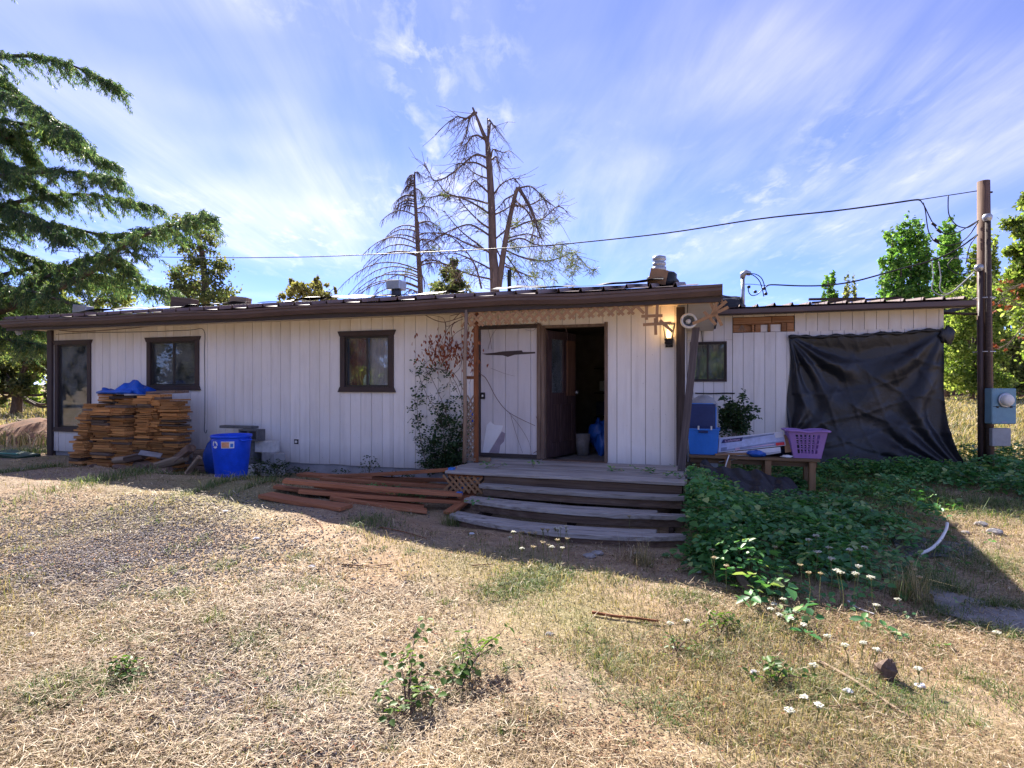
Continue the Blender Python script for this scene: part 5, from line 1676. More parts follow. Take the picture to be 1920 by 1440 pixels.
wire('guy_wire', [(1745, 487), (1780, 484), (1820, 485), (1835, 486)], MX, PX, .006, 'cable_grey', 'thin grey wire from cable end to pole')
for i, pix in enumerate(([(1747, 488), (1750, 520), (1747, 540), (1755, 550), (1770, 554), (1790, 545), (1808, 528), (1828, 508)], [(1760, 490), (1764, 520), (1762, 540), (1770, 550), (1785, 547), (1805, 530), (1828, 510)],
                         [(1795, 478), (1780, 492), (1778, 500), (1792, 512), (1810, 513), (1828, 507)], [(1833, 440), (1818, 462), (1812, 490), (1810, 495)])):
    wire('loop_wire', pix, MX, PX + Vector((0, -.04 * i, 0)), .009, 'cable_grey' if i < 2 else 'rubber', ('outer grey wire loop hanging from the lower pole hood', 'inner grey wire loop hanging from the lower pole hood', 'short black wire loop above the lower pole hood', 'thin black wire dropping below the upper pole bracket')[i])
for i, pix in enumerate(([(1400, 514), (1412, 516), (1424, 527), (1430, 545), (1432, 556)], [(1400, 513), (1416, 514), (1428, 522), (1434, 538), (1438, 552)], [(1403, 538), (1404, 548), (1410, 554), (1420, 552), (1428, 544)], [(1396, 533), (1410, 533), (1440, 536)])):
    wire('mast_wire', pix, MX + Vector((0, -.1, 0)), PX, .010 if i < 3 else .006, 'rubber', ('inner black wire curving down from the mast hood', 'outer black wire curving down from the mast hood', 'small black wire loop beside the mast pipe', 'thin straight wire from mast pipe to the house cable')[i])
for i, (px, py) in enumerate(((1404, 538), (1433, 541), (1436, 551), (1416, 547))):
    p = vplane(px, py, MX, PX)
    tag(MB().lathe([(0, -.03), (.03, -.025), (.035, 0), (.03, .025), (0, .03)], 10).build('wire_splice', M['rubber'], smooth=True, loc=p), 'black taped wire splice hanging near the service mast', 'splice', 'taped splices at the mast')
for i, (px, py) in enumerate(((1751, 421), (1761, 433), (1756, 451))):
    p = vplane(px, py, PX, FARW)
    tag(MB().tube([p + Vector((-.04, 0, .03)), p + Vector((.04, 0, -.03))], .025, 8).build('wire_splice', M['rubber'], smooth=True), 'thick black splice on the wires below the pole hood', 'splice', 'splices at the pole')
# ------------------------------------------------------------------ trees
def cat_arrays(parts):
    Vs, Fs, o = [], [], 0
    for v, f in parts:
        Vs.append(v); Fs.append(f + o); o += len(v)
    return np.concatenate(Vs), np.concatenate(Fs)
def twig_leaves(paths, per_m, size, width, seed, droop=.5, spread=.06):
    """needles along drooping twigs"""
    rs = np.random.RandomState(seed)
    C, A = [], []
    for pts in paths:
        P = np.array([tuple(p) for p in pts])
        seg = np.linalg.norm(np.diff(P, axis=0), axis=1)
        L = seg.sum()
        n = max(2, int(L * per_m))
        t = rs.uniform(0, 1, n) * (len(P) - 1)
        i = np.minimum(t.astype(int), len(P) - 2)
        fr = (t - i)[:, None]
        pos = P[i] * (1 - fr) + P[i + 1] * fr
        dr = P[i + 1] - P[i]
        dr /= np.linalg.norm(dr, axis=1, keepdims=True) + 1e-9
        a = dr * .7 + rand_unit(rs, n) * .75
        a[:, 2] -= droop
        a /= np.linalg.norm(a, axis=1, keepdims=True)
        C.append(pos + rand_unit(rs, n) * spread + a * size * .35); A.append(a)
    C = np.concatenate(C); A = np.concatenate(A)
    s = rs.uniform(.6, 1.35, len(C))[:, None]
    return diamonds(C, A * size * .5 * s, perp(rs, A) * width * .5 * s)
def tree(name, label, base, trunk_mb, leafs, leaf_mat, wood_mat='bark', group=None, cat='tree'):
    base = Vector(base)
    t = thing(name, label, cat, base, 0, group)
    mb = trunk_mb
    mb.v = [tuple(Vector(v) - base) for v in mb.v]
    mb.build('trunk', M[wood_mat], t, smooth=True)
    if leafs is not None:
        v, f = leafs
        npmesh('crown', v - np.array(tuple(base)), f, M[leaf_mat], t)
    return t
# big drooping cedar at the left: limbs reach in over the roof
TX, TY = -16.4, 16.2
tb = Vector((TX, TY, gz(TX, TY)))
mb = MB()
mb.tube([tb + Vector((0, 0, -.1)), tb + Vector((.1, 0, 4)), tb + Vector((0, .1, 9)), tb + Vector((.1, 0, 14)), tb + Vector((0, 0, 18.5))], [.48, .40, .29, .16, .03], 12)
rd = random.Random(77)
limbs = [((-170, 250), (0, 240), (70, 300)), ((-170, 380), (0, 385), (115, 440)), ((-170, 450), (20, 470), (145, 520)), ((-170, 520), (30, 540), (175, 585)), ((-170, 180), (-20, 150), (62, 200)), ((-170, 330), (-10, 300), (95, 365)), ((-170, 610), (40, 540), (180, 480), (240, 500)), ((-170, 130), (60, 105), (215, 156)), ((-170, 170), (20, 178), (138, 250)), ((-170, 215), (60, 235), (150, 268)), ((-170, 290), (80, 252), (205, 305)), ((-170, 350), (90, 322), (215, 335)),
         ((-170, 420), (120, 365), (282, 385)), ((-120, 640), (130, 530), (250, 450), (385, 404)), ((-170, 470), (60, 420), (200, 440), (310, 425)), ((-170, 560), (80, 500), (200, 520), (318, 545)),
         ((-170, 600), (40, 560), (150, 590), (250, 590)), ((-170, 700), (-20, 640), (90, 650)), ((-170, 680), (-40, 600), (60, 610), (140, 600))]
twigs = []
for li, L in enumerate(limbs):
    Y1 = TY + rd.uniform(-1.6, 1.8)
    pts = []
    for k, (px, py) in enumerate(L):
        Y = TY + (Y1 - TY) * k / (len(L) - 1)
        pts.append(at(px, py, Y))
    pts[0] = Vector((TX, TY, pts[0].z))
    path = smooth_path(pts, 8)
    big = li == 13
    mb.tube(path, [.13 if big else .075, .012], 6)
    m = len(path)
    for j in range(3, m):
        f = j / (m - 1)
        for sd in (-1, 1, 0, 1, -1):
            if rd.random() < .12:
                continue
            d = (path[j] - path[j - 1]).normalized()
            side = d.cross(Vector((0, 0, 1))).normalized() * (sd + rd.uniform(-.4, .4))
            ln = rd.uniform(.6, 1.5) * (1.25 - .75 * f) * (1.25 if big else 1)
            o = path[j] + Vector((rd.uniform(-.1, .1), rd.uniform(-.1, .1), 0))
            q = [o]
            for w in range(1, 5):
                u = w / 4
                q.append(o + (d * .55 + side * .75) * ln * u * .8 + Vector((0, 0, .06 * ln * math.sin(u * 3) - rd.uniform(.35, .6) * ln * u * u)))
            twigs.append(q)
            mb.tube(q, [.012, .004], 3, False)
            if rd.random() < .6:
                e = q[2]
                h = [e, e + Vector((rd.uniform(-.2, .2), rd.uniform(-.2, .2), -.10)), e + Vector((rd.uniform(-.35, .4), rd.uniform(-.3, .3), -rd.uniform(.18, .42)))]
                twigs.append(h)
# the rest of the crown, out of the picture
for k in range(46):
    z = rd.uniform(2.5, 17)
    a = rd.uniform(0, 2 * math.pi)
    ln = (18.5 - z) * .42 * rd.uniform(.7, 1.1)
    if math.cos(a) > .0:
        ln *= .42
    o = tb + Vector((0, 0, z))
    dr = Vector((math.cos(a), math.sin(a), 0))
    q = [o + dr * ln * u + Vector((0, 0, .5 * math.sin(u * 2.6) - .9 * u * u)) for u in np.linspace(0, 1, 9)]
    mb.tube(q, [.06, .012], 5)
    for j in range(2, 9):
        for sd in (-1, 1, 1, -1):
            s_ = Vector((-dr.y, dr.x, 0)) * sd * rd.uniform(.6, 1.2)
            ll = rd.uniform(.6, 1.4)
            twigs.append([q[j], q[j] + (dr * .5 + s_) * ll * .4 + Vector((0, 0, -.1)), q[j] + (dr * .5 + s_) * ll * .8 + Vector((0, 0, -.65 * ll))])
lv = twig_leaves(twigs, 145, .115, .020, 5, .45, .05)
tree('cedar_tree', 'big drooping green cedar reaching over the far end of the roof', tb, mb, lv, 'deodar')

# leafy crown from clumps given in photo pixels
def px_clumps(lst, Y, dy=1.0, seed=0):
    r = random.Random(seed)
    out = []
    for (px, py, rx, ry) in lst:
        Yk = Y + r.uniform(-dy, dy)
        s = Yk / F
        out.append((at(px, py, Yk), (rx * s, (rx * .9) * s, ry * s)))
    return out
def trunk_px(mb, pix, Y, r0, r1, n=8, wob=0.0, seed=0):
    r = random.Random(seed)
    pts = [at(px, py, Y + (r.uniform(-wob, wob) if i else 0)) for i, (px, py) in enumerate(pix)]
    pts = smooth_path(pts, 4)
    mb.tube(pts, [r0, r1], n)
    return pts
# scraggly pine left of centre
Y = 30.0
mb = MB()
trunk_px(mb, [(389, 765), (387, 600), (384, 520), (376, 460), (366, 425), (362, 402)], Y, .24, .05)
trunk_px(mb, [(338, 765), (340, 600), (338, 560), (336, 535)], Y + 1, .16, .06)
cl = [(362, 408, 12, 10), (346, 418, 18, 12), (376, 436, 14, 12), (352, 462, 20, 10), (396, 462, 16, 10), (372, 488, 20, 12), (408, 500, 16, 14), (340, 515, 22, 12), (398, 522, 18, 12), (335, 540, 16, 12), (362, 545, 22, 14), (420, 552, 20, 14), (352, 566, 26, 12), (402, 567, 26, 14), (440, 566, 14, 9), (335, 528, 12, 14)]
cl = [(a_, b_, c_ * 1.45, d_ * 1.3) for a_, b_, c_, d_ in cl]
for (px, py, rx, ry) in cl:
    trunk_px(mb, [(384 if py > 480 else 372, py + 18), ((px + 378) / 2, py + 8), (px, py)], Y, .05, .015, 4, .5, px)
tree('scots_pine', 'scraggly pine with clumped needles behind the roof of the house', (at(389, 765, Y).x, Y, 0), mb, crown_arrays(px_clumps(cl, Y, .8, 1), 8500, .17, 3, 1.3), 'pine', 'dead_bark')
# small round leafy tree
Y = 25.0
mb = MB(); trunk_px(mb, [(578, 760), (576, 620), (575, 560)], Y, .10, .04)
cl = [(575, 560, 34, 24), (545, 556, 22, 16), (607, 558, 24, 18), (560, 540, 20, 14), (595, 538, 18, 14), (530, 566, 14, 12), (625, 568, 13, 12), (594, 523, 5, 9), (545, 530, 6, 8), (628, 545, 5, 8)]
for (px, py, rx, ry) in cl:
    trunk_px(mb, [(576, 590), ((px + 576) / 2, py + 18), (px, py - 6)], Y, .03, .008, 4, .3, px)
tree('small_leafy_tree', 'small yellowish leafy tree just showing over the roof', (at(578, 760, Y).x, Y, 0), mb, crown_arrays(px_clumps(cl, Y, .5, 2), 3400, .15, 4, .6), 'yellowleaf')
# dead conifer with drooping bare boughs
Y = 25.0
mb = MB()
tp = trunk_px(mb, [(792, 765), (789, 560), (784, 470), (780, 400), (777, 345), (778, 322)], Y, .14, .03, 8)
zb = tp[0].z; ztop = tp[-1].z
rd = random.Random(19)
def on_path(pts, z):
    for a, b in zip(pts[:-1], pts[1:]):
        if a.z <= z <= b.z:
            return a.lerp(b, (z - a.z) / max(1e-6, b.z - a.z))
    return pts[-1]
for k in range(58):
    f = (k + rd.random()) / 58
    z = 4.0 + (ztop - 4.0) * f
    o = on_path(tp, z)
    left = rd.random() < .55
    a = (math.pi + rd.uniform(-.7, .7)) if left else rd.uniform(-1.9, 1.9)
    ln = (.22 + (ztop - z) * (.74 if left else .46)) * rd.uniform(.75, 1.1)
    ln = min(ln, 3.7)
    dr = Vector((math.cos(a), math.sin(a), 0))
    q = [o + dr * ln * u + Vector((0, 0, ln * (.22 * math.sin(u * 2.2) - .46 * u * u))) for u in np.linspace(0, 1, 9)]
    mb.tube(q, [.035, .010], 4, False)
    for j in range(2, 9):
        for h in range(4):
            e = q[j].lerp(q[j - 1], rd.random())
            l2 = rd.uniform(.18, .55) * (1.1 - .04 * j)
            s2 = Vector((-dr.y, dr.x, 0)) * rd.uniform(-.7, .7)
            mb.tube([e, e + (dr * .35 + s2) * l2 * .5 + Vector((0, 0, -.25 * l2)), e + (dr * .5 + s2) * l2 * .7 + Vector((0, 0, -l2))], [.009, .005], 3, False)
tree('dead_spruce', 'dead bare conifer with drooping boughs left of the broken pine', tp[0], mb, None, None, 'dead_bark')
# dead pine with broken tops
def needle_tufts(lst):
    rs_ = np.random.RandomState(5)
    P = np.repeat(np.array([tuple(c) for c, _ in lst]), 46, 0)
    A = rand_unit(rs_, len(P)); A[:, 2] -= .15
    A /= np.linalg.norm(A, axis=1, keepdims=True)
    P = P + rs_.normal(size=P.shape) * .05
    L = rs_.uniform(.10, .20, len(P))[:, None]
    return diamonds(P + A * L, A * L, perp(rs_, A) * .011)
Y = 23.5
def c3(p):
    return (600 + p[0] / 3.6, 180 + p[1] / 3.6)
rd = random.Random(8)
mb = MB(); ndl = []
def limb(pix, r0, r1, dep, twig=True, green=0.0, n=6):
    pts = []
    m = len(pix)
    for i, p in enumerate(pix):
        px, py = c3(p)
        pts.append(at(px, py, Y + dep * (i / max(1, m - 1))))
    pts = smooth_path(pts, 4)
    mb.tube(pts, [r0, r1], n, True)
    if twig:
        for j in range(2, len(pts)):
            for h in range(3):
                if rd.random() < .25:
                    continue
                d = (pts[j] - pts[j - 1]).normalized()
                e = pts[j].lerp(pts[j - 1], rd.random())
                s = Vector((rd.uniform(-1, 1), rd.uniform(-1, 1), rd.uniform(-1.1, .45)))
                l2 = rd.uniform(.25, .75)
                q = [e, e + (d * .5 + s * .6) * l2 * .5, e + (d * .6 + s) * l2 * .8 + Vector((0, 0, -.10)), e + (d * .8 + s * 1.2) * l2 + Vector((0, 0, rd.uniform(-.3, .05)))]
                mb.tube(q, [.014, .006], 3, False)
                if rd.random() < .5:
                    u = Vector((rd.uniform(-1, 1), rd.uniform(-1, 1), rd.uniform(-1, .4))) * .3
                    mb.tube([q[2], q[2] + u * .6, q[2] + u + Vector((0, 0, -.08))], [.009, .005], 3, False)
                if rd.random() < green:
                    ndl.append((q[-1], (.30, .30, .24)))
    return pts
limb([(1175, 2100), (1180, 1300), (1165, 1050), (1160, 800), (1148, 560), (1135, 380), (1128, 310), (1100, 250), (1065, 160), (1030, 78)], .21, .035, 0, False, 0, 12)
limb([(1130, 310), (1140, 250), (1150, 185)], .07, .04, .0, False)
limb([(1135, 300), (1134, 210), (1132, 150)], .05, .03, .1, False)
limb([(1205, 1300), (1240, 1050), (1270, 880), (1310, 700), (1335, 615)], .13, .07, -.6, False, 0, 10)
limb([(1340, 620), (1390, 700), (1440, 800), (1470, 900), (1500, 970)], .08, .02, -1.0)
for i, b in enumerate([
    [(1120, 300), (1060, 265), (1010, 290), (985, 350), (970, 430)], [(1130, 420), (1060, 395), (1000, 430), (920, 500), (840, 555), (770, 570), (740, 520), (705, 465)],
    [(1130, 490), (1050, 450), (960, 455), (920, 460)], [(1140, 560), (1060, 530), (1000, 490)], [(1145, 660), (1080, 600), (1040, 570), (1000, 640)], [(1150, 730), (1000, 690), (880, 675), (760, 680), (700, 740)],
    [(1150, 800), (1060, 740), (960, 690), (850, 650), (790, 570)], [(1155, 900), (1080, 850), (990, 760), (930, 680)], [(1155, 950), (1020, 870), (900, 900), (780, 960), (700, 1010)],
    [(1160, 1070), (1050, 990), (940, 900), (840, 780)], [(1170, 1060), (1000, 1000), (850, 930), (680, 925)], [(1090, 1300), (1060, 1180), (1010, 1080), (900, 960), (700, 850)],
    [(1170, 1180), (1060, 1120), (900, 1060), (760, 1080)], [(1170, 1240), (1000, 1200), (860, 1140), (750, 1100)], [(1060, 110), (990, 150), (930, 140), (885, 165)], [(1045, 100), (1010, 150), (985, 260), (950, 330)],
    [(1140, 160), (1165, 190), (1195, 235)]]):
    limb(b, .045, .012, rd.uniform(-1.6, 1.6), True, .08 if i in (6, 12, 13, 9) else .0)
for b, g in (([(1170, 670), (1220, 600), (1290, 560), (1345, 560)], 0), ([(1155, 410), (1170, 360), (1230, 380), (1280, 365)], 0), ([(1160, 430), (1190, 410), (1215, 490)], 0), ([(1340, 625), (1420, 610), (1500, 680), (1550, 780)], 0),
             ([(1290, 900), (1400, 850), (1500, 830), (1580, 760), (1610, 740)], .1), ([(1270, 960), (1400, 930), (1480, 960)], .1), ([(1250, 1040), (1400, 1100), (1560, 1110), (1700, 1060), (1745, 1090)], .75),
             ([(1250, 1150), (1400, 1210), (1500, 1230)], .4), ([(1300, 740), (1400, 740), (1500, 700), (1550, 720)], .1), ([(1240, 1000), (1350, 960), (1450, 1000), (1540, 1010), (1650, 1000)], .5), ([(1320, 660), (1250, 700), (1200, 760)], 0),
             ([(1180, 800), (1260, 760), (1330, 700)], 0), ([(1190, 960), (1260, 900), (1340, 850), (1420, 780)], .1), ([(1260, 1080), (1330, 1180), (1400, 1290)], .3), ([(1180, 1010), (1240, 1120), (1330, 1180)], .2), ([(1310, 700), (1400, 780), (1440, 880), (1430, 980)], 0)):
    limb(b, .04, .011, rd.uniform(-1.5, 1.5), True, g)
for p in ((830, 660), (780, 1030), (800, 880), (770, 1040)):
    q = c3(p); ndl.append((at(q[0], q[1], Y), (.25, .25, .18)))
tree('broken_pine', 'tall dying pine with broken tops and a few green tufts behind the house', at(*c3((1175, 2100)), Y), mb, needle_tufts(ndl), 'pine', 'dead_bark')
# young green pine between the dead trees
Y = 28.0
mb = MB(); trunk_px(mb, [(852, 765), (850, 560), (848, 480)], Y, .11, .02)
cl = [(848, 490, 8, 12), (840, 512, 16, 12), (858, 518, 15, 12), (832, 535, 22, 12), (866, 538, 22, 12), (846, 550, 34, 12), (815, 556, 16, 10), (880, 556, 18, 10), (850, 575, 44, 16)]
for (px, py, rx, ry) in cl:
    trunk_px(mb, [(850, py + 12), (px, py)], Y, .03, .01, 4, .4, px)
tree('young_pine', 'young grey-green pine between the two dead trees', (at(852, 765, Y).x, Y, 0), mb, crown_arrays(px_clumps(cl, Y, .6, 5), 6500, .15, 6, 1.1), 'pine')
# poplars
def poplar(name, label, Y, base_px, cols_, n, seed, size=.42, mat='poplar'):
    r = random.Random(seed)
    mb = MB(); cl = []
    for (px, top, bot, w) in cols_:
        trunk_px(mb, [(base_px, 748), ((base_px * 2 + px) / 3, 650), (px, (top + bot) / 2), (px, top + 8)], Y, .30, .04, 6)
        k = max(4, int((bot - top) / 11))
        for i in range(k):
            f = i / (k - 1)
            ww = 1.5 * w * (.30 + .70 * math.sin(math.pi * min(1, .12 + f * .62)))
            cl.append((px + r.uniform(-.25, .25) * ww, top + 6 + (bot - top) * f, ww * r.uniform(.7, 1.0), 15 * r.uniform(.8, 1.3)))
    tree(name, label, (at(base_px, 748, Y).x, Y, 0), mb, crown_arrays(px_clumps(cl, Y, 1.2, seed), n, size, seed, .55), mat, group='poplars beyond the field')
poplar('poplar_tree', 'tall green poplar with several spires behind the addition roof', 60, 1705, [(1674, 436, 700, 17), (1707, 404, 700, 21), (1737, 436, 700, 14), (1656, 482, 700, 12), (1690, 430, 700, 18), (1722, 420, 700, 16)], 16000, 21)
poplar('poplar_tree', 'narrow dark green poplar beside the utility pole wires', 62, 1776, [(1771, 412, 700, 18), (1791, 440, 700, 12), (1755, 480, 700, 10), (1780, 430, 700, 15)], 10500, 22)
poplar('poplar_tree', 'small distant poplar just above the addition roof', 85, 1556, [(1553, 520, 700, 10), (1546, 545, 700, 6), (1562, 515, 700, 7)], 6000, 23, .5)
poplar('poplar_tree', 'thin sparse olive poplar showing above the addition roof', 88, 1594, [(1588, 520, 700, 7), (1602, 527, 700, 6)], 2200, 24, .5, 'olive')
poplar('poplar_tree', 'pale sparse poplar partly hidden by the utility pole', 58, 1838, [(1830, 470, 720, 16), (1862, 440, 720, 10), (1815, 520, 720, 12)], 8000, 25, .40, 'broadleaf')
# trees on the right
def bushy(name, label, Y, base_px, base_py, blobs, n, size, seed, mat, r0=.2, grp=None):
    mb = MB()
    trunk_px(mb, [(base_px, base_py), (base_px, base_py - 60), (blobs[0][0], blobs[0][1])], Y, r0, r0 * .4)
    for (px, py, rx, ry) in blobs:
        trunk_px(mb, [(base_px, base_py - 45), ((px + base_px) / 2, py + ry * .6), (px, py)], Y, r0 * .35, .02, 5, .6, int(px + py))
    return tree(name, label, (at(base_px, base_py, Y).x, Y, 0), mb, crown_arrays(px_clumps(blobs, Y, Y * .03, seed), n, size, seed, .6), mat, group=grp)
r = random.Random(4)
def blobs_in(x0, x1, y0, y1, k, rr, seed):
    q = random.Random(seed)
    return [(q.uniform(x0, x1), q.uniform(y0, y1), rr * q.uniform(.7, 1.3), rr * q.uniform(.6, 1.0)) for _ in range(k)]
bushy('leafy_tree', 'tall bright green tree at the edge of the yard right of the pole', 27, 1985, 782, [(1935, 375, 30, 28), (1950, 420, 40, 34), (1912, 430, 24, 24), (1905, 480, 26, 24), (1950, 500, 50, 36), (1990, 440, 60, 60), (2010, 540, 70, 60), (1920, 540, 34, 22), (1940, 600, 50, 40), (2000, 640, 60, 50), (1915, 500, 26, 22)], 30000, .21, 31, 'broadleaf', .28)
bushy('leafy_tree', 'light green bushy tree beyond the tarp at the field edge', 46, 1822, 748, blobs_in(1782, 1868, 560, 725, 30, 32, 3) + [(1825, 720, 36, 24), (1800, 700, 30, 28)], 26000, .28, 32, 'broadleaf', .2)
bushy('leafy_tree', 'olive shaded tree behind the meter box at the field edge', 50, 1893, 748, blobs_in(1862, 1960, 540, 720, 30, 34, 5) + [(1900, 715, 34, 26), (1930, 700, 34, 34)], 26000, .28, 33, 'olive', .28)
bushy('leafy_tree', 'dim green tree farther off behind the field hedge', 75, 1800, 742, blobs_in(1770, 1980, 620, 728, 26, 32, 8), 16000, .40, 34, 'olive', .3)
# dry branch with rusty leaves hanging in from the right tree
mb = MB(); rl = []
Y = 22.0
for pix in ([(2000, 560), (1940, 585), (1890, 560), (1868, 570)], [(1990, 610), (1935, 600), (1895, 640), (1870, 655)], [(1990, 540), (1930, 530), (1890, 545)]):
    pts = trunk_px(mb, pix, Y, .03, .008, 5, .3, pix[0][1])
    for j in range(3, len(pts)):
        for h in range(3):
            s = Vector((rd.uniform(-1, 1), rd.uniform(-1, 1), rd.uniform(-.8, .6))) * .5
            mb.tube([pts[j], pts[j] + s], [.008, .004], 3, False)
            if rd.random() < .35:
                rl.append((pts[j] + s, (.10, .10, .08)))
br_ = bpy.data.objects
tt = tree('dry_branch_tree', 'bare grey branches with a few rusty leaves right of the utility pole', (21.0, Y, 0), mb, crown_arrays(rl, 260, .13, 9, .6), 'vine_red', 'dead_bark')
MB().tube([(0, 0, -.1), (.1, 0, 2.2), (-.1, 0, 5.6)], [.16, .12, .05], 8).build('trunk', M['dead_bark'], tt, smooth=True)
# shade trees behind the left end of the house
bushy('shade_tree', 'dark dense tree behind the shaded end of the house', 27, 30, 782, blobs_in(-120, 130, 620, 745, 26, 36, 11), 26000, .20, 41, 'pine', .25)
bushy('shade_tree', 'sunlit green shrub beyond the big cedar at the far end', 34, -60, 770, blobs_in(-200, 60, 640, 750, 16, 32, 12), 16000, .24, 42, 'broadleaf', .2)
bushy('shade_tree', 'dim tree line filling the gap under the cedar boughs', 44, 130, 762, blobs_in(-60, 330, 520, 740, 26, 40, 13), 24000, .32, 43, 'olive', .3)
# trees across the yard behind the viewer, seen only in the window panes
src = [o for o in bpy.data.objects if o.get('category') == 'tree' and o['label'].startswith(('olive shaded', 'light green bushy'))]
for i, (x, y, sc) in enumerate(((-47, 5, 1.3), (-46, 1, 1.2), (-45, -3, 1.2), (-43, -7, 1.25), (-40, -10, 1.2), (-37, -13, 1.25), (-34, -16, 1.2), (-31, -19, 1.25), (-27, -22, 1.2), (-22, -25, 1.1), (-8, -28, 1.1), (-4, -29, 1.1), (1, -30, 1.0))):
    s0 = src[i % 2]
    c = s0.copy(); COL.objects.link(c)
    c.location = (x, y, 0); c.scale = (sc, sc, sc)
    c['label'] = 'leafy tree across the yard, reflected in the window panes'
    c['group'] = 'trees across the yard'
    for ch in s0.children:
        d = ch.copy(); COL.objects.link(d); d.parent = c
# far barn and fence
Y = 70.0
q = at(1786, 745, Y)
barn = thing('barn', 'small red-brown shed with grey roof at the far side of the field', 'shed', (q.x, Y, gz(q.x, Y)), .1)
MB().box(-1.5, 1.4, 0, 2.4, 0, 1.35).build('wall', M['barn_red'], barn)
rfm = MB(); rfm.hexa([(-1.7, -.3, 1.3), (1.6, -.3, 1.3), (1.6, 2.7, 2.3), (-1.7, 2.7, 2.3), (-1.7, -.3, 1.38), (1.6, -.3, 1.38), (1.6, 2.7, 2.38), (-1.7, 2.7, 2.38)])
rfm.build('roof', M['barn_roof'], barn)
MB().box(.3, .9, -.03, -.005, .0, 1.1).build('door', M['fascia'], barn)
q = at(1905, 748, 62)
fence = thing('far_fence', 'dark red board fence far across the field', 'fence', (q.x, 62, gz(q.x, 62)), 0)
for k in range(14):
    MB().box(-.9 + k * .24, -.9 + k * .24 + .2, -.02, .02, 0, 1.1 + .05 * (k % 3)).build('board', M['barn_red'], fence)
q = at(1905, 722, 66)
shed2 = thing('field_shed', 'low shed with pale blue roof behind the far fence', 'shed', (q.x + .8, 66, gz(q.x, 66)), 0)
MB().box(-1.6, 1.6, 0, 2, 0, 1.2).build('wall', M['barn_red'], shed2)
rfm = MB(); rfm.hexa([(-1.8, -.2, 1.2), (1.8, -.2, 1.5), (1.8, 2.2, 1.5), (-1.8, 2.2, 1.2), (-1.8, -.2, 1.28), (1.8, -.2, 1.58), (1.8, 2.2, 1.58), (-1.8, 2.2, 1.28)])
rfm.build('roof', M['meter_blue'], shed2)
# reddish earth bank and fallen logs behind the shaded end
p = gp(35, 826)
mb = MB()
for j in range(13):
    for i in range(31):
        u = i / 30; v = j / 12
        x = p.x - 3.4 + 6.2 * u; y = p.y - 1.0 + 3.0 * v
        h = .42 * math.sin(math.pi * u) ** .7 * math.sin(math.pi * v) ** .8 * (1 + .25 * math.sin(u * 19 + v * 7) + .15 * math.sin(u * 41 - v * 17))
        mb.v.append((x, y, gz(x, y) + h - .02))
for j in range(12):
    for i in range(30):
        a = j * 31 + i
        mb.f.append((a, a + 1, a + 32, a + 31))
kind(mb.build('earth_bank', M['dirt'], smooth=True), 'structure')
for i, (px, py, L, lab) in enumerate(((30, 796, 2.6, 'long fallen grey log lying behind the house end'), (75, 800, 1.8, 'shorter fallen log beside the earth bank'))):
    p = gp(px, py)
    tag(log_mesh(L, .13, 300 + i, 1.0).build('fallen_log', M['log'], loc=(p.x, p.y, p.z + .12), rot=(0, 0, .1 - .25 * i)), lab, 'log')
p = hg(-8.15, .55)
tag(MB().box(-.42, .42, -.22, .22, 0, .05).build('green_board', M['bramble_board'] if 'bramble_board' in M else simple('green_paint', (.03, .07, .04), .6), loc=(p.x, p.y, p.z + .02), rot=(.05, .08, -TH)), 'flat dark green board lying at the house corner', 'board')
mb = MB(); mb.tube(smooth_path([hg(-9.6, 1.0, .03), hg(-9.0, .6, .06), hg(-8.3, .85, .10), hg(-7.7, .75, .09)], 4), .016, 6)
tag(mb.build('hose', simple('hose_green', (.10, .30, .22), .45), smooth=True), 'pale green hose running past the house corner', 'hose')
# ------------------------------------------------------------------ low plants and ground litter
def blades(P, h, w, lean, rs):
    """grass blades: five points, three faces each"""
    n = len(P)
    az = rs.uniform(0, 2 * np.pi, n)
    d = np.stack([np.cos(az), np.sin(az), np.zeros(n)], 1)
    s = np.stack([-np.sin(az), np.cos(az), np.zeros(n)], 1)
    up = np.array([0, 0, 1.0])
    h = h[:, None]; w = w[:, None]; lean = lean[:, None]
    V = np.empty((n, 5, 3), np.float32)
    V[:, 0] = P - s * w; V[:, 1] = P + s * w
    m = P + up * h * .55 + d * lean * h * .28
    V[:, 2] = m - s * w * .75; V[:, 3] = m + s * w * .75
    V[:, 4] = P + up * h * np.clip(1 - .35 * lean, .15, 1) + d * lean * h
    b = np.arange(n)[:, None] * 5
    Fc = np.concatenate([b + np.array([[0, 1, 2]]), b + np.array([[1, 3, 2]]), b + np.array([[2, 3, 4]])])
    return V.reshape(-1, 3), Fc
def scatter(rs, n, ymin, ymax, power=1.0, margin=1.06, xshift=0.0):
    """points on the ground inside the view, denser near the viewer"""
    y = ymin * (ymax / ymin) ** (rs.uniform(0, 1, n) ** power)
    x = rs.uniform(-1, 1, n) * y * (960 / F) * margin + xshift
    return x, y
def to_sd(x, y):
    a, b = x - P0.x, y - P0.y
    return a * U.x + b * U.y, a * N.x + b * N.y
def blocked(x, y):
    s, d = to_sd(x, y)
    m = (s > -8) & (s < 4.4) & (d < .05)
    m |= (s > 1.4) & (s < 4.5) & (d < 2.55) & (d > 0)
    m |= (s > 4.3) & (s < 9.0) & (d < -4.1)
    return m
def patch(x, y, sc, ph):
    return (np.sin(x * sc + ph + 1.7 * np.sin(y * sc * .7 + ph)) + np.sin(y * sc * 1.3 - ph * 2 + 1.3 * np.sin(x * sc * .9)) + np.sin((x + y) * sc * .6 + ph * 3)) / 3
def shade(x, y):
    s, d = to_sd(x, y)
    return (d < 3.35) & (s < 7.0) & (d > -6)
rs = np.random.RandomState(1)
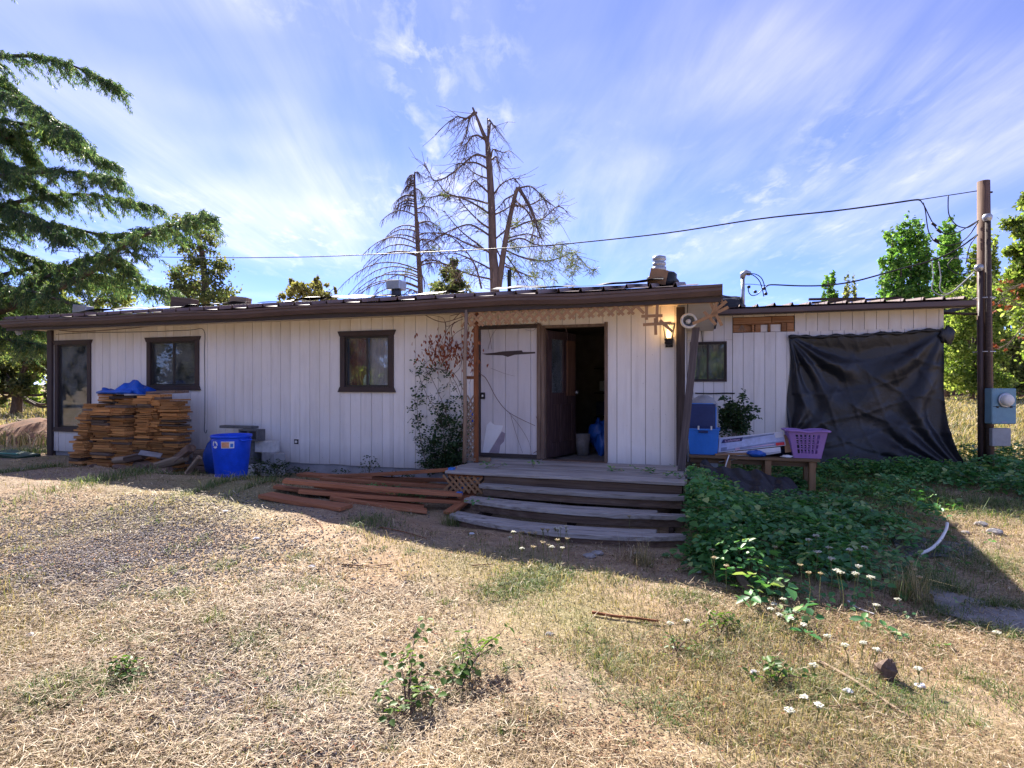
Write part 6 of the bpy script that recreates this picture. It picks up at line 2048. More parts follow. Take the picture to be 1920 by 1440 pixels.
# lying straw
x, y = scatter(rs, 300000, 2.2, 9.5, 1.0)
k = ~blocked(x, y)
gm = patch(x, y, .9, 2.0)
k &= (rs.uniform(0, 1, len(x)) < np.clip(.60 - gm * .8 - .45 * patch(x, y, 3.1, 6.0), .06, 1)) & ((~shade(x, y)) | (rs.uniform(0, 1, len(x)) < .35))
s_, d_ = to_sd(x, y)
k &= ~((s_ < 1.4) & (d_ < 5.4) & (d_ > 2.6) & (rs.uniform(0, 1, len(x)) < .55 + .35 * patch(x, y, 1.3, 9.0)))   # thin on the worn drive
x, y = x[k], y[k]
n = len(x)
C = np.stack([x, y, gzv(x, y) + .004 + .05 * rs.uniform(0, 1, n) ** 2], 1)
A = rand_unit(rs, n); A[:, 2] *= .22; A /= np.linalg.norm(A, axis=1, keepdims=True)
B = np.cross(A, np.array([0, 0, 1.0])); B /= np.linalg.norm(B, axis=1, keepdims=True) + 1e-9
L = (.010 + .055 * rs.uniform(0, 1, n) ** 2.2)[:, None] * (1 + (y[:, None] - 3) * .06)
Wd = rs.uniform(.0010, .0024, n)[:, None] * (1 + np.maximum(0, y[:, None] - 3) * .22)
Vv, Fc = diamonds(C, A * L, B * Wd)
kind(npmesh('straw_litter', Vv, Fc, M['straw']), 'stuff')
# dark leaf flakes and bark chips between the straw
x, y = scatter(rs, 140000, 2.2, 9.0, 1.0)
k = ~blocked(x, y) & (patch(x, y, 1.9, 4.0) + .7 * patch(x, y, 6.0, 1.0) > rs.uniform(-.6, 1.0, len(x)))
x, y = x[k], y[k]; n = len(x)
C = np.stack([x, y, gzv(x, y) + rs.uniform(.004, .022, n)], 1)
A = rand_unit(rs, n); A[:, 2] *= .35
B = np.cross(A, np.array([0, 0, 1.0])); B /= np.linalg.norm(B, axis=1, keepdims=True) + 1e-9
Vv, Fc = diamonds(C, A * rs.uniform(.004, .016, n)[:, None], B * rs.uniform(.002, .007, n)[:, None])
kind(npmesh('leaf_litter', Vv, Fc, M['flakes']), 'stuff')
# standing dry grass
x, y = scatter(rs, 280000, 2.2, 14.0, .95)
g2 = patch(x, y, 1.6, .7) + .6 * patch(x, y, 4.2, 3.0)
k = ~blocked(x, y) & (g2 + .35 / (1 + np.exp(-(x + .6 * np.sin(y * 2.1) - .6) * 1.6)) > rs.uniform(-.5, .9, len(x))) & ((~shade(x, y)) | (rs.uniform(0, 1, len(x)) < .25))
s_, d_ = to_sd(x, y)
k &= ~((s_ < 1.0) & (d_ < 5.6) & (d_ > 2.5) & (rs.uniform(0, 1, len(x)) < .55))       # the drive is worn thin
x, y = x[k], y[k]; n = len(x)
P = np.stack([x, y, gzv(x, y) - .005], 1)
h = rs.uniform(.015, .085, n) * (1 + .9 * (rs.uniform(0, 1, n) < .06)) * np.clip(.7 + .5 * patch(x, y, 2.5, 5.0), .4, 1.3)
Vv, Fc = blades(P, h, rs.uniform(.0012, .0026, n) * (1 + np.maximum(0, y - 3) * .2), rs.uniform(.2, 1.1, n), rs)
kind(npmesh('dry_grass', Vv, Fc, M['drygrass']), 'stuff')
# green grass: fresh tufts in the sun patches, along the wall, and right of the tarp
pts = []
def tuft_cloud(px, py, rx, ry, n, h0, h1):
    c = gp(px, py); e = gp(px + rx, py); f = gp(px, py - ry)
    wx = abs(e.x - c.x); wy = abs(f.y - c.y)
    a = rs.normal(size=(n, 2)) * .5
    xx = c.x + a[:, 0] * wx; yy = c.y + a[:, 1] * wy
    pts.append(np.stack([xx, yy, gzv(xx, yy) - .005, rs.uniform(h0, h1, n)], 1))
for a in ((1760, 1150, 50, 10, 420, .04, .12), (1830, 1175, 60, 10, 420, .04, .12), (1900, 1195, 50, 10, 300, .04, .12), (1770, 1108, 50, 8, 420, .05, .15), (1870, 1138, 60, 8, 420, .05, .15), (1450, 1000, 60, 30, 260, .2, .5), (1560, 980, 60, 30, 260, .2, .45), (1640, 970, 60, 30, 300, .2, .45), (1380, 1050, 60, 20, 260, .2, .42), (1000, 1090, 70, 25, 1600, .03, .10), (930, 1110, 60, 22, 700, .03, .09), (1040, 1075, 50, 18, 600, .03, .09), (590, 1100, 50, 20, 300, .03, .08), (330, 1115, 40, 15, 250, .03, .08), (100, 1300, 90, 40, 700, .04, .12),
          (220, 1290, 60, 30, 400, .04, .10), (420, 1060, 30, 12, 160, .03, .07), (560, 1045, 30, 10, 160, .03, .07), (1150, 1240, 80, 40, 500, .04, .10), (860, 1230, 60, 30, 400, .04, .10), (1400, 1180, 90, 30, 600, .03, .09), (1700, 1320, 120, 50, 700, .04, .10),
          (1300, 1120, 50, 15, 500, .03, .08), (1450, 1110, 60, 14, 900, .04, .10), (700, 980, 60, 14, 500, .05, .14), (1850, 1060, 90, 40, 1500, .05, .14), (1800, 1040, 80, 40, 700, .04, .12), (1880, 950, 110, 22, 2600, .06, .20), (1760, 945, 60, 20, 900, .06, .18),
          (1640, 925, 70, 25, 2600, .12, .34), (1700, 915, 50, 20, 900, .1, .26), (1850, 905, 90, 16, 900, .06, .2), (1740, 1090, 50, 26, 500, .1, .25),
          (230, 893, 90, 8, 1500, .06, .20), (330, 890, 60, 10, 500, .06, .16), (60, 880, 80, 12, 1100, .05, .16), (440, 905, 60, 6, 700, .06, .20), (510, 910, 40, 10, 500, .06, .18), (40, 850, 60, 6, 900, .1, .25), (620, 1290, 60, 30, 300, .04, .1), (480, 1200, 60, 30, 300, .03, .09),
          (1890, 870, 80, 12, 800, .1, .3), (1530, 1300, 90, 40, 500, .04, .1), (1250, 1330, 90, 30, 400, .04, .1), (1330, 1230, 60, 30, 400, .04, .1), (1880, 1300, 60, 50, 400, .04, .1)):
    tuft_cloud(*a)
for k in range(230):                       # scattered small tufts
    px_ = rs.uniform(-20, 1940); py_ = 960 + 460 * rs.uniform(0, 1) ** 1.3
    tuft_cloud(px_, py_, rs.uniform(8, 40), rs.uniform(5, 18), int(rs.uniform(20, 90)), .015, rs.uniform(.04, .09))
q = np.concatenate(pts)
q = q[~blocked(q[:, 0], q[:, 1])]
q[:, 3] *= .45 + .75 * rs.uniform(0, 1, len(q)) ** 2
Vv, Fc = blades(q[:, :3], q[:, 3], rs.uniform(.0013, .0026, len(q)) * (1 + np.maximum(0, q[:, 1] - 3) * .12), rs.uniform(.3, 1.9, len(q)), rs)
kind(npmesh('green_grass', Vv, Fc, M['greengrass']), 'stuff')
# far field: pale standing grass
n = 26000
y = 13 * (75 / 13) ** rs.uniform(0, 1, n)
x = np.where(rs.uniform(0, 1, n) < .72, rs.uniform(.70, 1.0, n), rs.uniform(-1.0, -.72, n)) * y
k = ~blocked(x, y)
x, y = x[k], y[k]; n = len(x)
P = np.stack([x, y, gzv(x, y)], 1)
Vv, Fc = blades(P, rs.uniform(.15, .45, n), .004 + y * .0009, rs.uniform(.2, .9, n), rs)
kind(npmesh('field_grass', Vv, Fc, M['drygrass']), 'stuff')
# gravel on the worn drive
n = 42000
sel = rs.uniform(0, 1, n) < .72
px = np.where(sel, rs.normal(200, 190, n), rs.normal(500, 190, n))
py = np.where(sel, rs.normal(1020, 60, n), rs.normal(1330, 60, n)) + 25 * np.sin(px * .013) + 14 * np.sin(px * .041)
py = np.where(rs.uniform(0, 1, n) < .25, rs.uniform(930, 1400, n), py)
k = (py > 925) & (px > -60) & (px < 1000)
px, py = px[k], py[k]
Zg = np.full(len(px), .3)
for _ in range(12):
    yy = (CH - Zg) * F / (py - 720); xx = (px - 960) / F * yy
    Zg = .5 * Zg + .5 * gzv(xx, yy)
n = len(xx)
r = rs.uniform(.004, .013, n)[:, None]
oc = np.array([[1, 0, 0], [0, 1, 0], [-1, 0, 0], [0, -1, 0], [0, 0, .7], [0, 0, -.7]], float)
V = np.stack([xx, yy, Zg + .003], 1)[:, None, :] + oc[None] * r[:, None] * rs.uniform(.6, 1.4, (n, 6, 1))
th = rs.uniform(0, 6.28, n)
ff = np.array([[0, 1, 4], [1, 2, 4], [2, 3, 4], [3, 0, 4], [1, 0, 5], [2, 1, 5], [3, 2, 5], [0, 3, 5]])
Fc = (np.arange(n)[:, None, None] * 6 + ff[None]).reshape(-1, 3)
kind(npmesh('gravel', V.reshape(-1, 3), Fc, M['gravel_mat']), 'stuff')

# leaves as small folded ovals
def leaf_arrays(C, A, Nn, Ls, Ws):
    """ovate leaf: six points round a folded midrib"""
    n = len(C)
    B = np.cross(Nn, A); B /= np.linalg.norm(B, axis=1, keepdims=True) + 1e-9
    Nn = np.cross(A, B)
    Ls = Ls[:, None]; Ws = Ws[:, None]
    V = np.empty((n, 6, 3), np.float32)
    V[:, 0] = C
    V[:, 1] = C + A * Ls * .35 + B * Ws * .5 + Nn * Ws * .14
    V[:, 2] = C + A * Ls * .72 + B * Ws * .36 + Nn * Ws * .08
    V[:, 3] = C + A * Ls - Nn * Ls * .10
    V[:, 4] = C + A * Ls * .72 - B * Ws * .36 + Nn * Ws * .08
    V[:, 5] = C + A * Ls * .35 - B * Ws * .5 + Nn * Ws * .14
    b = np.arange(n)[:, None] * 6
    Fc = np.concatenate([b + np.array([[0, 1, 2, 3]]), b + np.array([[0, 3, 4, 5]])])
    return V.reshape(-1, 3), Fc
def trifoliate(P, rs, size, up=.75):
    """three leaflets at each point"""
    n = len(P)
    az = rs.uniform(0, 6.283, n)
    nn = rand_unit(rs, n) * .55; nn[:, 2] = up + rs.uniform(0, .5, n); nn /= np.linalg.norm(nn, axis=1, keepdims=True)
    out = []
    sz = size * rs.uniform(.6, 1.25, n)
    for da, k in ((0, 1.0), (1.75, .85), (-1.75, .85)):
        a = np.stack([np.cos(az + da), np.sin(az + da), np.zeros(n)], 1)
        a -= nn * (a * nn).sum(1, keepdims=True); a /= np.linalg.norm(a, axis=1, keepdims=True)
        out.append(leaf_arrays(P + a * .012, a, nn, sz * k, sz * k * .72))
    return cat_arrays(out)
# bramble thicket between steps, bench and tarp
rsb = np.random.RandomState(9)
cen = []
def bram(px, py, rx, ry, n, h):
    c = gp(px, py); e = gp(px + rx, py); f = gp(px, py - ry)
    a = rsb.normal(size=(n, 2)) * .5
    xx = c.x + a[:, 0] * abs(e.x - c.x); yy = c.y + a[:, 1] * abs(f.y - c.y)
    zz_ = gzv(xx, yy) + h * np.exp(-(a ** 2).sum(1) * .9) * rsb.uniform(.25, 1.05, n)
    cen.append(np.stack([xx, yy, zz_], 1))
for a in ((1310, 1020, 55, 60, 620, .75), (1350, 1000, 60, 50, 520, .62), (1400, 1000, 80, 60, 620, .40), (1290, 960, 40, 30, 240, .62), (1470, 1010, 80, 55, 560, .40), (1540, 1010, 80, 50, 420, .30), (1600, 985, 80, 40, 300, .30),
          (1500, 960, 110, 40, 500, .25), (1650, 950, 60, 30, 200, .3), (1690, 935, 50, 20, 150, .34), (1560, 1060, 70, 20, 120, .18), (1700, 905, 110, 14, 520, .42), (1790, 905, 90, 16, 420, .34), (1880, 900, 80, 16, 420, .40), (1900, 885, 70, 10, 300, .55), (1830, 880, 60, 8, 220, .5),
          (1600, 895, 90, 12, 300, .35), (1420, 925, 70, 14, 260, .22), (1500, 915, 60, 14, 260, .25), (1470, 895, 80, 10, 260, .35), (1400, 893, 60, 8, 160, .3), (1540, 900, 50, 10, 200, .3), (1240, 905, 30, 6, 60, .2), (1330, 1060, 50, 20, 200, .25), (1930, 930, 60, 20, 300, .3)):
    bram(*a)
C = np.concatenate(cen)
C = C[~blocked(C[:, 0], C[:, 1])]
big = rsb.uniform(0, 1, len(C)) < .35
lv = cat_arrays([trifoliate(C[big], rsb, .105), trifoliate(C[~big], rsb, .066)])
bt_ = npmesh('bramble_thicket', lv[0], lv[1], M['bramble'])
kind(bt_, 'stuff')
# bramble canes arching through it
rd = random.Random(14)
mb = MB()
for k in range(120):
    c = Vector(tuple(C[rd.randrange(len(C))]))
    g0 = Vector((c.x + rd.uniform(-.3, .3), c.y + rd.uniform(-.2, .2), 0)); g0.z = gz(g0.x, g0.y)
    e = c + Vector((rd.uniform(-.35, .35), rd.uniform(-.25, .25), rd.uniform(-.05, .04)))
    mb.tube(smooth_path([g0, (g0 + c) / 2 + Vector((0, 0, .08)), c + Vector((0, 0, .02)), e], 3), [.005, .002], 4, False)
cn = mb.build('bramble_canes', M['cane'])
kind(cn, 'stuff')
def plant(name, label, cat, base, stems, leaves, stem_mat, leaf_mat, group=None):
    base = Vector(base)
    t = thing(name, label, cat, base, 0, group)
    mb = MB()
    for pts, r0, r1 in stems:
        mb.tube([Vector(p) - base for p in pts], [r0, r1], 5, False)
    mb.build('stem', M[stem_mat], t, smooth=True)
    if leaves is not None:
        npmesh('foliage', leaves[0] - np.array(tuple(base)), leaves[1], M[leaf_mat], t)
    return t
# bramble shoots growing in the dry grass
def shoot(px, py, tips, n_each, size, label, seed, lift=.25):
    rs_ = np.random.RandomState(seed); rd_ = random.Random(seed)
    b = gp(px, py)
    stems, P = [], []
    for (tx, ty, h) in tips:
        g_ = gp(tx, ty + 30 * h)
        h *= .62
        e = Vector((g_.x, g_.y, g_.z + h))
        m_ = (b + e) / 2 + Vector((0, 0, lift * h + .03))
        path = smooth_path([b, m_, e], 6)
        stems.append((path, .0045, .002))
        for j in range(n_each):
            f = .25 + .75 * (j + rd_.random()) / n_each
            q_ = path[min(len(path) - 1, int(f * (len(path) - 1)))]
            o_ = Vector((rd_.uniform(-.05, .05), rd_.uniform(-.05, .05), rd_.uniform(.0, .05)))
            stems.append(([q_, q_ + o_], .002, .0012))
            P.append(tuple(q_ + o_))
    lv_ = trifoliate(np.array(P), rs_, size, .55)
    return plant('bramble_shoot', label, 'bramble', b, stems, lv_, 'vine_stem', 'weed', 'bramble shoots in the dry grass')
shoot(765, 1345, [(700, 1325, .10), (745, 1270, .22), (780, 1215, .28), (800, 1300, .15), (735, 1370, .06), (820, 1330, .10), (770, 1240, .18)], 5, .056, 'large leafy bramble shoot in the foreground dry grass', 3)
shoot(860, 1300, [(900, 1240, .20), (925, 1250, .20), (880, 1225, .24), (940, 1225, .22), (830, 1290, .10)], 5, .048, 'bramble shoot with red stems beside the large foreground one', 4)
shoot(1450, 1290, [(1430, 1265, .10), (1480, 1270, .08), (1415, 1280, .05), (1500, 1280, .05)], 4, .045, 'low bramble shoot by the wild carrot flowers', 5)
shoot(1350, 1190, [(1330, 1170, .08), (1390, 1180, .06), (1310, 1200, .05), (1370, 1165, .06)], 4, .045, 'creeping bramble shoot in front of the thicket', 6)
shoot(1270, 1225, [(1250, 1200, .06), (1290, 1215, .05), (1260, 1235, .04)], 3, .040, 'small bramble shoot in dry grass below the steps', 7)
shoot(235, 1270, [(215, 1262, .03), (250, 1258, .04), (240, 1280, .02), (225, 1270, .04), (258, 1272, .02)], 4, .035, 'bright green rosette weed on the gravel', 8)
# weeds sprouting on the deck
for i, (s_, d, n_, lab) in enumerate(((4.05, .85, 8, 'weed growing through the porch deck by the corner post'), (3.65, .75, 5, 'small weed on the porch deck below the lantern'), (2.0, 1.0, 5, 'low weed on the porch deck before the boarded doorway'), (2.45, .75, 4, 'tiny weed on the porch deck at the door sill'), (4.38, 1.2, 12, 'leafy bramble climbing onto the porch deck corner'), (2.2, 2.05, 3, 'tiny weed between the porch treads'))):
    z0 = DZ if d < 1.4 else .255
    b = hw(s_, d, z0)
    P = np.array([tuple(b + Vector((rd.uniform(-.16, .16), rd.uniform(-.08, .08), rd.uniform(.02, .07) * (2.2 if i == 4 else 1)))) for _ in range(n_)])
    plant('deck_weed', lab, 'weed', b, [([b, Vector(tuple(p))], .003, .002) for p in P[::3]], trifoliate(P, rs, .06), 'cane', 'bramble', 'weeds on the porch deck')
# climbing plant by the trellis: green below, rusty dry leaves above
def wl_pt(px, py, d):
    s_, z_ = fplane(px, py, d)
    return hw(s_, d, z_)
rd = random.Random(23)
paths = [[(835, 875), (830, 800), (800, 740), (780, 690)], [(840, 875), (845, 820), (835, 770), (812, 715), (790, 680)], [(800, 875), (790, 830), (782, 770), (785, 740)], [(855, 875), (865, 820), (868, 760), (850, 710), (820, 690), (795, 700)], [(820, 875), (815, 840), (822, 790), (845, 760)], [(850, 870), (858, 840), (866, 800)]]
stems, gl = [], []
for pp_ in paths:
    pt = smooth_path([wl_pt(a, b, .10 + .05 * rd.random()) for a, b in pp_], 6)
    stems.append((pt, .006, .003))
    for j, q_ in enumerate(pt):
        lowness = max(0, min(1, (2.2 - q_.z) / 1.7))
        for h in range(int(2 + 9 * lowness ** 2)):
            gl.append(tuple(q_ + Vector((rd.gauss(0, .07), rd.gauss(0, .05), rd.gauss(0, .07)))))
for k in range(190):
    q_ = wl_pt(rd.gauss(838, 20), 875 - abs(rd.gauss(0, 48)), .08 + rd.uniform(0, .22)); gl.append(tuple(q_))
vb = hg(sd_of(wl_pt(838, 875, .12))[0], .12)
plant('climbing_plant', 'green climbing rose growing up the wall left of the trellis', 'climber', vb, stems, trifoliate(np.array(gl), rs, .055, .25), 'vine_stem', 'vine_green')
stems, rl = [], []
for pp_ in ([(868, 598), (845, 610), (828, 640), (820, 672)], [(870, 615), (850, 630), (845, 660)], [(872, 640), (840, 655), (812, 660), (790, 655)], [(862, 600), (838, 612), (830, 596), (800, 590)], [(885, 640), (890, 680), (880, 720)], [(880, 610), (868, 660), (862, 690), (845, 710), (860, 740)], [(868, 730), (850, 700), (820, 693), (800, 705), (780, 740), (778, 765)]):
    pt = smooth_path([wl_pt(a, b, .18 + .25 * rd.random()) for a, b in pp_], 6)
    stems.append((pt, .005, .0025))
for k in range(300):
    q_ = wl_pt(rd.gauss(838, 24), rd.gauss(655, 16), .12 + rd.uniform(0, .3)); rl.append(tuple(q_))
for k in range(70):
    q_ = wl_pt(rd.gauss(885, 9), rd.gauss(660, 22), .35 + rd.uniform(0, .25)); rl.append(tuple(q_))
n = len(rl)
a_ = rand_unit(rs, n) * .5; a_[:, 2] -= 1; a_ /= np.linalg.norm(a_, axis=1, keepdims=True)
lf = leaf_arrays(np.array(rl), a_, rand_unit(rs, n), rs.uniform(.045, .085, n), rs.uniform(.020, .036, n))
plant('dry_climber', 'withered climber with rusty red leaves hanging beside the trellis', 'climber', wl_pt(868, 730, .4), stems, lf, 'vine_stem', 'vine_red')
# bare vines over the boarded doorway
mb = MB()
for pp_, r_ in (([(893, 700), (910, 708), (930, 745), (950, 770), (975, 785), (1003, 798)], .006), ([(1000, 850), (1015, 838), (1020, 815), (1012, 800), (1005, 780)], .005), ([(955, 775), (975, 800), (992, 830), (998, 860)], .003), ([(905, 855), (925, 875), (930, 870)], .003),
                ([(915, 655), (922, 630), (935, 612), (948, 597)], .003), ([(922, 655), (916, 620), (905, 600)], .003), ([(1005, 603), (1018, 612), (1026, 625), (1028, 636)], .005), ([(1058, 612), (1063, 622), (1064, 636)], .005), ([(1008, 604), (990, 612), (970, 606), (950, 614)], .004),
                ([(1010, 606), (1000, 620), (985, 618)], .003), ([(920, 690), (945, 700), (965, 705)], .002), ([(1060, 622), (1052, 625)], .003), ([(1020, 616), (1010, 624)], .003), ([(958, 780), (968, 815), (980, 850)], .003)):
    mb.tube(smooth_path([wl_pt(a, b, .05 + .012 * rd.random()) for a, b in pp_], 4), [r_, r_ * .6], 5, False)
tag(mb.build('bare_vine', M['vine_stem'], smooth=True), 'bare dry vine stems trailing across the boarded doorway', 'vine')
mb = MB()
for pp_ in ([(798, 591), (815, 600), (832, 604), (850, 600), (872, 592)], [(850, 600), (862, 588), (875, 583)], [(845, 592), (862, 588), (878, 580)], [(835, 604), (836, 625), (833, 650)], [(860, 575), (870, 586), (880, 588)], [(852, 604), (846, 618), (850, 640)]):
    mb.tube(smooth_path([wl_pt(a, b, .15 + .2 * rd.random()) for a, b in pp_], 4), [.007, .005], 5, False)
tag(mb.build('bare_vine', M['vine_stem'], smooth=True), 'bare dry vine stems tangled under the eave by the trellis', 'vine')
# weeds at the wall foot and shrub behind the bench
def wall_weed(px, py, h, n_, lab, d=.25, mat='vine_green', size=.05, spread=.12):
    b = hg(fplane(px, py, d)[0], d)
    P = np.array([tuple(b + Vector((rd.gauss(0, spread), rd.gauss(0, spread * .6), rd.uniform(.1, 1.0) * h))) for _ in range(n_)])
    plant('wall_weed', lab, 'weed', b, [([b, Vector(tuple(p))], .004, .002) for p in P[:12]], trifoliate(P, rs, size, .4), 'cane', mat, 'weeds along the wall')
wall_weed(693, 875, .45, 26, 'thin tall weed against the wall beside the lumber pile', .2, 'vine_green', .04, .07)
wall_weed(760, 880, .2, 34, 'low dark weed behind the lumber pile', .2)
wall_weed(640, 882, .15, 24, 'small weed at the wall foot behind the lumber', .2)
wall_weed(485, 885, .32, 60, 'leafy weed in front of the white cinder block', .5)
wall_weed(517, 890, .28, 70, 'bushy weed growing before the angled cinder block', .55)
wall_weed(560, 882, .16, 24, 'low weed at the wall foot right of the blocks', .2)
wall_weed(730, 965, .18, 160, 'clump of feathery green weeds in front of the lumber pile', 1.75, 'bramble', .035, .22)
wall_weed(690, 960, .20, 130, 'bushy green weed at the end of the short broad board', 1.65, 'bramble', .035, .18)
wall_weed(770, 955, .20, 110, 'green weed beside the lumber offcuts', 1.75, 'bramble', .035, .14)
b = hg(5.40, -3.5)
P = []
for (px, py, rx, ry, n_) in ((1375, 765, 22, 12, 90), (1362, 780, 20, 14, 110), (1385, 785, 20, 16, 110), (1393, 745, 5, 9, 18), (1375, 800, 26, 16, 120), (1402, 768, 10, 10, 24), (1355, 748, 8, 6, 12), (1408, 782, 8, 6, 12), (1395, 800, 16, 14, 50), (1352, 800, 14, 18, 50)):
    for k in range(n_):
        s_, z_ = fplane(px + rd.gauss(0, rx * .5), py + rd.gauss(0, ry * .5), -3.3)
        P.append(tuple(hw(s_, -3.3 + rd.uniform(-.35, .3), z_)))
P = np.array(P)
plant('wall_shrub', 'dark green leafy shrub against the addition wall behind the bench', 'shrub', b, [([b, (b + Vector(tuple(p))) / 2 + Vector((0, 0, .15)), Vector(tuple(p))], .008, .003) for p in P[::14]], trifoliate(P, rs, .075, .35), 'cane', 'vine_green')
# wild carrots
def carrot(px, py, h, mat, label, group, r=.035, seed=0):
    rd_ = random.Random(seed)
    yk = gp(px, py).y
    b = gp(px + rd_.uniform(-6, 6), py + h * F / yk * .9)
    b.z = gz(b.x, b.y)
    t_ = thing('wild_carrot', label, 'flower', b, rd_.uniform(0, 6), group)
    top = Vector((rd_.uniform(-.03, .03), rd_.uniform(-.03, .03), h))
    mb = MB(); mb.tube(smooth_path([(0, 0, -.01), tuple(top * .5 + Vector((rd_.uniform(-.02, .02), 0, 0))), tuple(top)], 3), [.0032, .002], 4, False)
    rays = []
    for k in range(11):
        a = 2.4 * k; rr = r * math.sqrt((k + .5) / 11)
        e = top + Vector((rr * math.cos(a), rr * math.sin(a), .012 + (.02 - rr * .4 if mat == 'umbel' else rr * .6)))
        mb.tube([tuple(top - Vector((0, 0, .01))), tuple(e)], [.0012, .001], 3, False)
        rays.append(tuple(e))
    mb.build('stem', M['weed_stem'], t_)
    rs_ = np.random.RandomState(seed)
    R_ = np.repeat(np.array(rays), 5, 0) + rs_.normal(size=(55, 3)) * r * .13
    a_ = rand_unit(rs_, 55); a_[:, 2] *= .3; a_ /= np.linalg.norm(a_, axis=1, keepdims=True)
    b_ = np.cross(a_, np.array([0, 0, 1.0])); b_ /= np.linalg.norm(b_, axis=1, keepdims=True) + 1e-9
    v, f = diamonds(R_, a_ * .007, b_ * .006)
    npmesh('flower_head', v, f, M[mat], t_)
simple('weed_stem', (.16, .17, .06), .7, 0, .3, 20, 0)
L1 = 'white wild carrot flower head in the shade of the bramble thicket'
for i, (px, py) in enumerate(((1538, 1020), (1560, 1046), (1532, 1052), (1590, 1048), (1603, 1078), (1573, 1088), (1578, 1095), (1640, 1100), (1606, 1092), (1520, 1030), (1620, 1045), (1556, 1066))):
    carrot(px, py, .26, 'umbel', L1, 'wild carrots in the bramble shade', .026, 100 + i)
L2 = 'white wild carrot flower head in the sunlit dry grass'
for i, (px, py) in enumerate(((1450, 1143), (1457, 1160), (1470, 1135), (1500, 1155), (1440, 1150), (1485, 1170), (1566, 1205), (1592, 1220), (1620, 1220), (1632, 1228), (1530, 1258), (1500, 1325), (1530, 1330), (1480, 1340), (1865, 1195), (1270, 1180), (1720, 1265), (1495, 1180), (1640, 1145), (1675, 1130), (1280, 1172))):
    carrot(px, py, .09, 'umbel', L2, 'wild carrots in the sun', .020, 200 + i)
L3 = 'dry yellowish wild carrot head below the porch steps'
for i in range(26):
    carrot(rd.uniform(955, 1090), rd.uniform(992, 1040), rd.uniform(.10, .22), 'umbel_dry' if rd.random() < .6 else 'umbel', L3, 'wild carrots at the porch steps', .020, 300 + i)
L4 = 'closed dry wild carrot head on a bent stalk before the thicket'
for i, (px, py) in enumerate(((1366, 1078), (1345, 1060), (1330, 1045), (1415, 1062), (1450, 1040), (1503, 1075), (1515, 1090), (1535, 1092), (1550, 1015), (1548, 985), (1560, 975), (1660, 1005), (1705, 1070), (1718, 1085), (1735, 1100), (1290, 960), (1220, 958), (1232, 975), (1195, 950), (1180, 980))):
    carrot(px, py, .24, 'umbel_dry', L4, 'dry wild carrots before the thicket', .018, 400 + i)
# tall grass tufts
def tuft(px, py, n_, h, sp, mat, lab):
    b = gp(px, py)
    a = np.clip(rs.normal(size=(n_, 2)), -1.6, 1.6) * sp
    P = np.stack([a[:, 0], a[:, 1] * .7, np.zeros(n_) - .01], 1)
    v, f = blades(P, (.25 + .85 * rs.uniform(0, 1, n_) ** 1.5) * h, rs.uniform(.0012, .0024, n_), .15 + 1.5 * rs.uniform(0, 1, n_) ** 1.5, rs)
    o = npmesh('grass_tuft', v, f, M[mat])
    o.location = b
    tag(o, lab, 'grass tuft')
tuft(1205, 1060, 150, .30, .05, 'drygrass', 'dry straw tuft at the right foot of the porch steps')
tuft(1180, 1050, 90, .30, .08, 'straw', 'pale splayed straw stalks below the lowest step')
tuft(845, 985, 160, .24, .06, 'greengrass', 'green tuft beside the left end of the lowest step')
tuft(1710, 1125, 240, .42, .08, 'drygrass', 'tall dry tuft beside the asphalt path')
tuft(1690, 1120, 120, .34, .06, 'greengrass', 'green grass tuft at the edge of the bramble thicket')
tuft(500, 1330, 70, .13, .07, 'drygrass', 'dry tuft near the foreground gravel')
tuft(1000, 1340, 80, .15, .09, 'drygrass', 'dry tuft in the foreground right of the large bramble')
tuft(395, 1165, 120, .12, .05, 'greengrass', 'grey-green tuft on the worn drive')
tuft(650, 1320, 90, .10, .09, 'drygrass', 'brownish tuft left of the large foreground bramble')
tuft(1160, 1260, 90, .11, .06, 'drygrass', 'dry tuft beyond the foreground brambles')
# sticks, stones, litter
def stick(pix, r, m, lab):
    pts = [gp(px, py, r * 1.2 + .006) for px, py in pix]
    tag(MB().tube(smooth_path(pts, 4), [r, r * .7], 6).build('stick', M[m], smooth=True), lab, 'stick')
stick([(1110, 1153), (1150, 1160), (1190, 1164), (1235, 1170)], .011, 'red_post', 'reddish stick lying in the dry grass below the steps')
stick([(1535, 1245), (1590, 1275), (1640, 1308), (1705, 1352)], .010, 'log_pale', 'long tan stick lying in the foreground grass')
stick([(1470, 1320), (1520, 1310), (1555, 1304)], .007, 'twig', 'thin brown stick beside the long tan one')
stick([(1555, 1330), (1610, 1325), (1650, 1318)], .006, 'twig', 'thin stick crossing the long tan one')
stick([(420, 1027), (450, 1030), (480, 1040), (495, 1050)], .005, 'log_pale', 'pale bent stalk on the worn drive')
stick([(710, 990), (760, 1000), (800, 1012)], .005, 'red_post', 'thin red twig at the shadow edge')
stick([(640, 1060), (690, 1064), (735, 1060)], .006, 'twig', 'brown twig on the sunlit drive')
stick([(1590, 1130), (1605, 1142), (1625, 1150), (1640, 1155)], .007, 'paper', 'white bent stalk near the path')
stick([(885, 1063), (925, 1060)], .006, 'twig', 'short brown twig below the steps')
stick([(585, 975), (600, 985), (606, 998)], .006, 'red_post', 'short red-brown twig near the lumber')
p0_ = [gp(1722, 1047), gp(1745, 1042), gp(1762, 1030), gp(1774, 1012), gp(1776, 1004)]
tag(MB().tube(smooth_path([p + Vector((0, 0, .04 + .025 * i)) for i, p in enumerate(p0_)], 4), .016, 8).build('plastic_pipe', M['white_plastic'], smooth=True), 'curved white plastic pipe lying at the shadow edge', 'pipe')
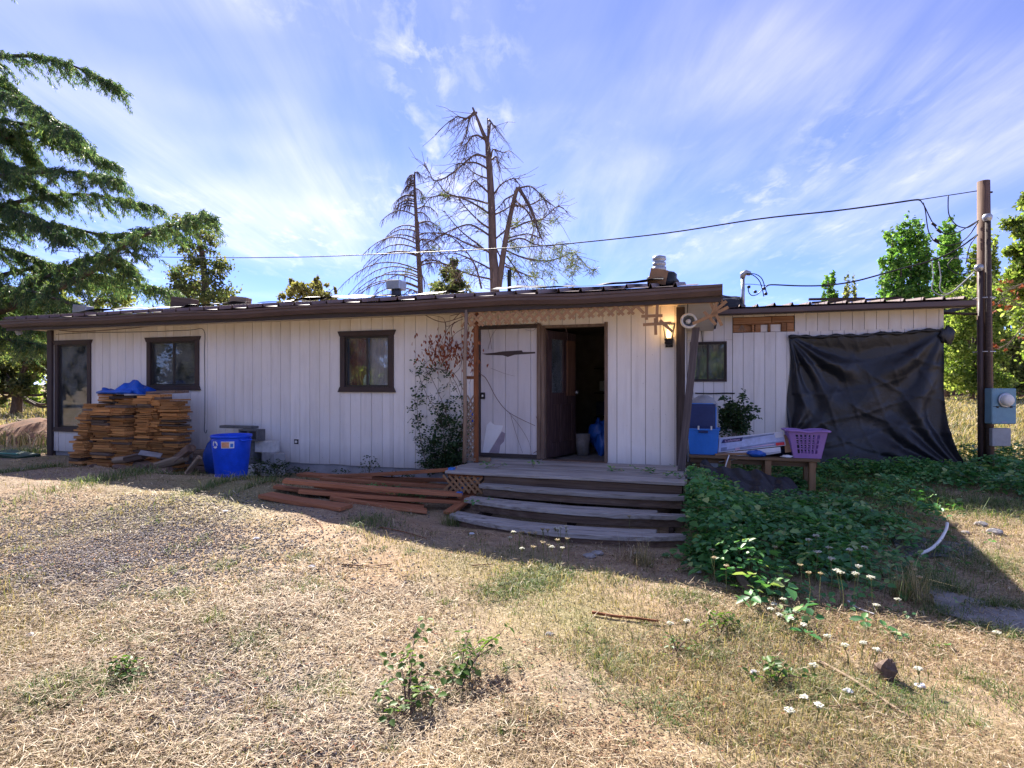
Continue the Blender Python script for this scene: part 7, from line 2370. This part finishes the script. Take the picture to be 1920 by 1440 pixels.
lay_board('half_buried_board', gp(1378, 1075, .03), gp(1400, 1116, .05), .07, .06, 'old_wood', 'short old board end sticking out of the grass', .1)
nu, nv = 14, 8
mb = MB()
pa, pb_, pc, pd = gp(1665, 1005), gp(1810, 1020), gp(1830, 1045), gp(1690, 1048)
for j in range(nv + 1):
    for i in range(nu + 1):
        u = i / nu; v = j / nv
        q_ = pa.lerp(pb_, u).lerp(pd.lerp(pc, u), v)
        mb.v.append((q_.x, q_.y, gz(q_.x, q_.y) + .012 + .012 * math.sin(u * 18 + v * 5) + .008 * math.sin(v * 15)))
for j in range(nv):
    for i in range(nu):
        a = j * (nu + 1) + i
        mb.f.append((a, a + 1, a + nu + 2, a + nu + 1))
tag(mb.build('plastic_sheet', simple('grey_sheet', (.07, .07, .085), .5, 0, .3, 4, .3), smooth=True), 'flat dark grey sheet lying on the ground by the white pipe', 'plastic sheet')
p = gp(1662, 1272)
wc = lump(.055, .05, .065, 501, 12, 8, .25)
tag(wc.build('wood_chunk', M['old_wood'], loc=(p.x, p.y, p.z + .045), rot=(.2, .3, .4)), 'weathered grey chunk of wood in the sunlit foreground grass', 'wood')
for i, (px, py) in enumerate(((585, 1065), (480, 1012), (1725, 1290), (1415, 1265), (622, 928), (884, 1003), (1310, 1075), (1420, 1095), (56, 1195), (1262, 1000), (1590, 1300), (422, 961))):
    p = gp(px, py)
    o = lump(.028, .02, .010, 700 + i, 10, 6, .4).build('litter_scrap', M['paper'], loc=(p.x, p.y, p.z + .015))
    tag(o, 'small white scrap of litter on the ground', 'litter', 'white litter scraps')
for i, (px, py, r_) in enumerate(((1120, 1040, .05), (1030, 1190, .022), (1105, 1045, .05), (1195, 1040, .035), (1840, 985, .06), (1865, 1000, .07), (1810, 1000, .04))):
    p = gp(px, py)
    o = lump(r_ * 1.2, r_, r_ * .55, 800 + i, 10, 7, .18).build('stone', M['stone'], loc=(p.x, p.y, p.z + r_ * .25))
    tag(o, ('grey stone below the lowest porch step' if i in (0, 2, 3) else 'small grey stone in the dry grass' if i == 1 else 'pale stone on the sunlit patch by the addition'), 'stone', ('stones at the steps' if i in (0, 2, 3) else 'stone in the grass' if i == 1 else 'stones by the addition'))
